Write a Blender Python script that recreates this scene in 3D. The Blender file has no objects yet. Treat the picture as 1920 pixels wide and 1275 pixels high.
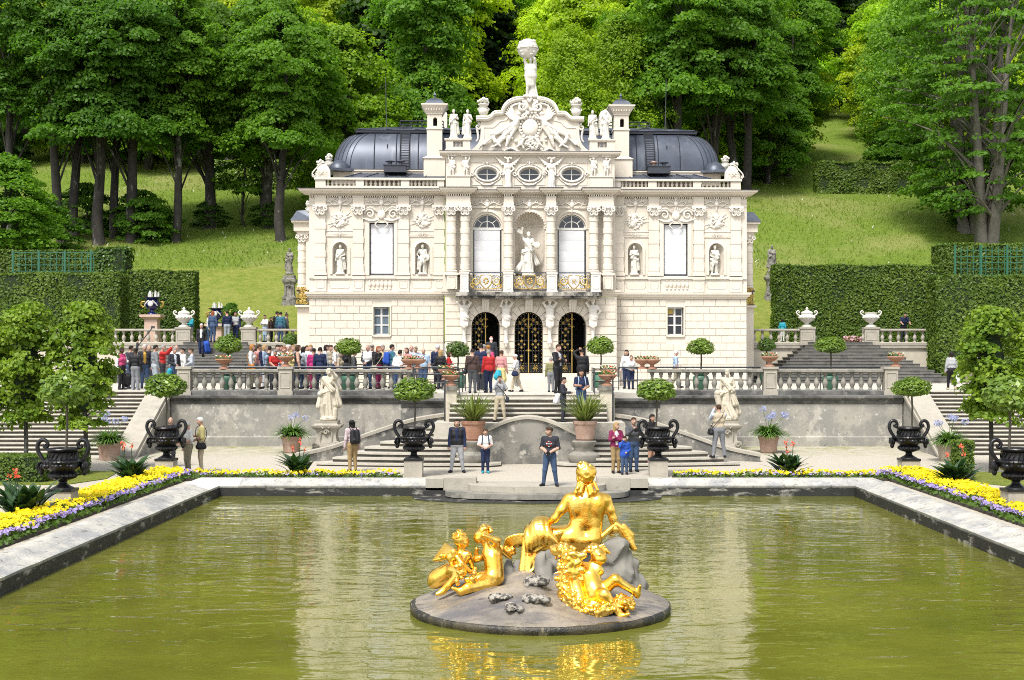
import bpy,math,random
import numpy as np
from mathutils import Vector,Matrix,Euler
from mathutils.geometry import tessellate_polygon
R=math.radians
PI=math.pi
SC=bpy.context.scene
COL=SC.collection
rng=np.random.default_rng(7)
random.seed(7)
F,VX,VY,CZ=2600.0,985.0,668.0,3.9
def gx(px,D):return(px-VX)*D/F
def gz(py,D):return CZ-(py-VY)*D/F
def at(px,py,D):return(gx(px,D),D,gz(py,D))
def tag(o,label=None,cat=None,group=None,kind=None):
 if label:o['label']=label
 if cat:o['category']=cat
 if group:o['group']=group
 if kind:o['kind']=kind
 return o
def empty(name,loc=(0,0,0),rz=0.0,label=None,cat=None,group=None):
 o=bpy.data.objects.new(name,None)
 o.empty_display_size=0.2
 o.location=loc
 o.rotation_euler=(0,0,rz)
 COL.objects.link(o)
 return tag(o,label,cat,group)
def link(name,me,parent=None,loc=None):
 o=bpy.data.objects.new(name,me)
 if parent is not None:o.parent=parent
 if loc is not None:o.location=loc
 COL.objects.link(o)
 return o
def kids(o):return[c for c in bpy.data.objects if c.parent==o]
def dup(root,loc=None,rz=None,label=None,scale=None,color=None,children=None):
 c=root.copy();COL.objects.link(c)
 if loc is not None:c.location=loc
 if rz is not None:c.rotation_euler=(0,0,rz)
 if scale is not None:c.scale=scale if hasattr(scale,'__len__')else(scale,)*3
 if label:c['label']=label
 if color:c.color=color
 for ch in(children if children is not None else list(root.children)):
  d=ch.copy();COL.objects.link(d);d.parent=c
  if color:d.color=color
  for g in list(ch.children):
   e=g.copy();COL.objects.link(e);e.parent=d
 return c
class MB:
 """collects shapes and links them as one mesh object"""
 def __init__(s):s.v=[];s.f=[];s.m=[];s.n=0
 def add(s,V,Fs,m=0):
  V=np.asarray(V,float).reshape(-1,3)
  o=s.n;s.v.append(V);s.n+=len(V)
  if isinstance(Fs,np.ndarray):Fs=(Fs+o).tolist();s.f+=Fs
  else:s.f+=[tuple(i+o for i in f)for f in Fs]
  s.m+=[m]*len(Fs)
  return s
 def box(s,x0,x1,y0,y1,z0,z1,m=0):
  V=[(x0,y0,z0),(x1,y0,z0),(x1,y1,z0),(x0,y1,z0),(x0,y0,z1),(x1,y0,z1),(x1,y1,z1),(x0,y1,z1)]
  return s.add(V,[(3,2,1,0),(4,5,6,7),(0,1,5,4),(1,2,6,5),(2,3,7,6),(3,0,4,7)],m)
 def frus(s,cx,cy,z0,z1,a0,b0,a1,b1,m=0):
  V=[(cx-a0,cy-b0,z0),(cx+a0,cy-b0,z0),(cx+a0,cy+b0,z0),(cx-a0,cy+b0,z0),(cx-a1,cy-b1,z1),(cx+a1,cy-b1,z1),(cx+a1,cy+b1,z1),(cx-a1,cy+b1,z1)]
  return s.add(V,[(3,2,1,0),(4,5,6,7),(0,1,5,4),(1,2,6,5),(2,3,7,6),(3,0,4,7)],m)
 def lathe(s,prof,n=16,c=(0,0,0),m=0,sx=1,sy=1,rot=0.0,rmod=None):
  k=len(prof);V=[]
  for r,z in prof:
   for i in range(n):
    a=rot+2*PI*i/n
    q=r*(rmod(a,z)if rmod else 1)
    V.append((c[0]+q*math.cos(a)*sx,c[1]+q*math.sin(a)*sy,c[2]+z))
  Fs=[(j*n+i,j*n+(i+1)%n,(j+1)*n+(i+1)%n,(j+1)*n+i)for j in range(k-1)for i in range(n)]
  if prof[0][0]>1e-4:Fs.append(tuple(range(n-1,-1,-1)))
  if prof[-1][0]>1e-4:Fs.append(tuple((k-1)*n+i for i in range(n)))
  return s.add(V,Fs,m)
 def tube(s,pts,rad,n=6,m=0,cap=True,flat=1.0):
  P=np.asarray(pts,float);k=len(P)
  rad=np.full(k,rad,float)if np.isscalar(rad)else np.interp(np.linspace(0,1,k),np.linspace(0,1,len(rad)),rad)
  T=np.gradient(P,axis=0);T/=np.linalg.norm(T,axis=1)[:,None]+1e-9
  up=np.array([0,0,1.0])if abs(T[0][2])<.9 else np.array([1.0,0,0])
  N=np.cross(T[0],up);N/=np.linalg.norm(N)
  V=[]
  for i in range(k):
   N=N-T[i]*N.dot(T[i]);N/=np.linalg.norm(N)+1e-9
   B=np.cross(T[i],N)
   for j in range(n):
    a=2*PI*j/n
    V.append(P[i]+rad[i]*(math.cos(a)*N+flat*math.sin(a)*B))
  Fs=[(i*n+j,i*n+(j+1)%n,(i+1)*n+(j+1)%n,(i+1)*n+j)for i in range(k-1)for j in range(n)]
  if cap:Fs+=[tuple(range(n-1,-1,-1)),tuple((k-1)*n+j for j in range(n))]
  return s.add(V,Fs,m)
 def ball(s,c,r,m=0,nu=8,nv=6):
  r=(r,)*3 if np.isscalar(r)else r
  V=[(c[0],c[1],c[2]-r[2])]
  for j in range(1,nv):
   t=-PI/2+PI*j/nv
   for i in range(nu):
    a=2*PI*i/nu
    V.append((c[0]+r[0]*math.cos(t)*math.cos(a),c[1]+r[1]*math.cos(t)*math.sin(a),c[2]+r[2]*math.sin(t)))
  V.append((c[0],c[1],c[2]+r[2]));e=len(V)-1
  Fs=[(0,1+(i+1)%nu,1+i)for i in range(nu)]
  for j in range(nv-2):
   for i in range(nu):
    a=1+j*nu+i;b=1+j*nu+(i+1)%nu
    Fs.append((a,b,b+nu,a+nu))
  o=1+(nv-2)*nu
  Fs+=[(o+i,o+(i+1)%nu,e)for i in range(nu)]
  return s.add(V,Fs,m)
 def prism(s,poly,y0,y1,m=0,holes=()):
  """poly in (x,z), extruded along y (front face at y0)"""
  loops=[list(poly)]+[list(h)for h in holes]
  flat=[p for l in loops for p in l]
  tris=tessellate_polygon([[Vector((p[0],p[1],0))for p in l]for l in loops])
  n=len(flat)
  V=[(p[0],y0,p[1])for p in flat]+[(p[0],y1,p[1])for p in flat]
  Fs=[]
  for t in tris:
   a,b,c=[Vector((flat[i][0],flat[i][1]))for i in t]
   if(b-a).cross(c-a)<0:t=(t[0],t[2],t[1])
   Fs.append(tuple(t));Fs.append((t[2]+n,t[1]+n,t[0]+n))
  o=0
  for li,l in enumerate(loops):
   k=len(l)
   area=sum(l[i][0]*l[(i+1)%k][1]-l[(i+1)%k][0]*l[i][1]for i in range(k))
   flip=(area<0)!=(li>0)
   for i in range(k):
    a,b=o+i,o+(i+1)%k
    if flip:a,b=b,a
    if li>0:a,b=b,a
    Fs.append((b,a,a+n,b+n)if li==0 else(b,a,a+n,b+n))
   o+=k
  return s.add(V,Fs,m)
 def prism_z(s,poly,z0,z1,m=0):
  n=len(poly)
  area=sum(poly[i][0]*poly[(i+1)%n][1]-poly[(i+1)%n][0]*poly[i][1]for i in range(n))
  if area<0:poly=poly[::-1]
  V=[(p[0],p[1],z0)for p in poly]+[(p[0],p[1],z1)for p in poly]
  Fs=[tuple(range(n-1,-1,-1)),tuple(range(n,2*n))]+[(i,(i+1)%n,n+(i+1)%n,n+i)for i in range(n)]
  return s.add(V,Fs,m)
 def prism_x(s,poly,x0,x1,m=0):
  """poly in (y,z), extruded along x"""
  n=len(poly)
  area=sum(poly[i][0]*poly[(i+1)%n][1]-poly[(i+1)%n][0]*poly[i][1]for i in range(n))
  if area<0:poly=poly[::-1]
  V=[(x0,p[0],p[1])for p in poly]+[(x1,p[0],p[1])for p in poly]
  Fs=[tuple(range(n-1,-1,-1)),tuple(range(n,2*n))]+[(i,(i+1)%n,n+(i+1)%n,n+i)for i in range(n)]
  return s.add(V,Fs,m)
 def quads(s,V,m=0):
  n=len(V)//4
  return s.add(V,np.arange(4*n).reshape(n,4),m)
 def merge(s,other,M=None,m=None):
  V=np.concatenate(other.v)
  if M is not None:
   A=np.array(M);V=V@A[:3,:3].T+A[:3,3]
  s.v.append(V);o=s.n;s.n+=len(V)
  s.f+=[tuple(i+o for i in f)for f in other.f]
  s.m+=list(other.m)if m is None else[m]*len(other.f)
  return s
 def mesh(s,name,mats,smooth=35):
  me=bpy.data.meshes.new(name)
  V=np.concatenate(s.v).astype(np.float32)
  lens=np.fromiter((len(f)for f in s.f),np.int32,len(s.f))
  idx=np.fromiter((i for f in s.f for i in f),np.int32,int(lens.sum()))
  me.vertices.add(len(V));me.vertices.foreach_set('co',V.ravel())
  me.loops.add(len(idx));me.loops.foreach_set('vertex_index',idx)
  me.polygons.add(len(lens))
  me.polygons.foreach_set('loop_start',np.concatenate([[0],np.cumsum(lens)[:-1]]).astype(np.int32))
  me.polygons.foreach_set('loop_total',lens)
  mats=mats if isinstance(mats,(list,tuple))else[mats]
  for x in mats:me.materials.append(x)
  me.polygons.foreach_set('material_index',np.array(s.m,np.int32))
  me.update(calc_edges=True);me.validate()
  me.polygons.foreach_set('use_smooth',np.full(len(me.polygons),bool(smooth)))
  if smooth:
   if smooth<180:me.set_sharp_from_angle(angle=R(smooth))
  return me
 def build(s,name,mats,parent=None,smooth=35,loc=None):
  return link(name,s.mesh(name,mats,smooth),parent,loc)
def arch(cx,z0,r,zs,n=14,rz=None):
 """counter-clockwise loop of an arched opening: bottom z0, springing zs"""
 rz=rz or r
 return[(cx-r,z0),(cx+r,z0)]+[(cx+r*math.cos(PI*i/n),zs+rz*math.sin(PI*i/n))for i in range(n+1)]
def rect(x0,x1,z0,z1):return[(x0,z0),(x1,z0),(x1,z1),(x0,z1)]
def oval(cx,cz,a,b,n=28):return[(cx+a*math.cos(2*PI*i/n),cz+b*math.sin(2*PI*i/n))for i in range(n)]
def spline(pts,n=8):
 P=np.asarray(pts,float);out=[]
 for i in range(len(P)-1):
  p0,p1,p2,p3=P[max(i-1,0)],P[i],P[i+1],P[min(i+2,len(P)-1)]
  for t in np.linspace(0,1,n,endpoint=False):
   out.append(.5*((2*p1)+(p2-p0)*t+(2*p0-5*p1+4*p2-p3)*t*t+(3*p1-p0-3*p2+p3)*t**3))
 out.append(P[-1]);return np.array(out)
def cap(a,b,ra,rb=None,m=0,fold=None,op=0):return('c',np.array(a,float),np.array(b,float),ra,ra if rb is None else rb,m,fold,op)
def ell(c,r,m=0,rot=None,op=0):return('e',np.array(c,float),np.array((r,)*3 if np.isscalar(r)else r,float),m,rot,op)
def sdf(prims,res=.03,k=.04,bump=None):
 los,his=[],[]
 for p in prims:
  if p[0]=='c':
   q=max(p[3],p[4])*(1+(p[6][0]if p[6]else 0));lo,hi=np.minimum(p[1],p[2])-q,np.maximum(p[1],p[2])+q
  else:
   q=p[2].max()if p[4]is not None else p[2];lo,hi=p[1]-q,p[1]+q
  los.append(lo);his.append(hi)
 mg=3*res+k*.5
 LO=np.min(los,0)-mg;HI=np.max(his,0)+mg
 shp=np.ceil((HI-LO)/res).astype(int)+1
 D=np.full(shp,1e3,np.float32);raw=np.full(shp,1e3,np.float32);ID=np.zeros(shp,np.int16)
 for p,lo,hi in zip(prims,los,his):
  i0=np.maximum(((lo-mg-LO)/res).astype(int),0);i1=np.minimum(np.ceil((hi+mg-LO)/res).astype(int)+1,shp)
  sl=tuple(slice(a,b)for a,b in zip(i0,i1))
  ax=[(LO[d]+np.arange(i0[d],i1[d])*res).astype(np.float32)for d in range(3)]
  x,y,z=np.meshgrid(*ax,indexing='ij',sparse=True)
  if p[0]=='c':
   a,b,ra,rb,m,fold,op=p[1:]
   ab=b-a;L=ab.dot(ab)+1e-9
   t=np.clip(((x-a[0])*ab[0]+(y-a[1])*ab[1]+(z-a[2])*ab[2])/L,0,1)
   ex,ey,ez=x-a[0]-t*ab[0],y-a[1]-t*ab[1],z-a[2]-t*ab[2]
   rr=ra+(rb-ra)*t
   if fold:
    amp,nf,ph,tw=fold
    u=ab/math.sqrt(L);h=np.array([1.,0,0])if abs(u[0])<.8 else np.array([0,1.,0])
    e1=np.cross(u,h);e1/=np.linalg.norm(e1);e2=np.cross(u,e1)
    th=np.arctan2(ex*e2[0]+ey*e2[1]+ez*e2[2],ex*e1[0]+ey*e1[1]+ez*e1[2])
    rr=rr*(1+amp*np.sin(nf*th+ph+tw*t)*(.3+.7*t))
   d=np.sqrt(ex*ex+ey*ey+ez*ez)-rr
  else:
   c,r,m,rot,op=p[1:]
   ex,ey,ez=x-c[0],y-c[1],z-c[2]
   if rot is not None:
    A=np.array(rot.to_matrix()).T if hasattr(rot,'to_matrix')else np.array(rot).T
    ex,ey,ez=(A[0,0]*ex+A[0,1]*ey+A[0,2]*ez,A[1,0]*ex+A[1,1]*ey+A[1,2]*ez,A[2,0]*ex+A[2,1]*ey+A[2,2]*ez)
   k0=np.sqrt((ex/r[0])**2+(ey/r[1])**2+(ez/r[2])**2)
   k1=np.sqrt((ex/r[0]**2)**2+(ey/r[1]**2)**2+(ez/r[2]**2)**2)+1e-6
   d=k0*(k0-1)/k1
  d=d.astype(np.float32);cur=D[sl]
  if op<0:
   h=np.maximum(k*.5-np.abs(cur+d),0)/(k*.5)
   D[sl]=np.maximum(cur,-d)+h*h*k*.125
   continue
  h=np.maximum(k-np.abs(cur-d),0)/k
  D[sl]=np.minimum(cur,d)-h*h*k*.25
  c2=d<raw[sl];raw[sl][c2]=d[c2];ID[sl][c2]=m
 if bump is not None:
  gxx,gyy,gzz=np.meshgrid(*[LO[d]+np.arange(shp[d])*res for d in range(3)],indexing='ij',sparse=True)
  D=D+bump(gxx,gyy,gzz).astype(np.float32)
 S=D<0
 cs=tuple(n-1 for n in shp)
 acc=np.zeros(cs+(3,),np.float32);cnt=np.zeros(cs,np.float32)
 for axis in range(3):
  o=[a for a in range(3)if a!=axis]
  for da in(0,1):
   for db in(0,1):
    s0=[None]*3;s1=[None]*3
    s0[axis]=slice(0,cs[axis]);s1[axis]=slice(1,cs[axis]+1)
    s0[o[0]]=s1[o[0]]=slice(da,da+cs[o[0]]);s0[o[1]]=s1[o[1]]=slice(db,db+cs[o[1]])
    d0=D[tuple(s0)];d1=D[tuple(s1)]
    cr=(d0<0)!=(d1<0)
    t=d0[cr]/(d0[cr]-d1[cr])
    v=np.zeros((len(t),3),np.float32);v[:,axis]=t;v[:,o[0]]=da;v[:,o[1]]=db
    acc[cr]+=v;cnt[cr]+=1
 act=cnt>0
 vid=np.full(cs,-1,np.int64);vid[act]=np.arange(act.sum())
 ijk=np.argwhere(act)
 V=(ijk+acc[act]/cnt[act][:,None])*res+LO
 Q=[]
 for axis in range(3):
  o=[(axis+1)%3,(axis+2)%3]
  s0=[slice(0,n-1)if d==axis else slice(1,n-1)for d,n in enumerate(shp)]
  s1=[slice(1,n)if d==axis else slice(1,n-1)for d,n in enumerate(shp)]
  A,B=S[tuple(s0)],S[tuple(s1)]
  E=np.argwhere(A!=B);sg=A[A!=B]
  for d in o:E[:,d]+=1
  c=[]
  for da,db in((1,1),(0,1),(0,0),(1,0)):
   e=E.copy();e[:,o[0]]-=da;e[:,o[1]]-=db
   c.append(vid[e[:,0],e[:,1],e[:,2]])
  q=np.stack(c,1);q[~sg]=q[~sg][:,::-1]
  Q.append(q)
 Q=np.concatenate(Q)
 mv=ID[tuple(np.minimum(np.round((V-LO)/res).astype(int),shp-1).T)]
 return V,Q,mv[Q[:,0]]
def add_sdf(mb,prims,res=.03,k=.04,M=None,bump=None):
 V,Q,mm=sdf(prims,res,k,bump)
 if M is not None:
  A=np.array(M);V=V@A[:3,:3].T+A[:3,3]
 o=mb.n;mb.v.append(V);mb.n+=len(V)
 mb.f+=(Q+o).tolist();mb.m+=mm.tolist()
 return mb
def leafcards(P,Nrm,size,aspect=1.6,tilt=.5,r=rng,fold=0.0):
 """diamond leaves at points P roughly facing Nrm; returns (4n,3)"""
 n=len(P)
 N=Nrm+r.normal(0,tilt,(n,3));N/=np.linalg.norm(N,axis=1)[:,None]+1e-9
 A=np.cross(N,r.normal(0,1,(n,3)));A/=np.linalg.norm(A,axis=1)[:,None]+1e-9
 B=np.cross(N,A)
 s=(size*r.uniform(.6,1.35,n))[:,None]
 L=A*s*.5*aspect**.5;Wd=B*s*.5/aspect**.5
 V=np.stack([P-L,P-L*.1+Wd,P+L,P-L*.1-Wd],1)
 if fold:V[:,2]-=np.array([0,0,1.])*s*fold
 return V.reshape(-1,3)
def quad_obj(name,V,mats,parent=None,loc=None,smooth=0,midx=None):
 me=quad_mesh(name,V,mats,smooth,midx)
 return link(name,me,parent,loc)
def quad_mesh(name,V,mats,smooth=0,midx=None):
 n=len(V)//4
 me=bpy.data.meshes.new(name)
 me.vertices.add(4*n);me.vertices.foreach_set('co',np.asarray(V,np.float32).ravel())
 me.loops.add(4*n);me.loops.foreach_set('vertex_index',np.arange(4*n,dtype=np.int32))
 me.polygons.add(n);me.polygons.foreach_set('loop_start',np.arange(0,4*n,4,dtype=np.int32));me.polygons.foreach_set('loop_total',np.full(n,4,np.int32))
 for x in(mats if isinstance(mats,(list,tuple))else[mats]):me.materials.append(x)
 if midx is not None:me.polygons.foreach_set('material_index',np.asarray(midx,np.int32))
 me.update(calc_edges=True)
 return me
def rand_dirs(n,r=rng):
 v=r.normal(0,1,(n,3));return v/np.linalg.norm(v,axis=1)[:,None]
def new_mat(name):
 m=bpy.data.materials.new(name);m.use_nodes=True
 nt=m.node_tree;nt.nodes.clear()
 out=nt.nodes.new('ShaderNodeOutputMaterial')
 return m,nt,out
def nd(nt,t,**kw):
 n=nt.nodes.new(t)
 for k,v in kw.items():
  if k.startswith('i_'):
   key=k[2:];key=int(key)if key.isdigit()else key.replace('_',' ')
   n.inputs[key].default_value=v
  else:setattr(n,k,v)
 return n
def rgba(c):return(c[0],c[1],c[2],1)
def mixc(nt,fac,a,b,mode='MIX'):
 n=nt.nodes.new('ShaderNodeMix');n.data_type='RGBA';n.blend_type=mode
 for i,v in((0,fac),(6,a),(7,b)):
  if hasattr(v,'is_linked'):nt.links.new(v,n.inputs[i])
  else:n.inputs[i].default_value=v if i==0 else rgba(v)
 return n.outputs[2]
def ramp(nt,fac,lo,hi):
 n=nd(nt,'ShaderNodeMapRange');nt.links.new(fac,n.inputs[0]);n.inputs[1].default_value=lo;n.inputs[2].default_value=hi
 return n.outputs[0]
def noise(nt,vec,scale,detail=5,rough=.6,dist=0):
 n=nd(nt,'ShaderNodeTexNoise');nt.links.new(vec,n.inputs['Vector'])
 n.inputs['Scale'].default_value=scale;n.inputs['Detail'].default_value=detail;n.inputs['Roughness'].default_value=rough;n.inputs['Distortion'].default_value=dist
 return n.outputs['Fac']
def mat(name,col,rough=.7,metal=0.0,var=.12,scale=2.5,bump=0.0,bscale=25.0,stains=(),spec=.5,stretch=None,world=True):
 """stains: list of (colour, noise scale, threshold lo, hi, strength, stretch)"""
 m,nt,out=new_mat(name);col=[c*(1 if metal>.9 else.70)for c in col];stains=[(tuple(c*.70 for c in s[0]),)+tuple(s[1:])for s in stains]
 if world:vec=nd(nt,'ShaderNodeNewGeometry').outputs['Position']
 else:vec=nd(nt,'ShaderNodeTexCoord').outputs['Object']
 def vv(st):
  if not st:return vec
  mp=nd(nt,'ShaderNodeMapping');mp.inputs['Scale'].default_value=st;nt.links.new(vec,mp.inputs['Vector']);return mp.outputs[0]
 f=noise(nt,vv(stretch),scale)
 c=mixc(nt,ramp(nt,f,.3,.7),[x*(1-var)for x in col],[min(x*(1+var),1)for x in col])
 for s in stains:
  g=noise(nt,vv(s[5]if len(s)>5 else None),s[1],7,.68)
  r=ramp(nt,g,s[2],s[3])
  mu=nd(nt,'ShaderNodeMath',operation='MULTIPLY');nt.links.new(r,mu.inputs[0]);mu.inputs[1].default_value=s[4]
  c=mixc(nt,mu.outputs[0],c,s[0])
 b=nd(nt,'ShaderNodeBsdfPrincipled')
 nt.links.new(c,b.inputs['Base Color'])
 b.inputs['Roughness'].default_value=rough;b.inputs['Metallic'].default_value=metal;b.inputs['Specular IOR Level'].default_value=spec
 if bump:
  h=noise(nt,vec,bscale,4)
  bn=nd(nt,'ShaderNodeBump');bn.inputs['Strength'].default_value=min(bump,1);bn.inputs['Distance'].default_value=.02
  nt.links.new(h,bn.inputs['Height']);nt.links.new(bn.outputs[0],b.inputs['Normal'])
 nt.links.new(b.outputs[0],out.inputs[0])
 return m
def leaf(name,c1,c2,tr=.45,rough=.5,tint=False,patch=.35,spec=.3):
 """leaf blades: two tones picked per leaf plus slow patches, part translucent"""
 m,nt,out=new_mat(name)
 g=nd(nt,'ShaderNodeNewGeometry')
 f=noise(nt,g.outputs['Position'],patch,3)
 ad=nd(nt,'ShaderNodeMath',operation='ADD');nt.links.new(ramp(nt,f,.32,.68),ad.inputs[0]);nt.links.new(g.outputs['Random Per Island'],ad.inputs[1])
 hf=nd(nt,'ShaderNodeMath',operation='MULTIPLY');nt.links.new(ad.outputs[0],hf.inputs[0]);hf.inputs[1].default_value=.5
 c=mixc(nt,hf.outputs[0],c1,c2)
 if tint:
  oi=nd(nt,'ShaderNodeObjectInfo')
  mu=nt.nodes.new('ShaderNodeMix');mu.data_type='RGBA';mu.blend_type='MULTIPLY';mu.inputs[0].default_value=1
  nt.links.new(c,mu.inputs[6]);nt.links.new(oi.outputs['Color'],mu.inputs[7]);c=mu.outputs[2]
 b=nd(nt,'ShaderNodeBsdfPrincipled');nt.links.new(c,b.inputs['Base Color']);b.inputs['Roughness'].default_value=rough;b.inputs['Specular IOR Level'].default_value=spec
 t=nd(nt,'ShaderNodeBsdfTranslucent')
 c2n=mixc(nt,1.0,c,(1.25,1.35,.55),'MULTIPLY');nt.links.new(c2n,t.inputs['Color'])
 mx=nd(nt,'ShaderNodeMixShader');mx.inputs[0].default_value=tr
 nt.links.new(b.outputs[0],mx.inputs[1]);nt.links.new(t.outputs[0],mx.inputs[2]);nt.links.new(mx.outputs[0],out.inputs[0])
 return m
PLASTER=mat('palace_plaster',(.82,.745,.635),.8,var=.06,scale=.8,bump=.15,bscale=24,stains=[((.58,.50,.39),.5,.52,.78,.45,(1,1,.35)),((.36,.32,.27),1.3,.60,.80,.4,(2.6,1,.16))])
RUSTIC=mat('rusticated_stone',(.81,.73,.615),.85,var=.08,scale=3,bump=.35,bscale=22,stains=[((.6,.52,.42),.7,.55,.8,.4)])
ORN=mat('stucco_white',(.87,.815,.73),.7,var=.05,scale=2,stains=[((.5,.44,.35),1.2,.6,.85,.35)])
STATUE_W=mat('white_statue_marble',(.80,.77,.69),.6,var=.06,scale=3,stains=[((.42,.36,.28),4,.58,.8,.45)],world=False)
STATUE_S=mat('weathered_statue_stone',(.64,.575,.45),.75,var=.12,scale=4,bump=.3,bscale=30,stains=[((.33,.29,.22),3,.52,.75,.6),((.85,.82,.74),2,.55,.7,.5)],world=False)
STATUE_D=mat('dark_statue_stone',(.30,.28,.24),.8,var=.2,scale=4,bump=.3,stains=[((.06,.06,.06),3,.45,.62,.8),((.5,.47,.4),2,.55,.7,.6)],world=False)
LEAD=mat('lead_roof',(.085,.10,.135),.45,.35,var=.25,scale=.7,stains=[((.26,.28,.31),.8,.52,.78,.6,(2.2,2.2,.22)),((.05,.06,.09),1.5,.55,.8,.6,(2,2,.3))])
LEAD_D=mat('lead_dark',(.05,.056,.075),.45,.3,var=.2)
LIME=mat('balustrade_stone',(.29,.275,.235),.85,var=.18,scale=3,bump=.4,bscale=22,stains=[((.07,.07,.06),1.6,.52,.70,.8),((.55,.52,.44),2.2,.55,.75,.5)])
LIME_B=mat('blackened_stone',(.155,.155,.145),.85,var=.25,scale=3,bump=.4,bscale=20,stains=[((.025,.025,.025),1.3,.46,.64,.85,(.5,1,1)),((.45,.44,.40),2.4,.56,.72,.6)])
LIME_L=mat('pale_stone',(.45,.415,.345),.85,var=.12,scale=2.5,bump=.35,bscale=25,stains=[((.22,.20,.17),1.4,.55,.76,.6),((.08,.08,.07),3.4,.62,.75,.6)])
BEIGE=mat('beige_pier_plaster',(.66,.60,.48),.85,var=.08,scale=2,bump=.2,stains=[((.3,.27,.22),2,.6,.8,.5)])
WALLC=mat('stained_wall_render',(.40,.38,.33),.9,var=.16,scale=1.4,bump=.4,bscale=14,stains=[((.27,.265,.245),.8,.47,.55,.7),((.60,.565,.49),1.3,.56,.62,.6,(1,1,.7)),((.09,.09,.085),1.0,.60,.78,.6,(1.8,1.8,.22)),((.72,.70,.64),3.6,.61,.64,.7),((.10,.10,.09),4.5,.62,.68,.5)])
WALLG=mat('grotto_wall_render',(.29,.275,.24),.9,var=.15,scale=1.6,bump=.4,bscale=12,stains=[((.12,.12,.115),1.0,.47,.56,.8),((.62,.59,.51),1.5,.56,.61,.7),((.05,.05,.05),2.2,.63,.72,.7)])
STEP_R=mat('shaded_grimy_riser_stone',(.17,.155,.125),.9,var=.25,scale=3,bump=.3,stains=[((.035,.035,.03),1.5,.45,.62,.8)])  # grime plus the shade under the nosings, both put into the riser colour
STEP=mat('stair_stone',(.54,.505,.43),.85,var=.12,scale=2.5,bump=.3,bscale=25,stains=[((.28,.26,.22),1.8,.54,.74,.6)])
STEP_D=mat('dark_stair_stone',(.17,.165,.15),.85,var=.25,scale=2,bump=.3,stains=[((.04,.04,.04),1.6,.5,.7,.7),((.36,.34,.30),1.5,.58,.74,.7)])
COPING=mat('basin_coping_stone',(.54,.52,.465),.8,var=.15,scale=2,bump=.6,bscale=18,stains=[((.31,.32,.33),1.3,.46,.60,.8,(1,.5,1)),((.10,.095,.085),5,.57,.66,.7),((.12,.12,.11),14,.60,.66,.6),((.75,.73,.68),1,.56,.7,.6)])
COPING_N=mat('new_coping_stone',(.80,.79,.75),.7,var=.04)
BASINW=mat('wet_basin_wall',(.022,.022,.019),.6,var=.3,scale=4,bump=.4,stains=[((.48,.46,.40),2.6,.55,.63,.85,(.45,.45,1.6)),((.012,.012,.012),1.2,.45,.6,.7)])
SLAB_B=mat('balcony_slab_stone',(.50,.47,.41),.8,var=.15,stains=[((.015,.015,.015),1.6,.40,.55,.92,(1,1,.7))])
ROCK=mat('plinth_rock',(.30,.26,.205),.5,var=.35,scale=2.2,bump=.9,bscale=8,stains=[((.105,.105,.12),.9,.45,.60,.8,(.6,1.6,1)),((.40,.34,.26),1.4,.54,.66,.7),((.02,.02,.02),2.4,.58,.68,.7,(.5,1.8,1)),((.03,.03,.03),3,.63,.74,.6)])
ROCK_G=mat('grey_boulder',(.26,.245,.21),.8,var=.2,scale=2,bump=.6,bscale=7,stains=[((.12,.12,.11),1.5,.5,.68,.7),((.36,.30,.21),1.8,.56,.7,.5)])
ROCK_W=mat('pale_limestone',(.40,.37,.31),.85,var=.25,scale=5,bump=.9,bscale=16,stains=[((.025,.025,.025),9,.47,.56,.92)])
ROCK_E=mat('slimy_plinth_edge',(.075,.062,.035),.4,var=.4,scale=3,bump=.8,stains=[((.01,.01,.008),1.6,.44,.56,.9,(1,1,.2)),((.30,.26,.16),3.2,.58,.66,.7,(1,1,.35))])
PINK=mat('pink_marble',(.62,.44,.35),.6,var=.12,scale=3,stains=[((.75,.66,.56),3,.55,.7,.6)])
TERRA=mat('terracotta',(.46,.235,.15),.8,var=.14,scale=4,bump=.2,stains=[((.62,.47,.37),2.5,.52,.72,.6),((.2,.13,.10),4,.62,.76,.5)],world=True)
TERRA_P=mat('pale_terracotta',(.50,.33,.25),.85,var=.14,scale=4,bump=.2,stains=[((.66,.56,.46),2,.5,.7,.6),((.25,.18,.14),4,.62,.76,.5)])
CLAY=mat('buff_clay',(.44,.37,.28),.85,var=.12,scale=4,bump=.2,stains=[((.24,.19,.14),3,.58,.74,.5)])
IRON=mat('black_cast_iron',(.013,.013,.015),.34,.3,var=.5,scale=6,bump=.35,bscale=16)
IRON_M=mat('black_gate_iron',(.010,.010,.012),.4,.3,var=.1)
RAILM=mat('grey_railing_metal',(.08,.085,.095),.4,.6,var=.1)
GREENP=mat('green_planter_paint',(.05,.16,.10),.55,var=.12,scale=3)
TRELL=mat('green_trellis_paint',(.02,.14,.075),.55,var=.1)
COPPER=mat('green_copper_roof',(.10,.26,.19),.6,var=.15)
BLUEV=mat('cobalt_glaze',(.012,.02,.12),.12,var=.15)
PORC=mat('white_porcelain',(.80,.78,.74),.25,var=.05)
GILT=mat('gilding',(.95,.66,.17),.3,1.0,var=.12,scale=6)
GILT_P=mat('gilt_paint',(.62,.42,.10),.45,.35,var=.15,scale=6)
BLIND=mat('white_window_blind',(.80,.81,.83),.8,var=.03,scale=1.2,stretch=(6,1,.3))
WHITEF=mat('white_window_frame',(.80,.79,.76),.5,var=.02)
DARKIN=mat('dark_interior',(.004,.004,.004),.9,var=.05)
CURT=mat('blue_grey_curtain',(.14,.19,.24),.8,var=.25,scale=2,stretch=(9,1,.1))
YELLOWL=mat('yellow_window_curtain',(.50,.36,.08),.8,var=.2)  # plain yellow curtain colour for one upper pane
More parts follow.
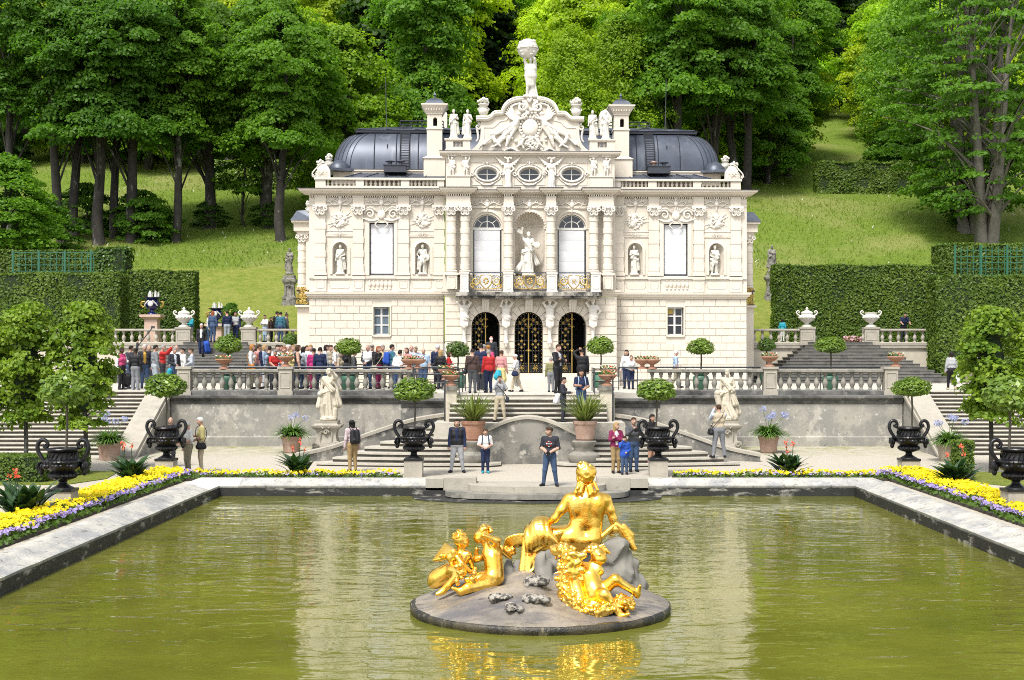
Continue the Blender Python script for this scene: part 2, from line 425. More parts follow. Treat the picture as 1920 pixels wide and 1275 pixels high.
BARK=mat('tree_bark',(.042,.036,.030),.9,var=.35,scale=2,bump=.8,bscale=10,stains=[((.30,.29,.26),1.4,.57,.66,.7,(1,1,.5)),((.02,.018,.015),2,.5,.7,.6,(1,1,.3))],world=True)
BARK_P=mat('pale_bark',(.20,.18,.155),.9,var=.25,scale=2,bump=.6,bscale=10,stains=[((.05,.045,.04),1.6,.52,.66,.7,(1,1,.5))])
STEMW=mat('topiary_stem',(.10,.085,.06),.85,var=.2,scale=8)
SOIL=mat('bed_soil',(.055,.045,.03),.95,var=.3,scale=6,bump=.6)
def glass_mat():
 m,nt,out=new_mat('dark_window_glass')
 b=nd(nt,'ShaderNodeBsdfPrincipled');b.inputs['Base Color'].default_value=(.006,.009,.018,1);b.inputs['Roughness'].default_value=.06;b.inputs['Specular IOR Level'].default_value=.6
 nt.links.new(b.outputs[0],out.inputs[0]);return m
GLASS=glass_mat()
def gold_mat():
 m,nt,out=new_mat('gold_leaf')
 vec=nd(nt,'ShaderNodeNewGeometry').outputs['Position']
 f=noise(nt,vec,5,6);c=mixc(nt,ramp(nt,f,.3,.7),(.92,.50,.055),(1.0,.68,.17))
 g=noise(nt,vec,9,5);c=mixc(nt,ramp(nt,g,.60,.80),c,(.62,.36,.06))
 b=nd(nt,'ShaderNodeBsdfPrincipled');nt.links.new(c,b.inputs['Base Color']);b.inputs['Metallic'].default_value=1
 rr=nd(nt,'ShaderNodeMapRange');nt.links.new(noise(nt,vec,7,4),rr.inputs[0]);rr.inputs[1].default_value=.3;rr.inputs[2].default_value=.7;rr.inputs[3].default_value=.12;rr.inputs[4].default_value=.32
 nt.links.new(rr.outputs[0],b.inputs['Roughness'])
 bn=nd(nt,'ShaderNodeBump');bn.inputs['Strength'].default_value=.35;bn.inputs['Distance'].default_value=.02;nt.links.new(noise(nt,vec,16,5),bn.inputs['Height']);nt.links.new(bn.outputs[0],b.inputs['Normal'])
 nt.links.new(b.outputs[0],out.inputs[0]);return m
GOLD=gold_mat()
def gravel_mat():
 m,nt,out=new_mat('pale_gravel')
 vec=nd(nt,'ShaderNodeNewGeometry').outputs['Position']
 c=mixc(nt,ramp(nt,noise(nt,vec,38,3,.8),.35,.65),(.25,.22,.175),(.48,.445,.375))
 c=mixc(nt,ramp(nt,noise(nt,vec,.35,5),.4,.7),c,(.37,.34,.275))
 sp=nd(nt,'ShaderNodeSeparateXYZ');nt.links.new(vec,sp.inputs[0])
 foot=ramp(nt,sp.outputs[1],51.5,56.5)
 ax=nd(nt,'ShaderNodeMath',operation='ABSOLUTE');nt.links.new(sp.outputs[0],ax.inputs[0])
 off=ramp(nt,ax.outputs[0],7.0,9.0)
 mu=nd(nt,'ShaderNodeMath',operation='MULTIPLY');nt.links.new(foot,mu.inputs[0]);nt.links.new(off,mu.inputs[1])
 m2=nd(nt,'ShaderNodeMath',operation='MULTIPLY');nt.links.new(mu.outputs[0],m2.inputs[0]);nt.links.new(ramp(nt,noise(nt,vec,1.6,7,.75),.42,.62),m2.inputs[1])
 c=mixc(nt,m2.outputs[0],c,(.19,.20,.06))
 b=nd(nt,'ShaderNodeBsdfPrincipled');nt.links.new(c,b.inputs['Base Color']);b.inputs['Roughness'].default_value=.95
 bn=nd(nt,'ShaderNodeBump');bn.inputs['Strength'].default_value=.5;bn.inputs['Distance'].default_value=.02;nt.links.new(noise(nt,vec,45,3),bn.inputs['Height']);nt.links.new(bn.outputs[0],b.inputs['Normal'])
 nt.links.new(b.outputs[0],out.inputs[0]);return m
GRAVEL=gravel_mat()
TERRG=mat('terrace_gravel',(.60,.565,.49),.95,var=.14,scale=1.2,bump=.3,bscale=40)
def water_mat():
 m,nt,out=new_mat('olive_water')
 vec=nd(nt,'ShaderNodeNewGeometry').outputs['Position']
 def mp(s):
  n=nd(nt,'ShaderNodeMapping');n.inputs['Scale'].default_value=s;nt.links.new(vec,n.inputs['Vector']);return n.outputs[0]
 c=mixc(nt,ramp(nt,noise(nt,vec,.22,4),.35,.7),(.088,.094,.012),(.140,.142,.020))
 b=nd(nt,'ShaderNodeBsdfPrincipled');nt.links.new(c,b.inputs['Base Color']);b.inputs['Roughness'].default_value=.03;b.inputs['IOR'].default_value=1.33
 h1=noise(nt,mp((.75,1.5,1)),1.0,2,.45,.5)
 h2=noise(nt,mp((2.2,4.2,1)),1.0,2,.5,.4)
 w=noise(nt,vec,.16,2)
 a=nd(nt,'ShaderNodeMath',operation='MULTIPLY_ADD');nt.links.new(h2,a.inputs[0]);a.inputs[1].default_value=.22;nt.links.new(h1,a.inputs[2])
 bn=nd(nt,'ShaderNodeBump');bn.inputs['Distance'].default_value=.040
 ms=nd(nt,'ShaderNodeMapRange');nt.links.new(w,ms.inputs[0]);ms.inputs[1].default_value=.35;ms.inputs[2].default_value=.65;ms.inputs[3].default_value=.55;ms.inputs[4].default_value=1.0
 nt.links.new(ms.outputs[0],bn.inputs['Strength'])
 nt.links.new(a.outputs[0],bn.inputs['Height']);nt.links.new(bn.outputs[0],b.inputs['Normal'])
 nt.links.new(b.outputs[0],out.inputs[0]);return m
WATER=water_mat()
def grass_mat():
 m,nt,out=new_mat('meadow_grass')
 vec=nd(nt,'ShaderNodeNewGeometry').outputs['Position']
 c=mixc(nt,ramp(nt,noise(nt,vec,2.2,8,.75),.35,.65),(.085,.140,.016),(.15,.205,.034))
 c=mixc(nt,ramp(nt,noise(nt,vec,.10,5),.48,.64),c,(.185,.205,.06))
 sp=nd(nt,'ShaderNodeSeparateXYZ');nt.links.new(vec,sp.inputs[0])
 mown=ramp(nt,sp.outputs[1],102.5,101.8)
 cm=mixc(nt,ramp(nt,noise(nt,vec,1.3,8,.8),.38,.62),(.115,.165,.020),(.215,.225,.055))
 c=mixc(nt,mown,c,cm)
 b=nd(nt,'ShaderNodeBsdfPrincipled');nt.links.new(c,b.inputs['Base Color']);b.inputs['Roughness'].default_value=.9;b.inputs['Specular IOR Level'].default_value=.1
 bn=nd(nt,'ShaderNodeBump');bn.inputs['Strength'].default_value=.8;bn.inputs['Distance'].default_value=.15;nt.links.new(noise(nt,vec,6,6,.8),bn.inputs['Height']);nt.links.new(bn.outputs[0],b.inputs['Normal'])
 nt.links.new(b.outputs[0],out.inputs[0]);return m
GRASS=grass_mat()
LF_TREE=leaf('tree_leaves',(.072,.155,.016),(.175,.29,.034),.55,tint=True)
LF_HEDGE=leaf('hedge_leaves',(.045,.095,.012),(.14,.21,.026),.35,patch=.6)
LF_LAUREL=leaf('laurel_leaves',(.060,.13,.014),(.22,.32,.035),.35,rough=.4,patch=1.2,spec=.5)
LF_LAUREL_D=leaf('dark_laurel_leaves',(.035,.085,.012),(.11,.20,.024),.35,rough=.4,patch=1.2,spec=.5)
LF_LIME=leaf('linden_leaves',(.075,.16,.014),(.26,.36,.035),.45,patch=.8)
LF_CANNA=leaf('canna_leaves',(.020,.055,.022),(.05,.10,.035),.25,rough=.3,patch=2,spec=.5)
LF_STRAP=leaf('strap_leaves',(.045,.12,.015),(.14,.24,.05),.25,rough=.4,patch=2,spec=.5)
LF_PHORM=leaf('flax_leaves',(.07,.13,.02),(.24,.27,.08),.25,rough=.4,patch=2,spec=.4)
LF_BED=leaf('bedding_leaves',(.04,.09,.012),(.10,.17,.02),.3,patch=2)
LF_GRASS=leaf('grass_blades',(.14,.215,.025),(.26,.32,.07),.5,patch=.2)
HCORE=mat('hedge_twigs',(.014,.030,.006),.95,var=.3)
def petal(name,c1,c2):return leaf(name,c1,c2,.35,.6,patch=3)
FL_Y=petal('yellow_petals',(.80,.58,.01),(.88,.76,.03))
FL_V=petal('violet_petals',(.30,.22,.58),(.46,.38,.75))
FL_R=petal('coral_petals',(.75,.10,.06),(.85,.25,.15))
FL_B=petal('blue_agapanthus',(.30,.32,.68),(.48,.50,.82))
FL_W=petal('white_petals',(.75,.72,.70),(.85,.82,.8))
FL_P=petal('pink_petals',(.62,.30,.45),(.75,.55,.65))
_cl={}
def cloth(c,rough=.85):
 key=tuple(round(x,3)for x in c)
 if key not in _cl:
  nm='cloth_%02d%02d%02d'%tuple(int(min(x,.99)*100)for x in c)
  _cl[key]=mat(nm,c,rough,var=.16,scale=7,bump=.25,bscale=9,world=False,spec=.25)
 return _cl[key]
ZT,ZU=2.49,4.70
BX0,BX1,BY0,BY1=-9.39,10.09,6.0,42.44
def ground_z(D):return 0.0 if D<46 else(0.2*min(1,(D-46)/11))
b=MB()
def sheet(x0,x1,ys):
 V=[];Fs=[]
 for i,y in enumerate(ys):V+=[(x0,y,ground_z(y)),(x1,y,ground_z(y))]
 for i in range(len(ys)-1):Fs.append((2*i,2*i+1,2*i+3,2*i+2))
 b.add(V,Fs)
sheet(-220,BX0-.5,[-150,BY0-.5,BY1+.5]);sheet(BX1+.5,220,[-150,BY0-.5,BY1+.5])
sheet(BX0-.5,BX1+.5,[-150,BY0-.5]);sheet(-220,220,[BY1+.5,46,57,90])
tag(b.build('ground',GRAVEL,smooth=60),kind='structure')
b=MB();b.add([(BX0-.3,BY0-.3,-.38),(BX1+.3,BY0-.3,-.38),(BX1+.3,BY1+.3,-.38),(BX0-.3,BY1+.3,-.38)],[(0,1,2,3)])
tag(b.build('water',WATER,smooth=0),kind='structure')
TX0,TX1=-4.75,5.15
b=MB()
b.prism_z([(-70,57.3),(TX0+.02,57.3),(TX0+.02,53.0),(TX0+1.8,53.0),(TX0+1.8,52.05),(TX1-1.8,52.05),(TX1-1.8,53.0),(TX1-.02,53.0),(TX1-.02,57.3),(70,57.3),(70,80),(-70,80)],-.3,ZT)
tag(b.build('terrace_ground',TERRG,smooth=0),kind='structure')
def hz(x,D):
 s=max(0,D-84)
 z=ZU-.02+.32*s+.0004*max(0,D-140)**2
 z+=.35*math.sin(x*.11+1.3)*min(1,s/12)+.25*math.sin(D*.21+x*.05)*min(1,s/12)
 return z
def D_of_base(py):
 return 26.08/(.32-(VY-py)/F)
b=MB();xs=np.linspace(-190,190,96);ys=np.concatenate([np.linspace(77.6,84,5),np.linspace(85.5,330,110)])
V=[(x,y,hz(x,y))for y in ys for x in xs];n=len(xs)
b.add(V,[(j*n+i,j*n+i+1,(j+1)*n+i+1,(j+1)*n+i)for j in range(len(ys)-1)for i in range(n-1)])
tag(b.build('hill',GRASS,smooth=180),kind='structure')
r=np.random.default_rng(3);n=60000
D=84.5+62*r.random(n)**1.3;xx=(r.random(n)*2-1)*(24+(D-84)*.55)
keep=(np.abs(xx)>9.0)&(D>101.5+2*np.sin(xx*.3));D,xx=D[keep],xx[keep];n=len(D)
zz=np.array([hz(a,c)for a,c in zip(xx,D)]);tall=np.where(D>102,.22,.10)*r.uniform(.5,1.3,n)
dx=r.normal(0,.14,(n,2));w=np.where(D>102,.04,.03)
P=np.stack([xx,D,zz],1);T=P+np.stack([dx[:,0],dx[:,1],tall],1);sx=np.zeros((n,3));an=r.random(n)*PI;sx[:,0]=np.cos(an)*w;sx[:,1]=np.sin(an)*w*.5
V=np.stack([P-sx,P+sx,T+sx*.25,T-sx*.25],1).reshape(-1,3)
fl=(r.random(n)<.008)&(D>103)
tag(quad_obj('meadow_grass',V,[LF_GRASS,FL_W],midx=fl.astype(int)),'tall uncut meadow grass with pale flower heads on the hillside','grass',kind='stuff')
def coping_prof():return[(-.02,-.115),(-.03,-.055),(.05,-.035),(.16,-.01),(.30,.03),(.42,.085),(.52,.12),(.72,.125),(.76,.10),(.76,-.15),(.05,-.2)]
basin=empty('basin_edge',(0,BY1,0),label='pale stone coping and dark wet wall edging the olive pool',cat='pool edge')
basin.location=(0,0,0)
def sweep(path,prof,mb,m=0):
 V=[];k=len(prof)
 for(x,y,nx,ny)in path:
  for o,z in prof:V.append((x+nx*o,y+ny*o,z))
 Fs=[(i*k+j,i*k+(j+1)%k,(i+1)*k+(j+1)%k,(i+1)*k+j)for i in range(len(path)-1)for j in range(k)]
 Fs+=[tuple(range(k-1,-1,-1)),tuple((len(path)-1)*k+j for j in range(k))]
 mb.add(V,Fs,m)
b=MB()
def side_path(x,nx,y0,y1):
 return[(x+(.012*math.sin(y*3.1)),y,nx,0)for y in np.arange(y0,y1,.9)]
G0,G1=gx(893,BY1),gx(1120,BY1)
cl=BY1-1.3
p=side_path(BX0,-1,BY0,cl);p.append((BX0,cl,-1,0));sweep(p,coping_prof(),b)
sweep([(BX0+.62,BY1,0,1)]+[(x,BY1,0,1)for x in np.arange(BX0+1.5,G0-1.6,1.4)]+[(G0-1.55,BY1,0,1)],coping_prof(),b)
p=[(G1+1.55,BY1,0,1)]+[(x,BY1,0,1)for x in np.arange(G1+2.4,BX1-1,1.4)]+[(BX1,BY1,1,1)]+side_path(BX1,1,BY0,BY1-.6)[::-1]
sweep(p,coping_prof(),b)
b.build('coping',COPING,basin,smooth=50)
b=MB();sweep([(BX0,cl+.006,-1,0),(BX0,BY1,-1,1),(BX0+.614,BY1,0,1)],coping_prof(),b)
tag(b.build('coping_corner',COPING_N,basin,smooth=50),'clean new white corner stone of the coping')
for g,s in((G0,-1),(G1,1)):
 b=MB()
 b.box(min(g,g+s*1.0),max(g,g+s*1.0),BY1-.04,BY1+.8,-.2,.17)
 b.box(min(g+s*1.006,g+s*1.548),max(g+s*1.006,g+s*1.548),BY1-.03,BY1+.78,-.2,.15)
 b.build('coping_block',LIME_L,basin)
b=MB()
b.box(BX0-.2,BX0+.035,BY0,BY1,-1.3,-.12);b.box(BX1-.035,BX1+.2,BY0,BY1,-1.3,-.12)
b.box(BX0-.2,BX1+.2,BY1-.03,BY1+.3,-1.3,-.125)
b.box(BX0-.2,BX1+.2,BY0-.3,BY0,-1.3,.08)
b.build('basin_wall',BASINW,basin)
cxm=(G0+G1)/2
def half_ell(a,d,y0,n=24):return[(cxm+a*math.cos(PI+PI*i/n),y0-d*abs(math.sin(PI*i/n))**.62)for i in range(n+1)]
st=empty('pool_steps',(cxm,BY1,0),label='curved stone steps leading from the gravel down into the pool',cat='steps')
for i,(a,d,z0,z1,mm)in enumerate(((2.1,1.2,-.17,.012,LIME_L),(2.8,1.6,-.33,-.175,LIME),(3.8,2.2,-.9,-.36,BASINW))):
 b=MB();b.prism_z([(x-cxm,y-BY1)for x,y in half_ell(a,d,BY1+.02)+[(cxm+a,BY1+.75 if i==0 else BY1+.02),(cxm-a,BY1+.75 if i==0 else BY1+.02)]][:],z0,z1)
 b.build('step',mm,st,smooth=30)
b=MB();b.add([(G0,BY1+.4,.016),(G1,BY1+.4,.016),(G1,BY1+.85,.004),(G0,BY1+.85,.004)],[(0,1,2,3)])
tag(b.build('path',GRAVEL,smooth=0),kind='structure')
SKIN,HAIR,TOP,SLEEVE,BOT,SHOE,XTRA=range(7)
ARM={'down':lambda s:((s*.140,.012,.635),(s*.148,-.025,.49)),'back':lambda s:((s*.150,.045,.645),(s*.06,.09,.53)),'belly':lambda s:((s*.150,.01,.645),(s*.035,-.12,.585)),'front':lambda s:((s*.145,-.02,.66),(s*.07,-.17,.66)),'face':lambda s:((s*.135,-.10,.735),(s*.045,-.15,.90)),'phone':lambda s:((s*.13,-.10,.70),(s*.04,-.19,.80)),'cross':lambda s:((s*.140,-.05,.665),(-s*.06,-.115,.685+.015*s)),'hip':lambda s:((s*.205,.03,.67),(s*.115,-.01,.575)),'up':lambda s:((s*.165,-.03,.90),(s*.155,-.06,1.05)),'head':lambda s:((s*.185,-.03,.91),(s*.07,.02,.985)),'strap':lambda s:((s*.150,.0,.66),(s*.05,-.10,.74)),'rail':lambda s:((s*.150,-.08,.67),(s*.13,-.24,.60)),'point':lambda s:((s*.17,-.09,.76),(s*.19,-.24,.83)),'high':lambda s:((s*.15,-.10,.80),(s*.10,-.21,.93)),}
def body(H=1.74,la='down',ra='down',legs='stand',fem=False,fat=1.0,hair='short',bottom='trousers',coat=0.0,sleeve='short',lean=0.0,look=0.0,statue=False,skirt_fold=None,inner=False):
 """capsules for a standing person facing -Y with the feet at z=0; returns (prims, hands, head centre)"""
 h=H;P=[]
 def v(x,y,z):
  yy=y-(lean*max(0,z-.5)*1.0);zz=z-abs(lean)*max(0,z-.5)*.25
  return np.array([x*h,yy*h,zz*h])
 def C(a,b2,ra,rb,m,**k):P.append(cap(v(*a),v(*b2),ra*h,rb*h,m,**k))
 f=fat
 sw=.100 if fem else.112
 hipx=.050
 if legs=='stand':L=[((s*.052,-.012,.275),(s*.058,.012,.045),(s*.070,-.085,.020))for s in(1,-1)]
 elif legs=='apart':L=[((s*.082,-.010,.275),(s*.112,.012,.045),(s*.150,-.080,.020))for s in(1,-1)]
 elif legs=='contra':L=[((.050,-.005,.275),(.050,.012,.045),(.060,-.085,.020)),((-.075,-.055,.285),(-.095,.0,.045),(-.125,-.085,.020))]
 elif legs=='walk':L=[((.050,-.085,.280),(.052,-.115,.045),(.058,-.215,.028)),((-.050,.015,.280),(-.052,.13,.070),(-.056,.055,.02))]
 elif legs=='stairs':L=[((.050,-.105,.335),(.052,-.10,.135),(.058,-.195,.11)),((-.050,.0,.275),(-.052,.05,.045),(-.056,-.035,.02))]
 for(kn,an,to),s in zip(L,(1,-1)):
  hp=(s*hipx,.005,.50)
  C(hp,kn,.062*f,.043,BOT);C(kn,an,.042,.030 if bottom!='shorts' else.030,BOT if bottom!='shorts' else SKIN)
  if bottom=='wide':C(kn,(an[0],an[1],.06),.045,.047,BOT)
  he=(an[0],an[1]+.018,.020)
  C(he,(to[0]*.6+an[0]*.4,to[1]*.6+an[1]*.4,to[2]+.004),.025,.024,SHOE);C(he,to,.020,.019,SHOE)
  C((an[0],an[1],an[2]-.012),(an[0],an[1],an[2]+.012),.027,.026,SHOE if not statue else BOT)
 if bottom=='skirt':C((0,0,.52),(0,0,.30),.085*f,.125,BOT,fold=(.10,7,0,.5))
 if bottom=='robe':
  for q in range(2):C((.01*q,0,.56),(.02-.03*q,.0,.05),.080*f,.098,BOT,fold=skirt_fold or(.16,9,q*2.0,1.8))
 C((-.035,.005,.525),(.035,.005,.525),.075*f,.075*f,BOT)
 if coat:
  for q in(.35,.9):C((-.032,.005,.60-coat*q),(.032,.005,.60-coat*q),.080*f,.080*f,TOP)
 if inner:C((0,-.050*f,.585),(0,-.052*f,.78),.030,.030,XTRA);C((0,-.035,.78),(0,-.030,.815),.030,.022,XTRA)
 C((-.028,0,.60),(.028,0,.60),.072*f*(.92 if fem else 1),.072*f*(.92 if fem else 1),TOP)
 C((-.038,.002,.70),(.038,.002,.70),.074*f,.074*f,TOP)
 C((-sw*.62,.012,.775),(sw*.62,.012,.775),.060,.060,TOP)
 C((-sw*.92,.015,.808),(sw*.92,.015,.808),.040,.040,TOP)
 if fem:
  for s in(1,-1):P.append(ell(v(s*.042,-.055,.725),.038*h,TOP))
 C((0,.018,.82),(0,.005,.875),.034,.031,SKIN)
 hands=[]
 for s,a in((1,la),(-1,ra)):
  e,w=ARM[a](s)if isinstance(a,str)else a
  sh=(s*sw,.015,.805)
  C(sh,e,.040*(f*.5+.5),.032,SLEEVE if sleeve!='none' else SKIN)
  sk=SKIN if sleeve in('short','none')else SLEEVE
  C(e,w,.030 if sk==SKIN else.033,.021 if sk==SKIN else.027,sk)
  E,W=v(*e),v(*w);d=(W-E)/np.linalg.norm(W-E)
  P.append(cap(W,W+d*.042*h,.0205*h,.0185*h,SKIN))
  hands.append((W+d*.045*h,d,s))
 hc=v(math.sin(look)*.012,-.012-.004*math.cos(look),.932)
 rt=Euler((0,0,look)).to_matrix()
 def hv(x,y,z):return hc+np.array(rt@Vector((x,y,z)))*h
 P.append(ell(hc,(.044*h,.053*h,.066*h),SKIN,rt))
 P.append(ell(hv(0,-.012,-.030),(.036*h,.040*h,.040*h),SKIN,rt))
 P.append(cap(hv(0,-.050,.004),hv(0,-.062,-.014),.007*h,.011*h,SKIN))
 for s in(1,-1):P.append(ell(hv(s*.046,.004,-.004),(.007*h,.014*h,.018*h),SKIN,rt))
 if hair!='bald':
  P.append(ell(hv(0,.012,.020),(.049*h,.053*h,.056*h),HAIR,rt));P.append(ell(hv(0,-.022,.046),(.040*h,.034*h,.024*h),HAIR,rt))
 else:P.append(ell(hv(0,.030,-.010),(.044*h,.028*h,.030*h),HAIR,rt))
 if hair in('long','bob'):
  zz=-.10 if hair=='long' else-.045
  for s in(1,-1):P.append(cap(hv(s*.036,.020,.01),hv(s*.040,.018,zz),.026*h,.020*h,HAIR))
  P.append(cap(hv(0,.036,.01),hv(0,.040,zz*1.2),.036*h,.030*h,HAIR))
 if hair=='bun':P.append(ell(hv(0,.065,.035),.024*h,HAIR))
 if hair=='curly':
  for a in np.linspace(0,2*PI,9)[:-1]:P.append(ell(hv(.040*math.cos(a),.012+.04*math.sin(a),.035),.022*h,HAIR))
 return P,hands,hc,rt
def add_hand(mb,hand,h,m=SKIN,curl=.7):
 """four unequal bent fingers and a thumb leaving the side of the palm"""
 o,d,s=hand
 side=np.cross(d,[0,-1.,.15]);side/=np.linalg.norm(side)+1e-9
 palm=np.cross(side,d)
 for k,(off,ln)in enumerate(((-.017,.036),(-.006,.043),(.005,.040),(.015,.031))):
  a=o+side*off*h-d*.008*h;q=ln*h
  b1=a+d*q*.55;c1=b1+(d*(1-curl)+palm*curl*.8)*q*.5
  mb.tube([a,b1,c1],[.0056*h,.005*h,.004*h],5,m)
 a=o-d*.030*h+side*.016*h
 mb.tube([a,a+(side*.8+d*.7)*.018*h,a+(side*.9+d*1.9+palm*.3)*.019*h],[.0064*h,.0058*h,.0045*h],5,m)
def face_bits(mb,hc,rt,h,me,mmouth,mwhite=None):
 for s in(1,-1):
  c=hc+np.array(rt@Vector((s*.018,-.0485,.004)))*h
  mb.ball(c,(.0055*h,.004*h,.0042*h),me,6,4)
  e=hc+np.array(rt@Vector((s*.018,-.050,.0155)))*h
  mb.ball(e,(.010*h,.004*h,.0022*h),me,6,4)
 c=hc+np.array(rt@Vector((0,-.0505,-.035)))*h
 mb.ball(c,(.013*h,.004*h,.0030*h),mmouth,6,4)
SK={'light':(.58,.36,.27),'tan':(.48,.28,.19),'dark':(.085,.045,.03),'pink':(.62,.37,.30)}
HC={'brown':(.06,.032,.016),'dark':(.014,.010,.008),'blond':(.40,.26,.10),'grey':(.30,.29,.28),'white':(.70,.69,.66),'red':(.30,.09,.03),'ginger':(.42,.19,.05)}
EYE=mat('dark_eyes',(.02,.015,.012),.3,var=.05);MOUTH=mat('lips',(.30,.10,.09),.6,var=.05)
def person(px,D,H,label,top,bot,look='light',hairc='brown',hair='short',facing=0,z=None,res=.0215,shoe=(.03,.03,.03),sleeve=None,slc=None,hat=None,group='visitors in the palace garden',hturn=0,x=None,inner=None,**kw):
 """facing: degrees, 0 looks at the camera, 180 shows the back"""
 if z is None:z=ZT
 P,hands,hc,rt=body(H,hair=hair,sleeve=sleeve or 'long',look=R(hturn),inner=bool(inner),**kw)
 mb=MB();add_sdf(mb,P,res,.03)
 for hd in hands:add_hand(mb,hd,H)
 face_bits(mb,hc,rt,H,7,8)
 sk=SK[look]
 mats=[cloth(sk,.6),cloth(HC[hairc],.7),cloth(top),cloth(slc or top),cloth(bot),cloth(shoe,.6),cloth(inner or(.02,.02,.02)),EYE,MOUTH]
 o=mb.build('person',mats,None,smooth=180)
 o.location=(gx(px,D)if x is None else x,D,z);o.rotation_euler=(0,0,R(facing))
 tag(o,label,'person',group)
 if hat:
  c=MB();hcol,brim=hat
  q=H
  c.ball(hc+np.array([0,.004,.040])*q,(.052*q,.058*q,.040*q),0,12,8)
  if brim=='peak':c.ball(hc+np.array(rt@Vector((0,-.068,.034)))*q,(.036*q,.036*q,.006*q),0,10,4)
  else:c.lathe([(.050*q,0),(brim*q,-.006*q),(brim*q,.002*q),(.050*q,.010*q)],16,tuple(hc+np.array([0,.004,.034])*q))
  c.build('hat',cloth(hcol),o,smooth=60)
 return o
def world_of(o,p):
 a=o.rotation_euler[2];s,c=math.sin(a),math.cos(a)
 return(o.location[0]+c*p[0]-s*p[1],o.location[1]+s*p[0]+c*p[1],o.location[2]+p[2])
def shoulder_bag(o,H,col,label,s=1,size=.14,strap=True,y=-.02,zz=.50):
 """bag hanging at the hip with a strap across the body; stands in the wearer's frame, top-level"""
 b=MB()
 x=s*.165*H;z=zz*H
 P=[cap((x,-.06*H,z-size*.35),(x,.05*H,z-size*.35),.045*H,.045*H,0),cap((x,-.05*H,z+size*.2),(x,.04*H,z+size*.2),.035*H,.035*H,0)]
 add_sdf(b,P,.022,.03)
 if strap:
  pts=spline([(x,-.03*H,z+.05),(s*.075*H,-.095*H,.66*H),(-s*.05*H,-.085*H,.80*H),(-s*.085*H,.01,.852*H),(-s*.03*H,.085*H,.78*H),(s*.08*H,.09*H,.66*H),(x,.03*H,z+.05)],5)
  b.tube(pts,.012,5,0)
 g=b.build('shoulder_bag',cloth(col,.6),None,smooth=180)
 g.location=o.location;g.rotation_euler=o.rotation_euler
 return tag(g,label,'bag')
def backpack(o,H,col,label):
 b=MB();P=[cap((-.045*H,.13*H,.60*H),(-.045*H,.115*H,.78*H),.065*H,.050*H,0),cap((.045*H,.13*H,.60*H),(.045*H,.115*H,.78*H),.065*H,.050*H,0),cap((-.03*H,.18*H,.59*H),(.03*H,.18*H,.62*H),.035*H,.035*H,0)]
 add_sdf(b,P,.022,.03)
 for s in(1,-1):
  b.tube(spline([(s*.06*H,.07*H,.80*H),(s*.068*H,.01*H,.853*H),(s*.070*H,-.075*H,.77*H),(s*.085*H,-.07*H,.66*H),(s*.09*H,.03*H,.60*H)],4),.017,5,0)
 g=b.build('backpack',cloth(col,.6),None,smooth=180);g.location=o.location;g.rotation_euler=o.rotation_euler
 return tag(g,label,'backpack')
def carried(o,name,p,size,col,label,cat):
 b=MB();P=[cap((0,-size[1]*.2,0),(0,size[1]*.2,-size[2]*.55),size[0]*.5,size[0]*.62,0,fold=(.12,5,0,1)),cap((0,0,0),(0,0,size[2]*.28),size[0]*.3,.015,0)]
 add_sdf(b,P,.02,.03)
 g=b.build(name,cloth(col,.5),None,smooth=180);g.location=world_of(o,p);g.rotation_euler=o.rotation_euler
 return tag(g,label,cat)
def statue_mesh(H,mat_,seed=0,robe=True,la='belly',ra='down',fem=True,hair='bun',extra=(),res=None,plinth=.05,legs='contra',shield=False,hem=.05,lean=0,M=None,sash=True):
 r=np.random.default_rng(seed)
 P,hands,hc,rt=body(H,la,ra,legs,fem=fem,hair=hair,bottom='robe' if robe else 'trousers',sleeve='short',statue=True,lean=lean,look=r.uniform(-.6,.6),skirt_fold=(.17,int(r.integers(7,11)),r.uniform(0,6),r.uniform(1,3)))
 h=H
 if sash:
  s=1 if r.random()<.5 else-1
  P.append(cap((s*.11*h,-.04*h,.80*h),(-s*.09*h,-.075*h,.56*h),.035*h,.05*h,0,fold=(.25,6,0,3)))
  P.append(cap((-s*.10*h,-.05*h,.56*h),(s*.12*h,-.02*h,.50*h),.05*h,.055*h,0,fold=(.25,7,1,2)))
  P.append(cap((s*.13*h,.0,.54*h),(s*.15*h,.03*h,.16*h),.04*h,.055*h,0,fold=(.28,6,0,3)))
 if not robe:
  P.append(cap((0,0,.56*h),(0,0,.42*h),.085*h,.115*h,0,fold=(.12,11,0,0)))
  P.append(cap((.07*h,.07*h,.80*h),(.06*h,.11*h,.12*h),.05*h,.09*h,0,fold=(.2,6,0,1)))
 if shield:P.append(ell((.14*h,-.06*h,.56*h),(.11*h,.03*h,.13*h)))
 P.append(cap((.09*h,.06*h,.0),(.10*h,.06*h,.24*h),.05*h,.035*h))
 P+=list(extra)
 P.append(ell((0,0,0),(.17*h,.16*h,.035*h)))
 P=[p[:5]+(0,)+p[6:]if p[0]=='c' else p[:3]+(0,)+p[4:]for p in P]
 mb=MB();add_sdf(mb,P,res or h*.0125,h*.012)
 for hd in hands:add_hand(mb,hd,h,0)
 if plinth:mb.box(-.16*h,.16*h,-.15*h,.15*h,-plinth*h,0.0)
 return mb.mesh('statue_body',[mat_],180)
PAL=empty('palace',(0.18,66.0,0),R(2.0),'cream white rococo palace with lead domed roof and three arched gates','palace')
SW,SCn=39.4,40.0
def wu(px):return(px-992)/SW
def ww(py):return CZ+(VY-py)/SW
def cu(px):return(px-992)/SCn
def cw(py):return CZ+(VY-py)/SCn
CY=-1.0
CWALL=-.55
UI,UO=4.06,10.42
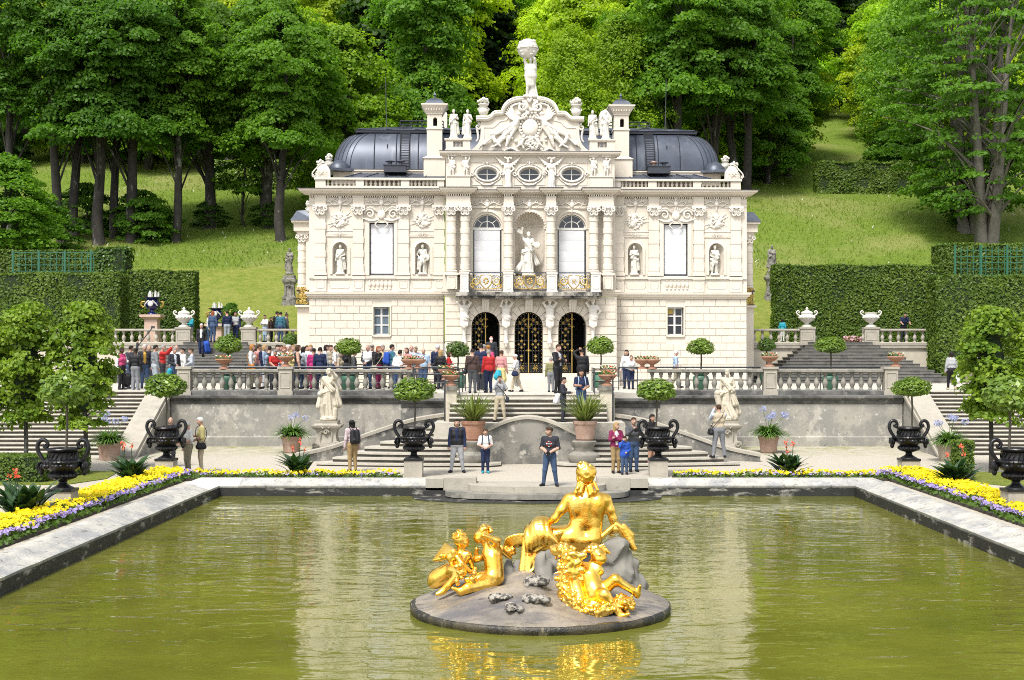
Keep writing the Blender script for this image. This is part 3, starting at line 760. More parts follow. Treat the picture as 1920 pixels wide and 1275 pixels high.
def sub_spans(a,b,holes):
 sp=[(a,b)]
 for h0,h1 in holes:
  nx=[]
  for s0,s1 in sp:
   if h1<=s0 or h0>=s1:nx.append((s0,s1));continue
   if h0>s0:nx.append((s0,h0))
   if h1<s1:nx.append((h1,s1))
  sp=nx
 return[s for s in sp if s[1]-s[0]>.05]
def blocks(mb,u0,u1,w0,w1,y,depth,holes,pitch=.34,bw=.66,gap=.024,side=None):
 """courses of slightly uneven rusticated blocks standing proud of the wall"""
 n=int(round((w1-w0)/pitch));pitch=(w1-w0)/n;r=random.Random(int(u0*100))
 for i in range(n):
  z0=w0+i*pitch;z1=z0+pitch-gap*1.25
  hs=[(h[0],h[1])for h in holes if z1>h[2]and z0<h[3]]
  for s0,s1 in sub_spans(u0,u1,hs):
   k=max(1,int(round((s1-s0)/bw)));off=(.5 if i%2 else 0)
   ed=[s0]+[s0+(s1-s0)*(j+off)/k for j in range(0 if off else 1,k)]+[s1]
   for a,c in zip(ed[:-1],ed[1:]):
    if c-a<.06:continue
    d=depth*r.uniform(.8,1.1);e=.008
    X0,X1,Z0,Z1=a+gap*.2,c-gap*.2,z0,z1
    V=[(X0,y,Z0),(X1,y,Z0),(X1,y,Z1),(X0,y,Z1),(X0+e,y-d,Z0+e),(X1-e,y-d,Z0+e),(X1-e,y-d,Z1-e),(X0+e,y-d,Z1-e)]
    mb.add(V,[(4,5,6,7),(0,1,5,4),(1,2,6,5),(2,3,7,6),(3,0,4,7)])
def cornice(mb,u0,u1,w0,w1,y,proj,ret=None,steps=((0,.0),(.18,.12),(.30,.30),(.34,.62),(.60,.70),(.66,.92),(1,1)),yb=None,e0=True,e1=True):
 """moulded band along u with returns; yb is the back"""
 yb=y+.3 if yb is None else yb
 H=w1-w0;V=[];k=len(steps)
 path=([(u0,yb,-1,0)]if e0 else[])+[(u0,y,-1 if e0 else 0,-1),(u1,y,1 if e1 else 0,-1)]+([(u1,yb,1,0)]if e1 else[])
 for(u,yy,nx,ny)in path:
  for t,o in steps:V.append((u+nx*o*proj,yy+ny*o*proj,w0+t*H))
  V.append((u,yy if yy==yb else yb,w1))
 k+=1;Fs=[]
 for i in range(len(path)-1):
  for j in range(k-1):Fs.append((i*k+j,(i+1)*k+j,(i+1)*k+j+1,i*k+j+1))
 Fs.append(tuple(range(k-1,-1,-1))if False else tuple(range(k)));Fs.append(tuple(reversed([(len(path)-1)*k+j for j in range(k)])))
 mb.add(V,Fs)
def dentils(mb,u0,u1,w0,w1,y,d=.07,pitch=.105):
 n=int((u1-u0)/pitch)
 for i in range(n):
  a=u0+(i+.25)*pitch;mb.box(a,a+pitch*.5,y-d,y,w0,w1)
def wave(mb,pts,r0,r1,y,n=5,m=0,flat=.8,seg=6):
 P=spline([(p[0],y-(p[2]if len(p)>2 else 0),p[1])for p in pts],seg);mb.tube(P,[r0,(r0+r1)*.55,r1],n,m,flat=flat)
def scroll(mb,u,w,y,R0,turns,dirn,a0,r0,r1,m=0):
 pts=[]
 for t in np.linspace(0,1,int(14*turns)):
  a=a0+dirn*turns*2*PI*t;q=R0*(1-.85*t);pts.append((u+q*math.cos(a),y-.02-.04*t,w+q*math.sin(a)))
 mb.tube(pts,[r0,r1],5,m)
def mask_orn(mb,u,w,s,y):
 """frieze ornament: shell and mask with two branching scrolls"""
 mb.ball((u,y-.04*s,w),(.13*s,.10*s,.17*s),0,10,8);mb.ball((u,y-.03*s,w+.24*s),(.07*s,.06*s,.10*s))
 for q in(1,-1):
  wave(mb,[(u+q*.08*s,w),(u+q*.35*s,w+.13*s,.05*s),(u+q*.6*s,w+.02*s,.03),(u+q*.9*s,w+.10*s)],.055*s,.015*s,y)
  wave(mb,[(u+q*.1*s,w-.1*s),(u+q*.38*s,w-.12*s,.04),(u+q*.62*s,w+.12*s,.03),(u+q*.7*s,w+.25*s)],.04*s,.012*s,y)
  scroll(mb,u+q*.40*s,w+.17*s,y,.10*s,1.0,q,PI/2,.035*s,.015*s)
  for k in range(3):wave(mb,[(u+q*.06*s,w+.08*s),(u+q*(.10+.08*k)*s,w+(.32-.07*k)*s,.03)],.04*s,.02*s,y,4)
 wave(mb,[(u,w-.1*s),(u,w-.42*s,.02)],.09*s,.03*s,y)
def cartouche(mb,u,w,s,y):
 for q in(1,-1):
  scroll(mb,u+q*.55*s,w+.05*s,y,.24*s,1.4,q,PI if q<0 else 0,.055*s,.02*s)
  wave(mb,[(u+q*.12*s,w-.2*s),(u+q*.5*s,w-.28*s,.05),(u+q*.9*s,w-.16*s,.03),(u+q*1.12*s,w-.24*s)],.06*s,.025*s,y)
  wave(mb,[(u+q*.2*s,w+.15*s),(u+q*.5*s,w+.36*s,.05),(u+q*.82*s,w+.2*s),(u+q*.98*s,w-.1*s)],.045*s,.02*s,y)
  wave(mb,[(u+q*.1*s,w-.25*s),(u+q*.3*s,w-.46*s),(u+q*.12*s,w-.62*s)],.05*s,.02*s,y)
  for k in range(3):wave(mb,[(u,w),(u+q*(.1+.12*k)*s,w+(.42-.08*k)*s,.04)],.045*s,.025*s,y,4)
 mb.ball((u,y-.03,w),(.19*s,.09*s,.22*s),0,10,8)
def trophy(mb,u,w,s,y,seed):
 r=random.Random(seed)
 for k in range(9):
  a=r.uniform(0,PI);L=r.uniform(.5,.85)*s
  wave(mb,[(u-L*math.cos(a),w-L*math.sin(a)*.8),(u,w,.06),(u+L*math.cos(a)*.9,w+L*math.sin(a)*.8)],.02*s,.03*s,y,5)
 for k in range(16):
  a=k/16*2*PI;q=.36*s*r.uniform(.8,1.15)
  mb.ball((u+q*math.cos(a),y-.03,w+q*math.sin(a)),(r.uniform(.06,.1)*s,.05*s,r.uniform(.06,.1)*s),0,6,5)
 for k in range(5):mb.ball((u+r.uniform(-.2,.2)*s,y-.05,w+r.uniform(-.25,.3)*s),(r.uniform(.1,.16)*s,.07*s,r.uniform(.1,.17)*s),0,7,6)
def panel_line(mb,u0,u1,w0,w1,y,t=.028,d=.03,notch=0):
 if notch:pts=[(u0,w1),(u1,w1),(u1,w0+notch),(u1-notch,w0),(u0+notch,w0),(u0,w0+notch),(u0,w1)]
 else:pts=[(u0,w1),(u1,w1),(u1,w0),(u0,w0),(u0,w1)]
 for a,c in zip(pts[:-1],pts[1:]):
  mb.tube([(a[0],y,a[1]),(c[0],y,c[1])],t,4)
def niche(mb,cx,z0,r,zs,y,dep=1.0,n=16,m=0):
 """half-round recess with a quarter dome"""
 V=[];rows=[]
 for z in(z0,zs):rows.append([(cx+r*math.cos(PI*i/n),y+r*dep*math.sin(PI*i/n),z)for i in range(n+1)])
 for k in range(1,7):
  f=k/6*PI/2;q=r*math.cos(f)
  rows.append([(cx+q*math.cos(PI*i/n),y+q*dep*math.sin(PI*i/n),zs+r*math.sin(f))for i in range(n+1)])
 V=[p for rr in rows for p in rr];k=n+1
 mb.add(V,[(j*k+i,j*k+i+1,(j+1)*k+i+1,(j+1)*k+i)for j in range(len(rows)-1)for i in range(n)],m)
 mb.add(rows[0],[tuple(range(k))],m)
def arch_band(mb,cx,z0,zs,r,wd,y,d,n=18,m=0):
 """raised moulding around an arched opening"""
 inn=[(cx+r,z0)]+[(cx+r*math.cos(PI*i/n),zs+r*math.sin(PI*i/n))for i in range(n+1)]+[(cx-r,z0)]
 R1=r+wd
 out=[(cx+R1,z0)]+[(cx+R1*math.cos(PI*i/n),zs+R1*math.sin(PI*i/n))for i in range(n+1)]+[(cx-R1,z0)]
 k=len(inn);V=[(p[0],y-d,p[1])for p in inn]+[(p[0],y-d*.55,p[1])for p in out]+[(p[0],y,p[1])for p in out]+[(p[0],y,p[1])for p in inn]
 Fs=[]
 for i in range(k-1):
  Fs+=[(i+1,i,k+i,k+i+1),(k+i+1,k+i,2*k+i,2*k+i+1),(i,i+1,3*k+i+1,3*k+i)]
 mb.add(V,Fs,m)
W_BASE=2.2;W_G=ww(560);W_STR=ww(548);W_PAR=ww(519);W_ARC=ww(380);W_DEN=ww(371.5);W_COR=ww(357);W_RAIL=ww(334.8)
b=MB()
for s in(-1,1):
 lo=[rect(*sorted((s*wu(992+260.5),s*wu(992+291))),ww(628),ww(576))]
 u0,u1=sorted((s*UI,s*UO))
 b.prism(rect(u0,u1,W_BASE,W_G),.05,.5,holes=lo)
 h=lo[0];blocks(b,u0,u1,W_BASE+.25,W_G,.05,.032,[(h[0][0]-.06,h[1][0]+.06,h[0][1]-.06,h[2][1]+.06)])
 b.box(u0-.04,u1+.04,-.06,.3,W_BASE,W_BASE+.25)
 b.box(*sorted((s*(UO-.4),s*UO)),.5,13.5,W_BASE,W_G)
 hh=h;fr=.07
 for(a0,a1,c0,c1)in((h[0][0]-fr,h[0][0],h[0][1]-fr,h[2][1]+fr),(h[1][0],h[1][0]+fr,h[0][1]-fr,h[2][1]+fr),(h[0][0],h[1][0],h[2][1],h[2][1]+fr),(h[0][0],h[1][0],h[0][1]-fr*1.3,h[0][1])):b.box(a0,a1,-.035,.2,c0,c1)
GZ0,GZS,GR=cw(700),cw(611),.66
doors=[cu(909),cu(990),cu(1072)]
b.prism(rect(-3.98,4.08,W_BASE,cw(556)),CY+.05,CY+.75,holes=[arch(c,GZ0,GR,GZS)for c in doors])
piers=sub_spans(-3.98,4.08,[(c-GR-.02,c+GR+.02)for c in doors])
pit=.34
k=int((GZS-GZ0)/pit)
for i in range(k+1):
 z0=GZ0-.2+i*pit;z1=z0+pit-.03
 for a,c in piers:b.box(a+.004,c-.004,CY,CY+.3,z0,min(z1,GZS-.02))
for c in doors:
 nv=9
 for j in range(nv):
  if j==nv//2:continue
  a0,a1=PI*(j+.05)/nv,PI*(j+.95)/nv;ro=.98 if j%2 else 1.10
  poly=[(c+GR*math.cos(a0),GZS+GR*math.sin(a0)),(c+ro*math.cos(a0),GZS+ro*math.sin(a0)),(c+ro*math.cos(a1),GZS+ro*math.sin(a1)),(c+GR*math.cos(a1),GZS+GR*math.sin(a1))]
  b.prism(poly,CY,CY+.3)
for s in(-1,1):
 a0,a1=sorted((s*3.02,s*3.99));blocks(b,a0+.05,a1+.05,GZS,cw(558),CY+.05,.035,[])
 b.box(*sorted((s*3.6+.05,s*4.0+.05)),CY+.75,.6,W_BASE,cw(556))
b.box(-4.1,4.2,CY-.12,CY+.9,W_BASE,GZ0-.18);b.box(-2.95,3.0,CY-.35,CY-.1,W_BASE,GZ0-.30)
b.box(-2.95,3.0,CY-.12,CY+.72,GZ0-.18,GZ0-.004)
b.build('ground_floor_wall',RUSTIC,PAL,smooth=0)
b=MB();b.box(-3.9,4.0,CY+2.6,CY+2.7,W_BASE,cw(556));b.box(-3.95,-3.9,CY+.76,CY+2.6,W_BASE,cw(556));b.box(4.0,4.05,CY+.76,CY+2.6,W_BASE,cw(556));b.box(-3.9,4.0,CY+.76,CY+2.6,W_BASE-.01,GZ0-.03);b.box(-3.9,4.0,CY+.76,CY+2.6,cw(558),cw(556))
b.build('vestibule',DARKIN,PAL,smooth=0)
def gate(c,leaves):
 g=MB()
 y=CY+.42
 gg=MB()
 def inside(u,w,e=.02):
  return abs(u-c)<GR-e and(w<GZS or math.hypot(u-c,w-GZS)<GR-e)and w>GZ0
 for s in leaves:
  for i in range(5):
   u=c+s*(.03+(GR-.05)*i/4.0);top=GZS+math.sqrt(max(0,(GR-.02)**2-(u-c)**2))if abs(u-c)<GR-.02 else GZS
   g.box(u-.014,u+.014,y-.015,y+.015,GZ0+.02,top)
  for z in(GZ0+.04,GZ0+.45,GZ0+1.05,GZ0+1.55,GZS-.12,GZS+.08):g.box(*sorted((c+s*.02,c+s*(GR-.02))),y-.016,y+.016,z-.016,z+.016)
  g.tube([(c+s*(GR-.025)*math.sin(t),y,GZS+(GR-.025)*math.cos(t))for t in np.linspace(0,PI/2,9)],.02,4)
  g.box(*sorted((c+s*.03,c+s*(GR-.02))),y+.02,y+.03,GZ0+.04,GZ0+.4)
  for(uu,zz,q)in((.33,.25,.17),(.33,.78,.15),(.33,1.3,.16),(.30,GZS-GZ0-.30,.14),(.27,GZS-GZ0+.22,.16)):
   for t in(1,-1):
    for t2 in(1,-1):scroll(g,c+s*(uu+t*q*.5),GZ0+zz+t2*q*.45,y-.01,q*.5,1.2,t*t2,0 if t<0 else PI,.016,.009)
  rr=random.Random(int(c*50)+s)
  for(uu,zz,q)in((.33,.25,.17),(.33,.62,.06),(.33,.80,.08),(.33,1.22,.07),(.20,1.36,.06),(.46,1.36,.06),(.33,1.52,.08),(.31,1.78,.07),(.18,1.95,.06),(.44,1.92,.06),(.30,GZS-GZ0-.14,.09),(.22,GZS-GZ0+.28,.12),(.40,GZS-GZ0+.15,.09),(.14,GZS-GZ0+.08,.06)):
   for k in range(8):
    a=k*PI/4+.2;
    if inside(c+s*uu+q*math.cos(a),GZ0+zz+q*math.sin(a)):gg.tube([(c+s*uu+q*.15*math.cos(a),y-.03,GZ0+zz+q*.15*math.sin(a)),(c+s*uu+q*.6*math.cos(a+.3),y-.05,GZ0+zz+q*.6*math.sin(a+.3)),(c+s*uu+q*math.cos(a),y-.03,GZ0+zz+q*math.sin(a))],[.018,.014,.007],4)
   gg.ball((c+s*uu,y-.04,GZ0+zz),.022,0,6,5)
  for t in np.linspace(.05,.95,12):
   z=GZ0+.1+t*(GZS-GZ0);gg.ball((c+s*(GR-.055),y-.025,z),.021,0,5,4)
  for t in np.linspace(.06,.9,6):
   a=t*PI/2;gg.ball((c+s*(GR-.06)*math.cos(a),y-.025,GZS+(GR-.06)*math.sin(a)),.024,0,5,4)
  for z in(GZ0+.07,GZ0+.47,GZ0+1.07):
   for q in(.12,.24,.36,.48):gg.ball((c+s*q,y-.02,z),.016,0,5,4)
 gg.box(c-.018,c+.018,y-.045,y-.018,GZ0+.03,GZS+GR-.06)
 for z in(GZ0+1.05,GZS-.05,GZS+.3):
  gg.ball((c,y-.05,z),(.05,.03,.05),0,8,6)
  for q in(1,-1):gg.tube([(c,y-.04,z),(c+q*.07,y-.04,z+.06),(c+q*.11,y-.04,z)],[.018,.012],4)
 if len(leaves)==1:
  s=-leaves[0]
  for i in range(5):g.box(c+s*(GR-.04)-.012,c+s*(GR-.04)+.012,y+.05+i*.14,y+.075+i*.14,GZ0+.02,GZS+.2)
  for z in(GZ0+.05,GZ0+.5,GZ0+1.1,GZS):
   g.box(c+s*(GR-.04)-.012,c+s*(GR-.04)+.012,y+.05,y+.63,z-.015,z+.015)
   for q in range(4):gg.ball((c+s*(GR-.07),y+.1+q*.14,z+.1),.018,0,5,4)
 o=g.build('gate',IRON_M,PAL,smooth=40);gg.build('gilded_ornament',GILT_P,o,smooth=60)
gate(doors[0],(-1,));gate(doors[1],(-1,1));gate(doors[2],(-1,))
key=MB();key.prism_x([(0,0),(-.34,0),(-.36,-.08),(-.30,-.22),(-.2,-.36),(-.12,-.50),(-.06,-.62),(0,-.62)],-.17,.17)
for q in(-.10,.0,.10):key.tube(spline([(q,-.35,-.05),(q,-.31,-.22),(q,-.21,-.36),(q,-.08,-.6)],4),.035,5)
key.box(-.21,.21,-.38,0,0,.06)
kme=key.mesh('keystone',[ORN],40)
for c in doors:link('keystone',kme,PAL,(c,CY,cw(560)))
def atlas_mesh(seed):
 armset=[('head','head'),('head','high'),('head','head'),('hip','head')][seed]
 P,hands,hc,rt=body(1.72,armset[0],armset[1],'stand',fat=1.2,hair='curly',sleeve='none')
 P=[p for p in P if not(p[0]=='c' and p[5]in(SHOE,))and not(p[0]=='c' and p[5]==BOT and min(p[1][2],p[2][2])<.6)]
 P.append(cap((-.06,-.0,.92),(.08,-.05,.84),.17,.15,0,fold=(.2,8,0,3)));P.append(cap((0,-.03,.80),(0,-.02,.55),.17,.10,0,fold=(.18,7,0,2)))
 P.append(cap((0,.03,.6),(0,.05,-.12),.12,.07));P.append(ell((0,-.10,.52),(.12,.10,.13)));
 for q in(1,-1):P.append(cap((q*.15,-.07,.72),(q*.13,-.10,.48),.06,.05,0));P.append(cap((q*.13,-.10,.48),(0,-.12,.40),.05,.06,0))
 P.append(cap((0,.02,-.1),(0,.03,-.32),.08,.11));P.append(ell((0,-.04,-.30),(.13,.09,.12)));P.append(ell((0,-.03,-.45),(.07,.06,.09)))
 P=[p[:5]+(0,)+p[6:]if p[0]=='c' else p[:3]+(0,)+p[4:]for p in P]
 mb=MB();add_sdf(mb,P,.028,.03);mb.box(-.30,.30,-.22,.1,1.70,1.86);mb.box(-.35,.35,-.26,.1,1.86,2.0)
 for hd in hands:add_hand(mb,hd,1.72,0)
 return mb.mesh('atlas_figure',[ORN],60)
for i,px in enumerate((869,947,1029,1110)):link('atlas_figure',atlas_mesh(i),PAL,(cu(px),CY-.16,cw(549)-2.02))
bal=MB();bs=[]
bal.prism_z([(cu(853),CY+.2),(cu(853),CY-.55),(cu(866),CY-.9),(cu(1112),CY-.9),(cu(1126),CY-.55),(cu(1126),CY+.2)],cw(556),cw(549))
bal.prism_z([(cu(858),CY+.2),(cu(858),CY-.48),(cu(870),CY-.78),(cu(1108),CY-.78),(cu(1121),CY-.48),(cu(1121),CY+.2)],cw(560.5),cw(556.2))
balcony=bal.build('balcony',SLAB_B,PAL,smooth=0)
for p0,p1 in((862,877),(942,959),(1023,1041),(1105,1122)):
 b=MB();a0,a1=cu(p0),cu(p1);b.box(a0,a1,CY-.74,CY-.40,cw(549)+.003,cw(515));b.box(a0-.03,a1+.03,CY-.77,CY-.37,cw(515),cw(512.5));b.box(a0-.03,a1+.03,CY-.77,CY-.37,cw(549)+.003,cw(546));panel_line(b,a0+.08,a1-.08,cw(543),cw(519),CY-.745,.018,notch=.06)
 b.build('balcony_pedestal',ORN,balcony,smooth=0)
for i,(p0,p1)in enumerate(((878,941),(960,1022),(1042,1104))):
 g=MB();a0,a1=cu(p0)+.01,cu(p1)-.01;z0,z1=cw(547),cw(514);y=CY-.60;c=(a0+a1)/2;zc=(z0+z1)/2
 fr=MB();fr.box(a0,a1,y-.03,y+.03,z1,z1+.05);fr.box(a0,a1,y-.02,y+.02,z0,z0+.03)
 for q in(a0+.02,a1-.02):fr.box(q-.015,q+.015,y-.02,y+.02,z0,z1)
 for k in range(13):u=a0+(a1-a0)*(k+.5)/13;fr.box(u-.006,u+.006,y-.006,y+.006,z0,z0+.2)
 for q in(1,-1):
  for(du,dz,rr)in((.62,.18,.12),(.60,-.16,.13),(.36,.22,.11),(.36,-.22,.11),(.70,.0,.07)):scroll(fr,c+q*du,zc+dz,y,rr,1.4,q,0,.014,.008)
  wave(g,[(c,z0+.08),(c+q*.24,zc-.08,.06),(c+q*.26,z1-.14,.08),(c+q*.06,z1-.08,.06)],.035,.025,y)
  scroll(g,c+q*.48,zc+.05,y,.20,1.5,q,PI if q>0 else 0,.04,.016);scroll(g,c+q*.62,zc-.16,y,.13,1.3,-q,0,.032,.014)
  wave(g,[(c+q*.1,z0+.1),(c+q*.42,z0+.12,.04),(c+q*.7,z0+.22,.03),(c+q*.74,z1-.1)],.03,.015,y)
  for k in range(4):g.ball((c+q*(.2+.15*k),y-.03,z1-.1-.05*(k%2)),.03,0,6,5)
 if i==2:
  wave(g,[(c-.09,zc+.13,.04),(c,zc,.06),(c+.1,zc-.12,.04)],.022,.022,y);wave(g,[(c+.08,zc+.13,.04),(c-.08,zc-.1,.05)],.02,.02,y);scroll(g,c,zc+.02,y-.02,.12,1.2,1,0,.018,.012)
 else:
  for k in range(7):a=k*.9;g.ball((c+.1*math.cos(a),y-.05,zc+.05+.12*math.sin(a)),.05,0,7,5)
 o=fr.build('balcony_railing',RAILM,balcony,smooth=50);g.build('gilded_panel',GILT_P,o,smooth=60)
for s in(-1,1):
 b=MB()
 e0,e1=(s<0),(s>0)
 u0,u1=sorted((s*UI,s*UO))
 cornice(b,u0,u1,W_G,W_STR,.0,.20,e0=e0,e1=e1,yb=.4)
 cornice(b,*sorted((s*3.10+.05,s*4.05+.05)),W_G+.07,W_STR+.07,CY+.06,.16,yb=.6)
 b.box(u0,u1,-.02,.4,W_STR,ww(523));b.box(u0,u1,-.09,.4,ww(523),W_PAR)
 for p0,p1 in((378,401),(308,330),(224,246),(158,178)):
  a0,a1=sorted((s*p0/SW,s*p1/SW));b.box(a0,a1,-.10,.1,W_STR+.02,ww(524));b.box(a0-.03,a1+.03,-.15,.1,ww(524),W_PAR+.005);panel_line(b,a0+.09,a1-.09,ww(541),ww(527),-.105,.016,notch=.07)
 for p0,p1 in((332,376),(180,222)):
  a0,a1=sorted((s*p0/SW,s*p1/SW));panel_line(b,a0+.08,a1-.08,ww(541),ww(526),-.025,.018,notch=.09)
 b.box(*sorted((s*3.1+.05,s*UI)),CWALL-.35,.4,W_STR+.07,cw(516))
 for p0,p1 in((114,129),(136,155)):
  a0,a1=sorted((s*p0/SCn,s*p1/SCn));b.box(a0,a1,CWALL-.78,CWALL,W_STR+.08,cw(517));b.box(a0-.03,a1+.03,CWALL-.82,CWALL,cw(517),cw(514.5));panel_line(b,a0+.08,a1-.08,cw(542),cw(521),CWALL-.785,.016,notch=.07)
 b.build('string_course',PLASTER,PAL,smooth=0)
bl=MB();bl.lathe([(.055,0),(.055,.04),(.03,.06),(.075,.16),(.085,.22),(.05,.32),(.03,.37),(.05,.40),(.05,.44)],8)
blm=bl.mesh('baluster',[PLASTER],50)
for s in(-1,1):
 for k in range(6):
  a=s*(255.5+(k+.5)*46/6)/SW;o=link('wall_baluster',blm,PAL,(a,-.035,ww(542)));o.scale=(1,.8,.95)
b=MB()
for s in(-1,1):
 u0,u1=sorted((s*UI,s*UO))
 holes=[rect(*sorted((s*253/SW,s*298.5/SW)),ww(517),ww(419))]
 for c in(353,199.5):holes.append(arch(s*c/SW,ww(514.5),13.6/SW,ww(469)))
 b.prism(rect(u0,u1,W_PAR,W_ARC),0,.4,holes=holes)
 b.box(*sorted((s*(UO-.4),s*UO)),.4,13.5,W_STR,W_COR)
 for c in(353,199.5):
  niche(b,s*c/SW,ww(514.5),13.6/SW,ww(469),.0)
  arch_band(b,s*c/SW,ww(515),ww(469),14.0/SW,5.2/SW,0,.07)
  a0,a1=s*c/SW-.75,s*c/SW+.75
  b.box(a0,a1,-.045,0,ww(444.5),ww(442));b.box(a0,a1,-.03,0,ww(441.3),ww(439.8))
 h=holes[0];x0,x1,z0,z1=h[0][0],h[1][0],h[0][1],h[2][1];f=.17
 for(a0,a1,c0,c1)in((x0-f,x0,z0,z1+f),(x1,x1+f,z0,z1+f),(x0,x1,z1,z1+f)):b.box(a0,a1,-.07,.05,c0,c1)
 f2=.24
 for(a0,a1,c0,c1)in((x0-f2,x0-f,z0,z1+f),(x1+f,x1+f2,z0,z1+f),(x0-f2,x1+f2,z1+f,z1+f2)):b.box(a0,a1,-.045,.03,c0,c1)
b.prism(rect(-3.96,4.06,W_PAR-.6,cw(365)),CWALL,CWALL+.5,holes=[arch(cu(912),cw(549)+.02,.68,cw(428),rz=.70),arch(cu(1072),cw(549)+.02,.68,cw(428),rz=.70),arch(cu(992.5),cw(517),.70,cw(424))])
niche(b,cu(992.5),cw(517),.70,cw(424),CWALL,n=20)
for c in(912,992.5,1072):arch_band(b,cu(c),cw(424),cw(424),.72,.12,CWALL,.07);
for p in(878,944,962,1024,1042,1100):b.box(cu(p)-.14,cu(p)+.14,CWALL-.05,CWALL+.02,cw(428),cw(423))
for k in range(13):
 a=PI*(k+.5)/13;pts=[]
 for t in np.linspace(.12,.97,7):
  q=.70*t;rr=math.sqrt(max(.0,.70**2-q**2));pts.append((cu(992.5)+q*math.cos(a),CWALL+rr*.98,cw(424)+q*math.sin(a)))
 b.tube(pts,[.012,.03,.04],5)
for k in range(17):
 a=PI*k/16;b.ball((cu(992.5)+.72*math.cos(a),CWALL-.03,cw(424)+.72*math.sin(a)),.055,0,6,5)
for s in(-1,1):b.box(*sorted((s*3.6+.05,s*4.0+.05)),CWALL+.5,.6,W_STR,cw(365))
b.build('upper_wall',PLASTER,PAL,smooth=40)
mo=MB();mask_orn(mo,0,0,.88,0);mome=mo.mesh('frieze_ornament',[ORN],60)
for s in(-1,1):
 for c in(353,276,199.5):link('frieze_ornament',mome,PAL,(s*c/SW,-.02,ww(381)))
 b=MB();cartouche(b,s*276/SW,ww(404),1.0,-.06);b.build('window_cartouche',ORN,PAL,smooth=60)
 for i,c in enumerate((353,199.5)):
  b=MB();trophy(b,s*c/SW,ww(414),.85,-.0,10*i+s);b.build('trophy_relief',ORN,PAL,smooth=60)
  b=MB();mask_orn(b,s*c/SW,ww(440),.34,-.05);b.build('niche_mask',ORN,PAL,smooth=60)
  b=MB();panel_line(b,s*c/SW-.82,s*c/SW+.82,ww(434),ww(388),-.012,.018);b.build('panel_moulding',ORN,PAL,smooth=60)
for c in(912,992,1072):link('frieze_ornament',mome,PAL,(cu(c),CWALL-.03,cw(383)))
def capital(mb,hw,d,z0,z1,round_=False):
 H=z1-z0
 if round_:mb.lathe([(hw*.92,0),(hw*.95,H*.12),(hw*.88,H*.16),(hw*1.0,H*.45),(hw*1.25,H*.80)],14,(0,0,z0))
 else:mb.add([(-hw*.95,-d,z0),(hw*.95,-d,z0),(hw*1.2,-d-.07,z0+H*.8),(-hw*1.2,-d-.07,z0+H*.8),(-hw*.95,.0,z0),(hw*.95,0,z0),(hw*1.2,0,z0+H*.8),(-hw*1.2,0,z0+H*.8)],[(0,1,2,3),(1,5,6,2),(4,0,3,7),(5,4,7,6),(3,2,6,7),(0,4,5,1)])
 yf=-(hw*1.15 if round_ else d+.08)
 mb.box(-hw*1.45,hw*1.45,yf-.05,(hw*1.45 if round_ else 0),z0+H*.84,z1)
 for q in(1,-1):
  scroll(mb,q*hw*1.15,z0+H*.66,yf,.115,1.3,q,PI/2,.045,.02)
  wave(mb,[(q*hw*.9,z0+H*.25),(q*hw*.4,z0+H*.05,.05),(0,z0+H*.22,.06)],.04,.03,yf+.02)
  for k in(.25,.7):wave(mb,[(q*hw*k,z0+.02),(q*hw*(k+.1),z0+H*.35,.05),(q*hw*(k+.25),z0+H*.45,.10)],.05,.03,yf+.05,5)
 mb.ball((0,yf-.04,z0+H*.86),(.075,.05,.075),0,7,6);wave(mb,[(0,z0+.02),(0,z0+H*.4,.07),(0,z0+H*.5,.11)],.06,.03,yf+.05)
ZP0,ZP1,ZC1=ww(517),ww(405),ww(386.5)
p=MB();hw=.235
p.box(-hw-.07,hw+.07,-.16,0,ZP0,ZP0+.12);p.box(-hw-.035,hw+.035,-.13,0,ZP0+.12,ZP0+.2)
nb=8;hh=(ZP1-ZP0-.2)/nb
for i in range(nb):
 z=ZP0+.2+i*hh
 if i%2:p.box(-hw,hw,-.10,0,z,z+hh)
 else:p.box(-hw-.022,hw+.022,-.122,0,z+.012,z+hh-.012);p.box(-hw,hw,-.10,0,z,z+hh)
pme=p.mesh('pilaster',[PLASTER],0)
c=MB();capital(c,hw,.10,ZP1,ZC1);cme=c.mesh('capital',[ORN],50)
for s in(-1,1):
 for q in(389.5,319,234.5,168):
  o=link('pilaster',pme,PAL,(s*q/SW,-.004,0));link('capital',cme,o)
ZQ0,ZQ1,ZD1=cw(515),cw(405),cw(387)
p=MB();rc=.21;pr=[(rc+.10,0),(rc+.10,.09),(rc+.04,.10),(rc+.07,.15),(rc+.04,.20),(rc+.005,.22)]
nb=9;H=ZQ1-ZQ0-.22;hh=H/nb
for i in range(nb):
 z=.22+i*hh;e=.024 if i%2==0 else.0
 pr+=[(rc+.0,z+.012),(rc+e,z+.03),(rc+e,z+hh-.03),(rc,z+hh-.012)]
p.lathe(pr,18,(0,0,ZQ0));p.box(-rc-.11,rc+.11,-rc-.11,rc+.11,ZQ0-.02,ZQ0+.05)
colme=p.mesh('column',[PLASTER],40);c=MB();capital(c,rc,0,ZQ1,ZD1,True);cme2=c.mesh('capital',[ORN],50)
COLX=(845,870.5,951.5,1031.5,1111.5,1138.5)
for q in COLX:
 o=link('column',colme,PAL,(cu(q),CWALL-.45,0));link('capital',cme2,o)
b=MB()
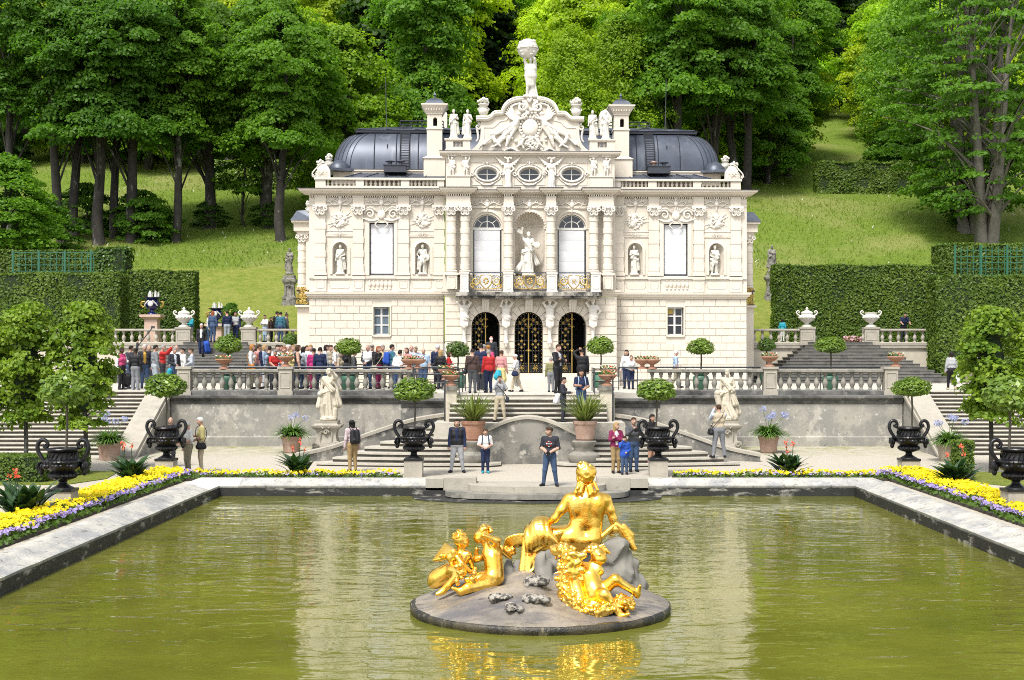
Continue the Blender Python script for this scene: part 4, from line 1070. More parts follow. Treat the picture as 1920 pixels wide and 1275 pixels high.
for s in(-1,1):
 u0,u1=sorted((s*UI,s*UO));e0,e1=s<0,s>0
 b.box(u0,u1,-.03,.4,ww(386),ww(383));b.box(u0,u1,-.015,.4,W_ARC,W_DEN)
 dentils(b,u0,u1,W_DEN,ww(368.6),-.02,.09)
 b.box(u0,u1,-.03,.4,ww(368.6),ww(367.5));cornice(b,u0,u1,ww(367.5),ww(357.3),-.04,.46,e0=e0,e1=e1,yb=.6)
 for q in(389.5,319,234.5,168):a=s*q/SW;b.box(a-.26,a+.26,-.09,.0,ww(386),ww(368))
zA,zB,zC,zD=cw(386.5),cw(368.5),cw(364.5),cw(357)
b.box(-4.0,4.1,CWALL-.08,.4,cw(389),cw(385));b.box(-4.0,4.1,CWALL-.05,.4,zB,zC)
dentils(b,-3.2,3.3,zB,zC-.02,CWALL-.05,.08);cornice(b,-3.98,4.08,zC,zD+.02,CWALL-.06,.30,yb=.5)
for q0,q1 in((836,880),(943.5,960.5),(1023,1040),(1102.5,1148)):
 a0,a1=cu(q0)-.03,cu(q1)+.03;yf=CWALL-.45-.22
 b.box(a0,a1,yf,CWALL,zA,zA+.16);b.box(a0+.02,a1-.02,yf+.02,CWALL,zA+.16,zB);dentils(b,a0,a1,zB,zC-.02,yf+.02,.08)
 cornice(b,a0,a1,zC-.02,zD+.07,yf+.01,.30,yb=CWALL)
b.build('cornice',PLASTER,PAL,smooth=0)
b=MB()
for s in(-1,1):u0,u1=sorted((s*UI,s*(UO+.53)));b.box(u0,u1,-.52,.3,ww(357.2),ww(356.2))
for q0,q1 in((836,880),(943.5,960.5),(1023,1040),(1102.5,1148)):b.box(cu(q0)-.35,cu(q1)+.35,CWALL-.99,CWALL,zD+.073,zD+.10)
b.box(-3.95,4.05,CWALL-.38,CWALL+.2,zD+.03,zD+.05)
b.build('cornice_flashing',LEAD_D,PAL,smooth=0)
def casement(u0,u1,z0,z1,inner,label=None,amber=False):
 y=.18;g=MB();g.box(u0,u1,y+.04,y+.05,z0,z1);o=g.build('window',GLASS,PAL,smooth=0)
 f=MB();m=(u0+u1)/2;t=.035
 for a,c in((u0,u0+t),(u1-t,u1),(m-.045,m+.045)):f.box(a,c,y-.01,y+.035,z0,z1)
 for zz in(z0,z1-2*t,z0+(z1-z0)*.335,z0+(z1-z0)*.665):f.box(u0+t,m-.045,y-.006,y+.035,zz,zz+2*t*.8);f.box(m+.045,u1-t,y-.006,y+.035,zz,zz+2*t*.8)
 f.build('frame',WHITEF,o,smooth=0)
 if inner:
  c=MB();n=26
  for a,d in((u0+.06,m-.07),(m+.07,u1-.06)):
   xs=np.linspace(a,d,n);V=[(x,y+.032+.005*math.sin(i*2.2),z)for z in(z0+.05,z1-.05)for i,x in enumerate(xs)]
   c.add(V,[(i,i+1,n+i+1,n+i)for i in range(n-1)])
  c.build('curtain',CURT,o,smooth=180)
 if amber:
  c=MB();c.box(u0+.05,m-.06,y+.030,y+.036,z1-.32,z1-.08);c.build('curtain',YELLOWL,o,smooth=0)
 if label:o['label']=label
casement(-291/SW,-262/SW,ww(628),ww(576),True,'small ground floor window with blue grey curtains')
casement(260/SW,289.5/SW,ww(628),ww(576),False,'small dark ground floor window with an amber pane',True)
for s in(-1,1):
 u0,u1=sorted((s*253/SW,s*298.5/SW));g=MB();g.box(u0,u1,.22,.23,ww(517),ww(419));o=g.build('window',GLASS,PAL,smooth=0)
 bl_=MB();z0,z1=ww(513.5),ww(420.5);n=5
 for k in range(n):
  a,c=z0+(z1-z0)*k/n,z0+(z1-z0)*(k+1)/n-.004
  xs=np.linspace(u0+.06,u1-.06,12);V=[]
  for t in(0,.5,1):V+=[(x,.10-.025*math.sin(PI*t)-.004*math.sin(i*1.7+k),a+(c-a)*t)for i,x in enumerate(xs)]
  bl_.add(V,[(j*12+i,j*12+i+1,j*12+i+13,j*12+i+12)for j in range(2)for i in range(11)])
 bl_.build('blind',BLIND,o,smooth=25)
 f=MB()
 for a,c in((u0,u0+.045),(u1-.045,u1)):f.box(a,c,.06,.2,ww(517),ww(419))
 f.box(u0,u1,.06,.2,ww(517),ww(514.5));f.box(u0,u1,.06,.2,ww(420),ww(419));f.build('frame',mat('dark_blind_frame',(.06,.065,.08),.6),o,smooth=0)
for cpx in(912,1072):
 c=cu(cpx);y=CWALL+.16;r=.67;zs=cw(428)
 g=MB();g.prism(arch(c,cw(548),r,zs,rz=.69),y+.04,y+.05);o=g.build('window',GLASS,PAL,smooth=0)
 f=MB();f.box(c-r,c+r,y-.03,y+.035,zs-.03,zs+.08);f.box(c-.02,c+.02,y-.02,y+.035,zs+.08,zs+.66)
 f.tube([(c+(r-.03)*math.cos(t),y,zs+(r+.0)*math.sin(t))for t in np.linspace(0,PI,17)],.03,6)
 f.tube([(c+r*.52*math.cos(t),y,zs+.06+r*.46*math.sin(t))for t in np.linspace(0,PI,13)],.022,5)
 for t in(PI/4,3*PI/4):f.tube([(c+r*.52*math.cos(t),y,zs+.06+r*.46*math.sin(t)),(c+r*.98*math.cos(t),y,zs+.98*r*math.sin(t))],.022,5)
 f.build('frame',WHITEF,o,smooth=40)
 bl_=MB();z0,z1=cw(548),zs-.03;n=6
 for k in range(n):
  a,d=z0+(z1-z0)*k/n,z0+(z1-z0)*(k+1)/n-.004;xs=np.linspace(c-r+.07,c+r-.07,12);V=[]
  for t in(0,.5,1):V+=[(x,y-.02*math.sin(PI*t)-.004*math.sin(i*1.7+k),a+(d-a)*t)for i,x in enumerate(xs)]
  bl_.add(V,[(j*12+i,j*12+i+1,j*12+i+13,j*12+i+12)for j in range(2)for i in range(11)])
 bl_.build('blind',BLIND,o,smooth=25)
AY=CWALL+.02
b=MB();ov=[oval(cu(c),cw(324),.47,.29)for c in(912,992,1072)]
b.prism(rect(cu(834),cu(1153),cw(354),cw(290)),AY,AY+.5,holes=ov)
b.box(cu(834),cu(834)+.4,AY+.5,6,cw(354),cw(290));b.box(cu(1153)-.4,cu(1153),AY+.5,6,cw(354),cw(290))
for a0,a1 in((837,880),(1105,1149)):b.box(cu(a0),cu(a1),AY-.16,AY,cw(353)+.1,cw(330));b.box(cu(a0)-.03,cu(a1)+.03,AY-.2,AY,cw(330),cw(328));b.box(cu(a0)+.05,cu(a1)-.05,AY-.06,AY,cw(328),cw(290))
cornice(b,cu(834),cu(1153),cw(292),cw(283),AY-.02,.30,yb=AY+.8)
for c in(912,992,1072):panel_line(b,cu(c)-.72,cu(c)+.72,cw(345),cw(303),AY-.01,.014)
b.box(cu(834),cu(1153),AY-.03,AY,cw(302),cw(301))
b.build('attic_wall',PLASTER,PAL,smooth=0)
b=MB();b.box(cu(834)-.3,cu(1153)+.3,AY-.31,AY+.8,cw(282.9),cw(281.6));b.build('attic_flashing',LEAD_D,PAL,smooth=0)
for c in(912,992,1072):
 u=cu(c);g=MB();g.prism(oval(u,cw(324),.5,.32),AY+.2,AY+.21);o=g.build('window',GLASS,PAL,smooth=0)
 f=MB();y=AY+.16;f.box(u-.017,u+.017,y,y+.035,cw(324)-.29,cw(324)+.29);f.box(u-.46,u-.017,y,y+.035,cw(324)-.017,cw(324)+.017);f.box(u+.017,u+.46,y,y+.035,cw(324)-.017,cw(324)+.017)
 f.tube([(p_[0],y+.01,p_[1])for p_ in oval(u,cw(324),.455,.275)]+[(u+.455,y+.01,cw(324))],.022,5);f.build('frame',WHITEF,o,smooth=40)
 s_=MB()
 for rx,rz,t,d in((.53,.355,.05,.04),(.66,.46,.026,.02)):s_.tube([(p_[0],AY-d,p_[1])for p_ in oval(u,cw(324),rx,rz)]+[(u+rx,AY-d,cw(324))],t,6)
 mask_orn(s_,u,cw(324)+.50,.30,AY-.05);
 for q in(1,-1):scroll(s_,u+q*.70,cw(324),AY-.02,.11,1.2,q,0,.04,.02);wave(s_,[(u,cw(324)-.52),(u+q*.2,cw(324)-.50,.03),(u+q*.34,cw(324)-.40)],.05,.03,AY-.02)
 s_.build('surround',ORN,o,smooth=60)
def victory():
 P,hands,hc,rt=body(1.35,'hip','down','contra',fem=True,hair='bun',bottom='robe',sleeve='short')
 P=[p_[:5]+(0,)+p_[6:]if p_[0]=='c' else p_[:3]+(0,)+p_[4:]for p_ in P]
 for s in(1,-1):
  for k in range(5):P.append(cap((s*.10,.06,1.05+.02*k),(s*(.62-.07*k),.02,1.50-.10*k),.055,.022))
 mb=MB();add_sdf(mb,P,.026,.025)
 for i in range(5):mb.ball(((i-2)*.07,-.05,1.40+.03*math.cos(i*2)),.06,0,6,5)
 return mb.mesh('winged_figure',[ORN],60)
vme=victory()
for px,sx in((951.5,1),(1033,-1)):o=link('winged_figure',vme,PAL,(cu(px),AY-.12,cw(351)));o.scale=(sx,.8,1)
def cherub(seed):
 r=np.random.default_rng(seed)
 P,hands,hc,rt=body(.98,['belly','up','strap','head'][seed%4],['up','hip','head','belly'][seed%4],'contra',fat=1.25,hair='curly',sleeve='none')
 P=[p_[:5]+(0,)+p_[6:]if p_[0]=='c' else p_[:3]+(0,)+p_[4:]for p_ in P];P.append(cap((-.1,-.02,.55),(.1,-.05,.45),.07,.07,0,fold=(.2,6,0,2)))
 mb=MB();add_sdf(mb,P,.022,.022)
 for k in range(6):mb.ball(((k-2.5)*.07,0,1.06+.02*(k%2)),(.06,.06,.07),0,6,5)
 return mb.mesh('cherub_relief',[ORN],60)
for i,px in enumerate((846,872,1113,1137)):o=link('cherub_relief',cherub(i),PAL,(cu(px),AY-.14,cw(329)));o.scale=(1,.7,.92)
half=[(113,282),(113,280),(105,274),(98,266),(94,256),(93,240),(93,224),(102,222.5),(102,219),(80,218.5),(75,216.5),(71,212),(67,208.5),(53,208),(52.5,203),(50,197),(45,191),(38,186),(28,182.5),(14,181),(10,177),(0,176)]
GC=993.0;GYF=AY+.05
outl=[(cu(GC+a),cw(z))for a,z in half]+[(cu(GC-a),cw(z))for a,z in half[::-1][1:]]
b=MB();b.prism(outl,GYF,GYF+.55)
gable=b.build('gable',PLASTER,PAL,smooth=0)
b=MB()
edge=[(102,220.5),(80,220.5),(74,217.5),(70,213),(66,210.5),(52,210),(50.5,202),(47,196),(42,191),(35,187),(26,184),(13,183)]
for s in(1,-1):
 P=[(cu(GC+s*a),GYF-.07,cw(z))for a,z in edge];b.tube(P,.11,6);b.tube([(p_[0],p_[1]-.06,p_[2]+.09)for p_ in P],.06,5)
 inn=[(88,236),(70,236),(64,232),(58,225),(50,223),(44,222),(38,205),(30,198)];b.tube([(cu(GC+s*a),GYF-.01,cw(z))for a,z in inn],.03,4);b.tube([(cu(GC+s*a),GYF-.01,cw(z))for a,z in((88,236),(87,262),(96,275))],.03,4)
 scroll(b,cu(GC+s*15),cw(197),GYF-.08,.24,1.5,s,PI/2,.09,.04);wave(b,[(cu(GC+s*18),cw(190),.05),(cu(GC+s*33),cw(195),.06),(cu(GC+s*38),cw(207))],.08,.05,GYF)
 scroll(b,cu(GC+s*98),cw(234),GYF+.1,.16,1.3,s,PI/2,.06,.03);wave(b,[(cu(GC+s*100),cw(238)),(cu(GC+s*98),cw(255)),(cu(GC+s*102),cw(262))],.07,.04,GYF+.1)
 wave(b,[(cu(GC+s*5),cw(205)),(cu(GC+s*12),cw(212),.08),(cu(GC+s*20),cw(222),.06),(cu(GC+s*21),cw(240),.05),(cu(GC+s*10),cw(256),.05)],.07,.05,GYF)
 wave(b,[(cu(GC+s*48),cw(281),.02),(cu(GC+s*36),cw(276),.10),(cu(GC+s*22),cw(282),.12),(cu(GC),cw(283),.1)],.07,.07,GYF)
rr=random.Random(5)
b.ball((cu(GC),GYF-.06,cw(236)),(.40,.16,.42),0,16,12)
for k in range(20):a=k/20*2*PI;b.ball((cu(GC)+.46*math.cos(a),GYF-.08,cw(236)+.48*math.sin(a)),.07,0,6,5)
for k in range(16):b.ball((cu(GC+rr.uniform(-11,11)),GYF-.08,cw(rr.uniform(178,212))),rr.uniform(.06,.12),0,7,6)
for k in range(30):b.ball((cu(GC+rr.gauss(0,14)),GYF-.06,cw(rr.uniform(254,276))),(rr.uniform(.05,.11),)*3,0,6,5)
for k in range(10):wave(b,[(cu(GC+rr.uniform(-20,20)),cw(rr.uniform(250,262)),.05),(cu(GC+rr.uniform(-20,20)),cw(rr.uniform(262,270)),.1),(cu(GC+rr.uniform(-24,24)),cw(rr.uniform(268,280)),.03)],.05,.03,GYF)
b.build('gable_moulding',ORN,gable,smooth=60)
P=[]
def gp(dx,py,d=.12):return(cu(GC+dx),GYF-d,cw(py))
for s in(1,-1):
 q=lambda a,z,d=.12:gp(s*a,z,d)
 P+=[ell(q(22,211,.16),.115),cap(q(24,218,.12),q(28,231,.14),.13,.14),cap(q(22,221,.18),q(12,219,.2),.07,.05),cap(q(12,219,.2),q(7,214,.2),.05,.045),cap(q(30,222,.12),q(38,219,.12),.06,.05),cap(q(38,219,.12),q(42,214,.12),.045,.04)]
 for k in range(6):P.append(cap(q(29+k*1.2,216,.05),q(36+k*3.2,187+k*4.2,.06),.05,.025))
 for k,(x0,z0,x1,z1)in enumerate(((28,232,44,246),(30,234,50,256),(27,236,40,258),(32,230,55,244),(44,246,62,262),(50,256,60,268),(40,256,45,272),(55,244,66,250))):P.append(cap(q(x0,z0),q(x1,z1,.10),.11,.055,0,fold=(.2,6,k,3)))
 P+=[ell(q(72,249,.14),.095),cap(q(70,255),q(66,264),.10,.09),cap(q(72,256),q(80,262),.05,.045),cap(q(80,262),q(86,268),.06,.07),cap(q(64,264),q(56,272),.07,.05),cap(q(88,262),q(92,271),.07,.05),cap(q(60,268),q(72,274),.05,.05)]
 P+=[ell(q(13,254,.18),.09),cap(q(14,260,.16),q(17,268,.16),.09,.08),cap(q(16,268,.16),q(12,276,.14),.06,.05),cap(q(18,268,.16),q(26,274,.12),.06,.05),cap(q(13,259,.16),q(6,256,.18),.045,.04)]
b=MB();add_sdf(b,P,.03,.035);b.build('gable_relief',ORN,gable,smooth=60)
for a0,a1 in((834,880),(1106,1153)):
 b=MB();m=(a0+a1)/2;u0,u1=cu(a0),cu(a1)
 b.prism(rect(u0,u1,cw(281.5),cw(260)),AY,AY+.45,holes=[rect(cu(m)-.22,cu(m)+.22,cw(273),cw(262.5))]);b.box(u0-.06,u1+.06,AY-.06,AY+.5,cw(260),cw(257.5));b.box(u0-.04,u1+.04,AY-.04,AY,cw(281.5),cw(278))
 for q in(-.11,.11):b.lathe([(.075,0),(.04,.05),(.085,.14),(.03,.22),(.07,.262)],8,(cu(m)+q,AY+.2,cw(273)))
 b.build('attic_parapet',PLASTER,PAL,smooth=0)
b=MB();bl=MB();bl.lathe([(.07,0),(.07,.03),(.035,.05),(.08,.15),(.045,.24),(.035,.28),(.07,.31),(.07,.33)],8);rbm=bl.mesh('roof_baluster',[PLASTER],50)
zb0,zb1=ww(350),ww(338.5)
spans=[(224,172),(309,240),(380,324)]
for s in(-1,1):
 u0,u1=sorted((s*(UI-.02),s*399/SW))
 b.box(u0,u1,-.05,.3,ww(357),zb0);b.box(u0-.05,u1+.05,-.1,.35,zb1,W_RAIL)
 solid=sub_spans(*sorted((s*(UI-.02),s*399/SW)),[tuple(sorted((s*a/SW,s*c/SW)))for a,c in spans])
 for a0,a1 in solid:b.box(a0,a1,-.04,.3,zb0,zb1)
 b.box(*sorted((s*399/SW,s*388/SW)),.3,3.4,ww(357),W_RAIL)
rb=b.build('roof_balustrade',PLASTER,PAL,smooth=0)
for s in(-1,1):
 for a,c in spans:
  n=8 if a-c>60 else 7
  for k in range(n):o=link('roof_baluster',rbm,rb,(s*(c+(a-c)*(k+.5)/n)/SW,.12,zb0));o.scale=(1,1,(zb1-zb0)/.33)
RX,RY0,RY1,RZ0,RZ1=9.55,1.7,13.2,13.0,15.0
b=MB();seams=MB();prof=[(1.28*(1-math.cos(t)),(RZ1-RZ0)*math.sin(t))for t in np.linspace(0,PI/2*.97,12)]
rows=[]
for ins,dz in prof:
 fi=ins*1.15;loop=[];x0,x1,y0,y1=-RX+ins,RX-ins,RY0+fi,RY1-fi;cr=.9
 for cx_,cy_,a0 in((x0+cr,y0+cr,PI),(x1-cr,y0+cr,1.5*PI),(x1-cr,y1-cr,0),(x0+cr,y1-cr,.5*PI)):
  for t in np.linspace(0,PI/2,7):loop.append((cx_+cr*math.cos(a0+t),cy_+cr*math.sin(a0+t),RZ0+dz))
 rows.append(loop)
k=len(rows[0]);b.add([p_ for r_ in rows for p_ in r_],[(j*k+i,j*k+(i+1)%k,(j+1)*k+(i+1)%k,(j+1)*k+i)for j in range(len(rows)-1)for i in range(k)])
b.add(rows[-1],[tuple(range(k))])
roof=b.build('domed_roof',LEAD,PAL,smooth=60)
for i in range(k):
 seams.tube([r_[i]for r_ in rows],.022,4)
for f in np.linspace(-1,1,17):
 if abs(f)>.93:continue
 P=[]
 for(ins,dz),r_ in zip(prof,rows):P.append((f*(RX-1.0),RY0+ins*1.15-.005,RZ0+dz))
 seams.tube(P,.028,4)
seams.build('roof_seam',LEAD_D,roof,smooth=50)
b=MB();tx,ty0,ty1=RX-1.22,RY0+1.2,RY1-1.2
b.box(-tx-.12,tx+.12,ty0-.25,ty1+.2,RZ1-.06,RZ1+.07);b.build('roof_kerb',LEAD_D,PAL,smooth=0)
b=MB();b.add([(-tx-.2,ty0-.32,RZ1+.075),(tx+.2,ty0-.32,RZ1+.075),(tx+.2,ty1,RZ1+.075),(-tx-.2,ty1,RZ1+.075),(-tx+2.1,ty0+2.4,RZ1+.62),(tx-2.1,ty0+2.4,RZ1+.62),(tx-2.1,ty1-2.4,RZ1+.62),(-tx+2.1,ty1-2.4,RZ1+.62)],[(0,1,5,4),(1,2,6,5),(2,3,7,6),(3,0,4,7),(4,5,6,7),(3,2,1,0)])
for f in np.linspace(-1,1,13):b.tube([(f*tx,ty0-.32,RZ1+.09),(f*(tx-2.1),ty0+2.4,RZ1+.635)],.03,4)
b.build('upper_roof',LEAD,PAL,smooth=0)
for s in(-1,1):
 b=MB()
 a0,a1=s*158/SW,s*352/SW;o0=s*318/SW
 V=[(a0,.55,ww(332.5)),(a1,.55,ww(332.5)),(o0,1.55,ww(318)),(a0,1.55,ww(318))];Fs=[(0,1,2,3)]if s>0 else[(3,2,1,0)]
 b.add(V,Fs);
 for f in np.linspace(0,1,6):b.tube([(a0+(a1-a0)*f,.55,ww(332.5)+.02),(a0+(o0-a0)*f,1.55,ww(318)+.02)],.025,4)
 b.build('lean_to_roof',LEAD,PAL,smooth=0)
for s in(-1,1):
 b=MB()
 b.box(*sorted((s*158/SW,s*372/SW)),1.56,1.9,12.0,ww(314));b.box(*sorted((s*158/SW,s*376/SW)),1.5,1.95,ww(314),ww(311.5));b.box(*sorted((s*368/SW,s*372/SW)),1.9,12,12,ww(314))
 b.box(*sorted((s*158/SW,s*372/SW)),.4,1.5,11.6,12.1)
 b.build('roof_parapet',PLASTER,PAL,smooth=0)
for s in(-1,1):
 c=s*(992-739)/SW if s<0 else(1242-992)/SW
 b=MB();b.box(c-.54,c+.54,.9,1.45,ww(319),ww(306));b.box(c-.57,c+.57,.86,1.5,ww(306),ww(304.6));b.build('roof_hatch',LEAD_D,PAL,smooth=0)
 for q in(-.25,.25):
  m_=MB();m_.lathe([(.09,0),(.09,.14),(.22,.15),(.24,.18),(.0,.26)],10,(c+q,1.15,ww(304.5)));m_.build('vent_cap',TERRA_P if(s>0 and q<0)else LEAD,PAL,smooth=40)
 lad=MB();lx=s*6.0
 pf=[(RY0+i*1.15-.10,RZ0+z)for i,z in prof]+[(ty0+.6,RZ1+.35),(ty0+1.6,RZ1+.6)]
 for q in(-.22,.22):lad.tube([(lx+q,y_,z_)for y_,z_ in pf],.026,4)
 for j in range(1,len(pf)):
  for t in(0,.5):y_=pf[j-1][0]*(1-t)+pf[j][0]*t;z_=pf[j-1][1]*(1-t)+pf[j][1]*t;lad.tube([(lx-.22,y_,z_),(lx+.22,y_,z_)],.018,4)
 lad.build('roof_ladder',RAILM,PAL,smooth=0)
 cw_=MB();zz=RZ1+.75
 for q in(0,.35):cw_.tube([(s*4.2,ty0+2.2,zz+q*.5),(s*8.0*.8,ty0+2.2,zz+q*.5)],.03,4)
 for t in np.linspace(4.2,6.4,5):cw_.tube([(s*t,ty0+2.2,RZ1+.5),(s*t,ty0+2.2,zz+.18)],.025,4)
 for t in(RX-1.2-2.4,):pass
 rl=MB();rl.tube([(s*3.7+s*.6,RY0+.3,RZ0+.95),(s*6.8,RY0+.25,RZ0+.95)],.03,4);rl.tube([(s*6.85,RY0+.02,RZ0+.1),(s*6.85,RY0+.28,RZ0+1.25)],.03,4);rl.build('roof_guard_rail',RAILM,PAL,smooth=0)
 cw_.build('roof_catwalk',RAILM,PAL,smooth=0)
 rod=MB();rod.tube([(s*7.0,ty0+.8,RZ1+.2),(s*7.03,ty0+.8,RZ1+1.4),(s*7.06,ty0+.8,RZ1+2.9)],[.03,.022,.012],5);rod.build('lightning_rod',RAILM,PAL,smooth=60)
 c=s*4.53;y=1.5
 ch=MB();ch.box(c-.52,c+.52,y-.5,y+.5,12.0,ww(292));ch.frus(c,y,ww(292),ww(287),.58,.56,.40,.40);ch.box(c-.37,c+.37,y-.37,y+.37,ww(287),ww(236));ch.box(c-.41,c+.41,y-.41,y+.41,ww(236),ww(233.5))
 ch.prism(rect(c-.35,c+.35,ww(233.5),ww(206)),y-.35,y+.35,holes=[arch(c+.03,ww(229.5),.10,ww(217),8)]);ch.box(c-.39,c+.39,y-.39,y+.39,ww(207),ww(205));ch.frus(c,y,ww(205),ww(191),.40,.40,.62,.62);ch.box(c-.64,c+.64,y-.64,y+.64,ww(191),ww(188.5))
 for k_ in range(7):ch.box(c-.42+k_*.125,c-.37+k_*.125,y-.54,y-.42,ww(200),ww(195))
 o=ch.build('chimney',PLASTER,PAL,smooth=0)
 d_=MB();d_.lathe([(.70,0),(.66,.05),(.52,.20),(.30,.31),(.06,.36),(.05,.46),(.10,.52),(.04,.60),(.0,.70)],4,(c,y,ww(188.5)),rot=PI/4);d_.build('chimney_cap',LEAD,o,smooth=30)
 h_=MB();h_.box(c-.07,c+.13,y-.05,y+.34,ww(229.5),ww(214));h_.build('chimney_opening',DARKIN,o,smooth=0)
 h2=MB();h2.box(s*4.40-.33,s*4.40+.33,y+6.5,y+7.2,RZ1,RZ1+1.75);h2.lathe([(.5,0),(.35,.25),(0,.42)],4,(s*4.40,y+6.85,RZ1+1.75),rot=PI/4);h2.build('rear_chimney',PLASTER,PAL,smooth=0)
 cc=MB();u=s*9.85;z=ww(330)
 cc.prism([(u-.55,z-.1),(u+.45,z-.1),(u+.40,z+.25),(u+.12,z+.72),(u-.25,z+.86),(u-.5,z+.5)]if s>0 else[(-p_[0],p_[1])for p_ in[(-u-.55,z-.1),(-u+.45,z-.1),(-u+.40,z+.25),(-u+.12,z+.72),(-u-.25,z+.86),(-u-.5,z+.5)]][::-1],.25,.7)
 cartouche(cc,u,z+.26,.42,.22);wave(cc,[(u+s*.5,z-.1),(u+s*.62,z+.2,.05),(u+s*.3,z+.62),(u,z+.9),(u-s*.5,z+.95)],.06,.045,.3)
 for q in(.55,):scroll(cc,u+s*q,z-.2+.25*(q<.7),.25,.11,1.3,s,0,.04,.02)
 q=cc.build('corner_cartouche',ORN,PAL,smooth=50);q.scale=(.72,1,.72);q.location=(u*.28,0,(z-.1)*.28)
 rp=MB();rp.prism_z([(s*8.4,1.2),(s*9.8,.7),(s*10.1,1.6),(s*9.3,3.2)],ww(316),ww(311));rp.lathe([(.55,0),(.5,.2),(.3,.42),(0,.5)],10,(s*9.15,1.5,ww(313)));rp.build('corner_roof',LEAD,PAL,smooth=50)
 sb=MB();u0,u1=sorted((s*UO,s*11.36));u2=s*10.95
 sb.box(u0,u1,3.0,8.0,W_BASE,ww(568));sb.box(*sorted((s*UO,s*11.46)),2.8,8.2,ww(572),ww(568));sb.box(*sorted((s*UO,s*10.95)),3.0,8.0,ww(568),ww(412))
 sb.box(*sorted((s*UO,s*11.36)),2.9,8.1,ww(430),ww(424));sb.box(*sorted((s*UO,s*11.52)),2.8,8.2,ww(424),ww(408));sb.box(*sorted((s*UO,s*11.62)),2.65,8.3,ww(408),ww(404))
 sb.box(*sorted((s*UO,s*11.38)),2.9,8.1,ww(545),ww(538))
 o=sb.build('side_bay',PLASTER,PAL,smooth=0)
 for yy in(3.2,4.6):
  c_=MB();c_.lathe([(r_,z_*1.0)for r_,z_ in pr],14,(s*11.14,yy,ww(538)));c_.build('bay_column',PLASTER,o,smooth=40)
  c_=MB();capital(c_,.2,0,0,.42,True);q=c_.build('bay_capital',ORN,o,smooth=50);q.location=(s*11.14,yy,ww(446))
 rf=MB();V=[(s*UO,2.6,ww(404)),(s*11.66,2.6,ww(404)),(s*11.66,8.3,ww(404)),(s*UO,8.3,ww(404)),(s*UO,2.9,ww(382)),(s*11.4,3.1,ww(384)),(s*11.4,8,ww(384)),(s*UO,8,ww(382))]
 rf.add(V,[(0,1,5,4),(1,2,6,5),(2,3,7,6),(4,5,6,7)]);rf.build('bay_roof',LEAD,o,smooth=0)
 br=MB()
 for k_ in range(5):
  for j_ in range(3):scroll(br,s*(10.95+.08*k_),ww(562)+.3*j_,2.85+.02*k_,.14,1.3,1 if k_%2 else-1,k_,.03,.015)
 q=br.build('bay_railing',GILT_P,o,smooth=50);fr=MB();fr.box(*sorted((s*10.75,s*11.38)),2.84,2.90,ww(541),ww(539));fr.box(*sorted((s*10.75,s*11.38)),2.84,2.90,ww(568),ww(566))
 for k_ in range(6):fr.box(*sorted((s*(10.75+.1*k_),s*(10.78+.1*k_))),2.86,2.89,ww(566),ww(541))
 fr.build('railing_bars',IRON_M,q,smooth=0)
PM=Matrix.Translation((0.18,66,0))@Matrix.Rotation(R(2.0),4,'Z')
def put(o,u,y,w,rz=0,sc=1):
 p_=PM@Vector((u,y,w));o.location=p_;o.rotation_euler=(0,0,R(2)+rz);o.scale=(sc,sc,sc);return o
NI=[(-353,'robed white statue in the wall niche nearest the palace corner, beyond the curtained window',dict(la='belly',ra='down',seed=1)),(-199.5,'white soldier statue with helmet and shield in a wall niche',dict(la='down',ra='hip',seed=2,robe=False,fem=False,shield=True)),(198,'white statue with folded arms and long cloak in a wall niche',dict(la='cross',ra='cross',seed=3,fem=False)),(350.5,'white statue of a shepherd in a short tunic and hat, in a wall niche',dict(la='cross',ra='belly',seed=4,robe=False,fem=False))]
for c,lab,kw in NI:
 kw=dict(kw);sd=kw.pop('seed');ex=[ell((0,0,1.33),(.09,.10,.07))]if 'helmet' in lab or 'hat' in lab else[]
 if 'helmet' in lab:ex.append(cap((0,-.05,1.42),(0,.08,1.40),.025,.03))
 o=link('niche_statue',statue_mesh(1.36,STATUE_W,sd,extra=ex,**kw),None);put(o,c/SW,.10,ww(513));tag(o,lab,'statue','statues in the palace niches')
ex=[cap((-.34,-.1,1.86),(-.46,-.1,1.95),.09,.12,fold=(.2,5,0,1)),ell((.40,-.22,1.30),(.17,.05,.17)),cap((.22,.1,1.0),(.42,.1,.45),.08,.12,fold=(.2,6,0,2)),cap((-.2,.1,.6),(-.42,.05,.18),.12,.2,fold=(.2,6,0,2))]
o=link('niche_statue',statue_mesh(1.95,STATUE_W,9,la='front',ra='up',extra=ex,res=.026,plinth=.09),None);put(o,cu(990),CWALL+.02,cw(511));tag(o,'large white statue raising one arm in the shell niche above the balcony','statue','statues in the palace niches')
ROOFST=((849,'roof statue holding a tablet, next to the chimney tower on the queue side',dict(la='front',ra='down')),(875,'roof statue with one arm across its chest, beside the gable on the queue side',dict(la='strap',ra='down')),(1112,'roof statue with arms lowered, beside the gable opposite the queue side',dict(la='belly',ra='down',fem=False)),(1137,'roof statue with hand on hip, next to the chimney tower opposite the queue side',dict(la='belly',ra='hip')))
for i,(px,lab,kw)in enumerate(ROOFST):
 o=link('roof_statue',statue_mesh(1.33,STATUE_W,20+i,**kw),None);put(o,cu(px),AY+.18,cw(257.5)+.066);tag(o,lab,'statue','statues along the palace roof')
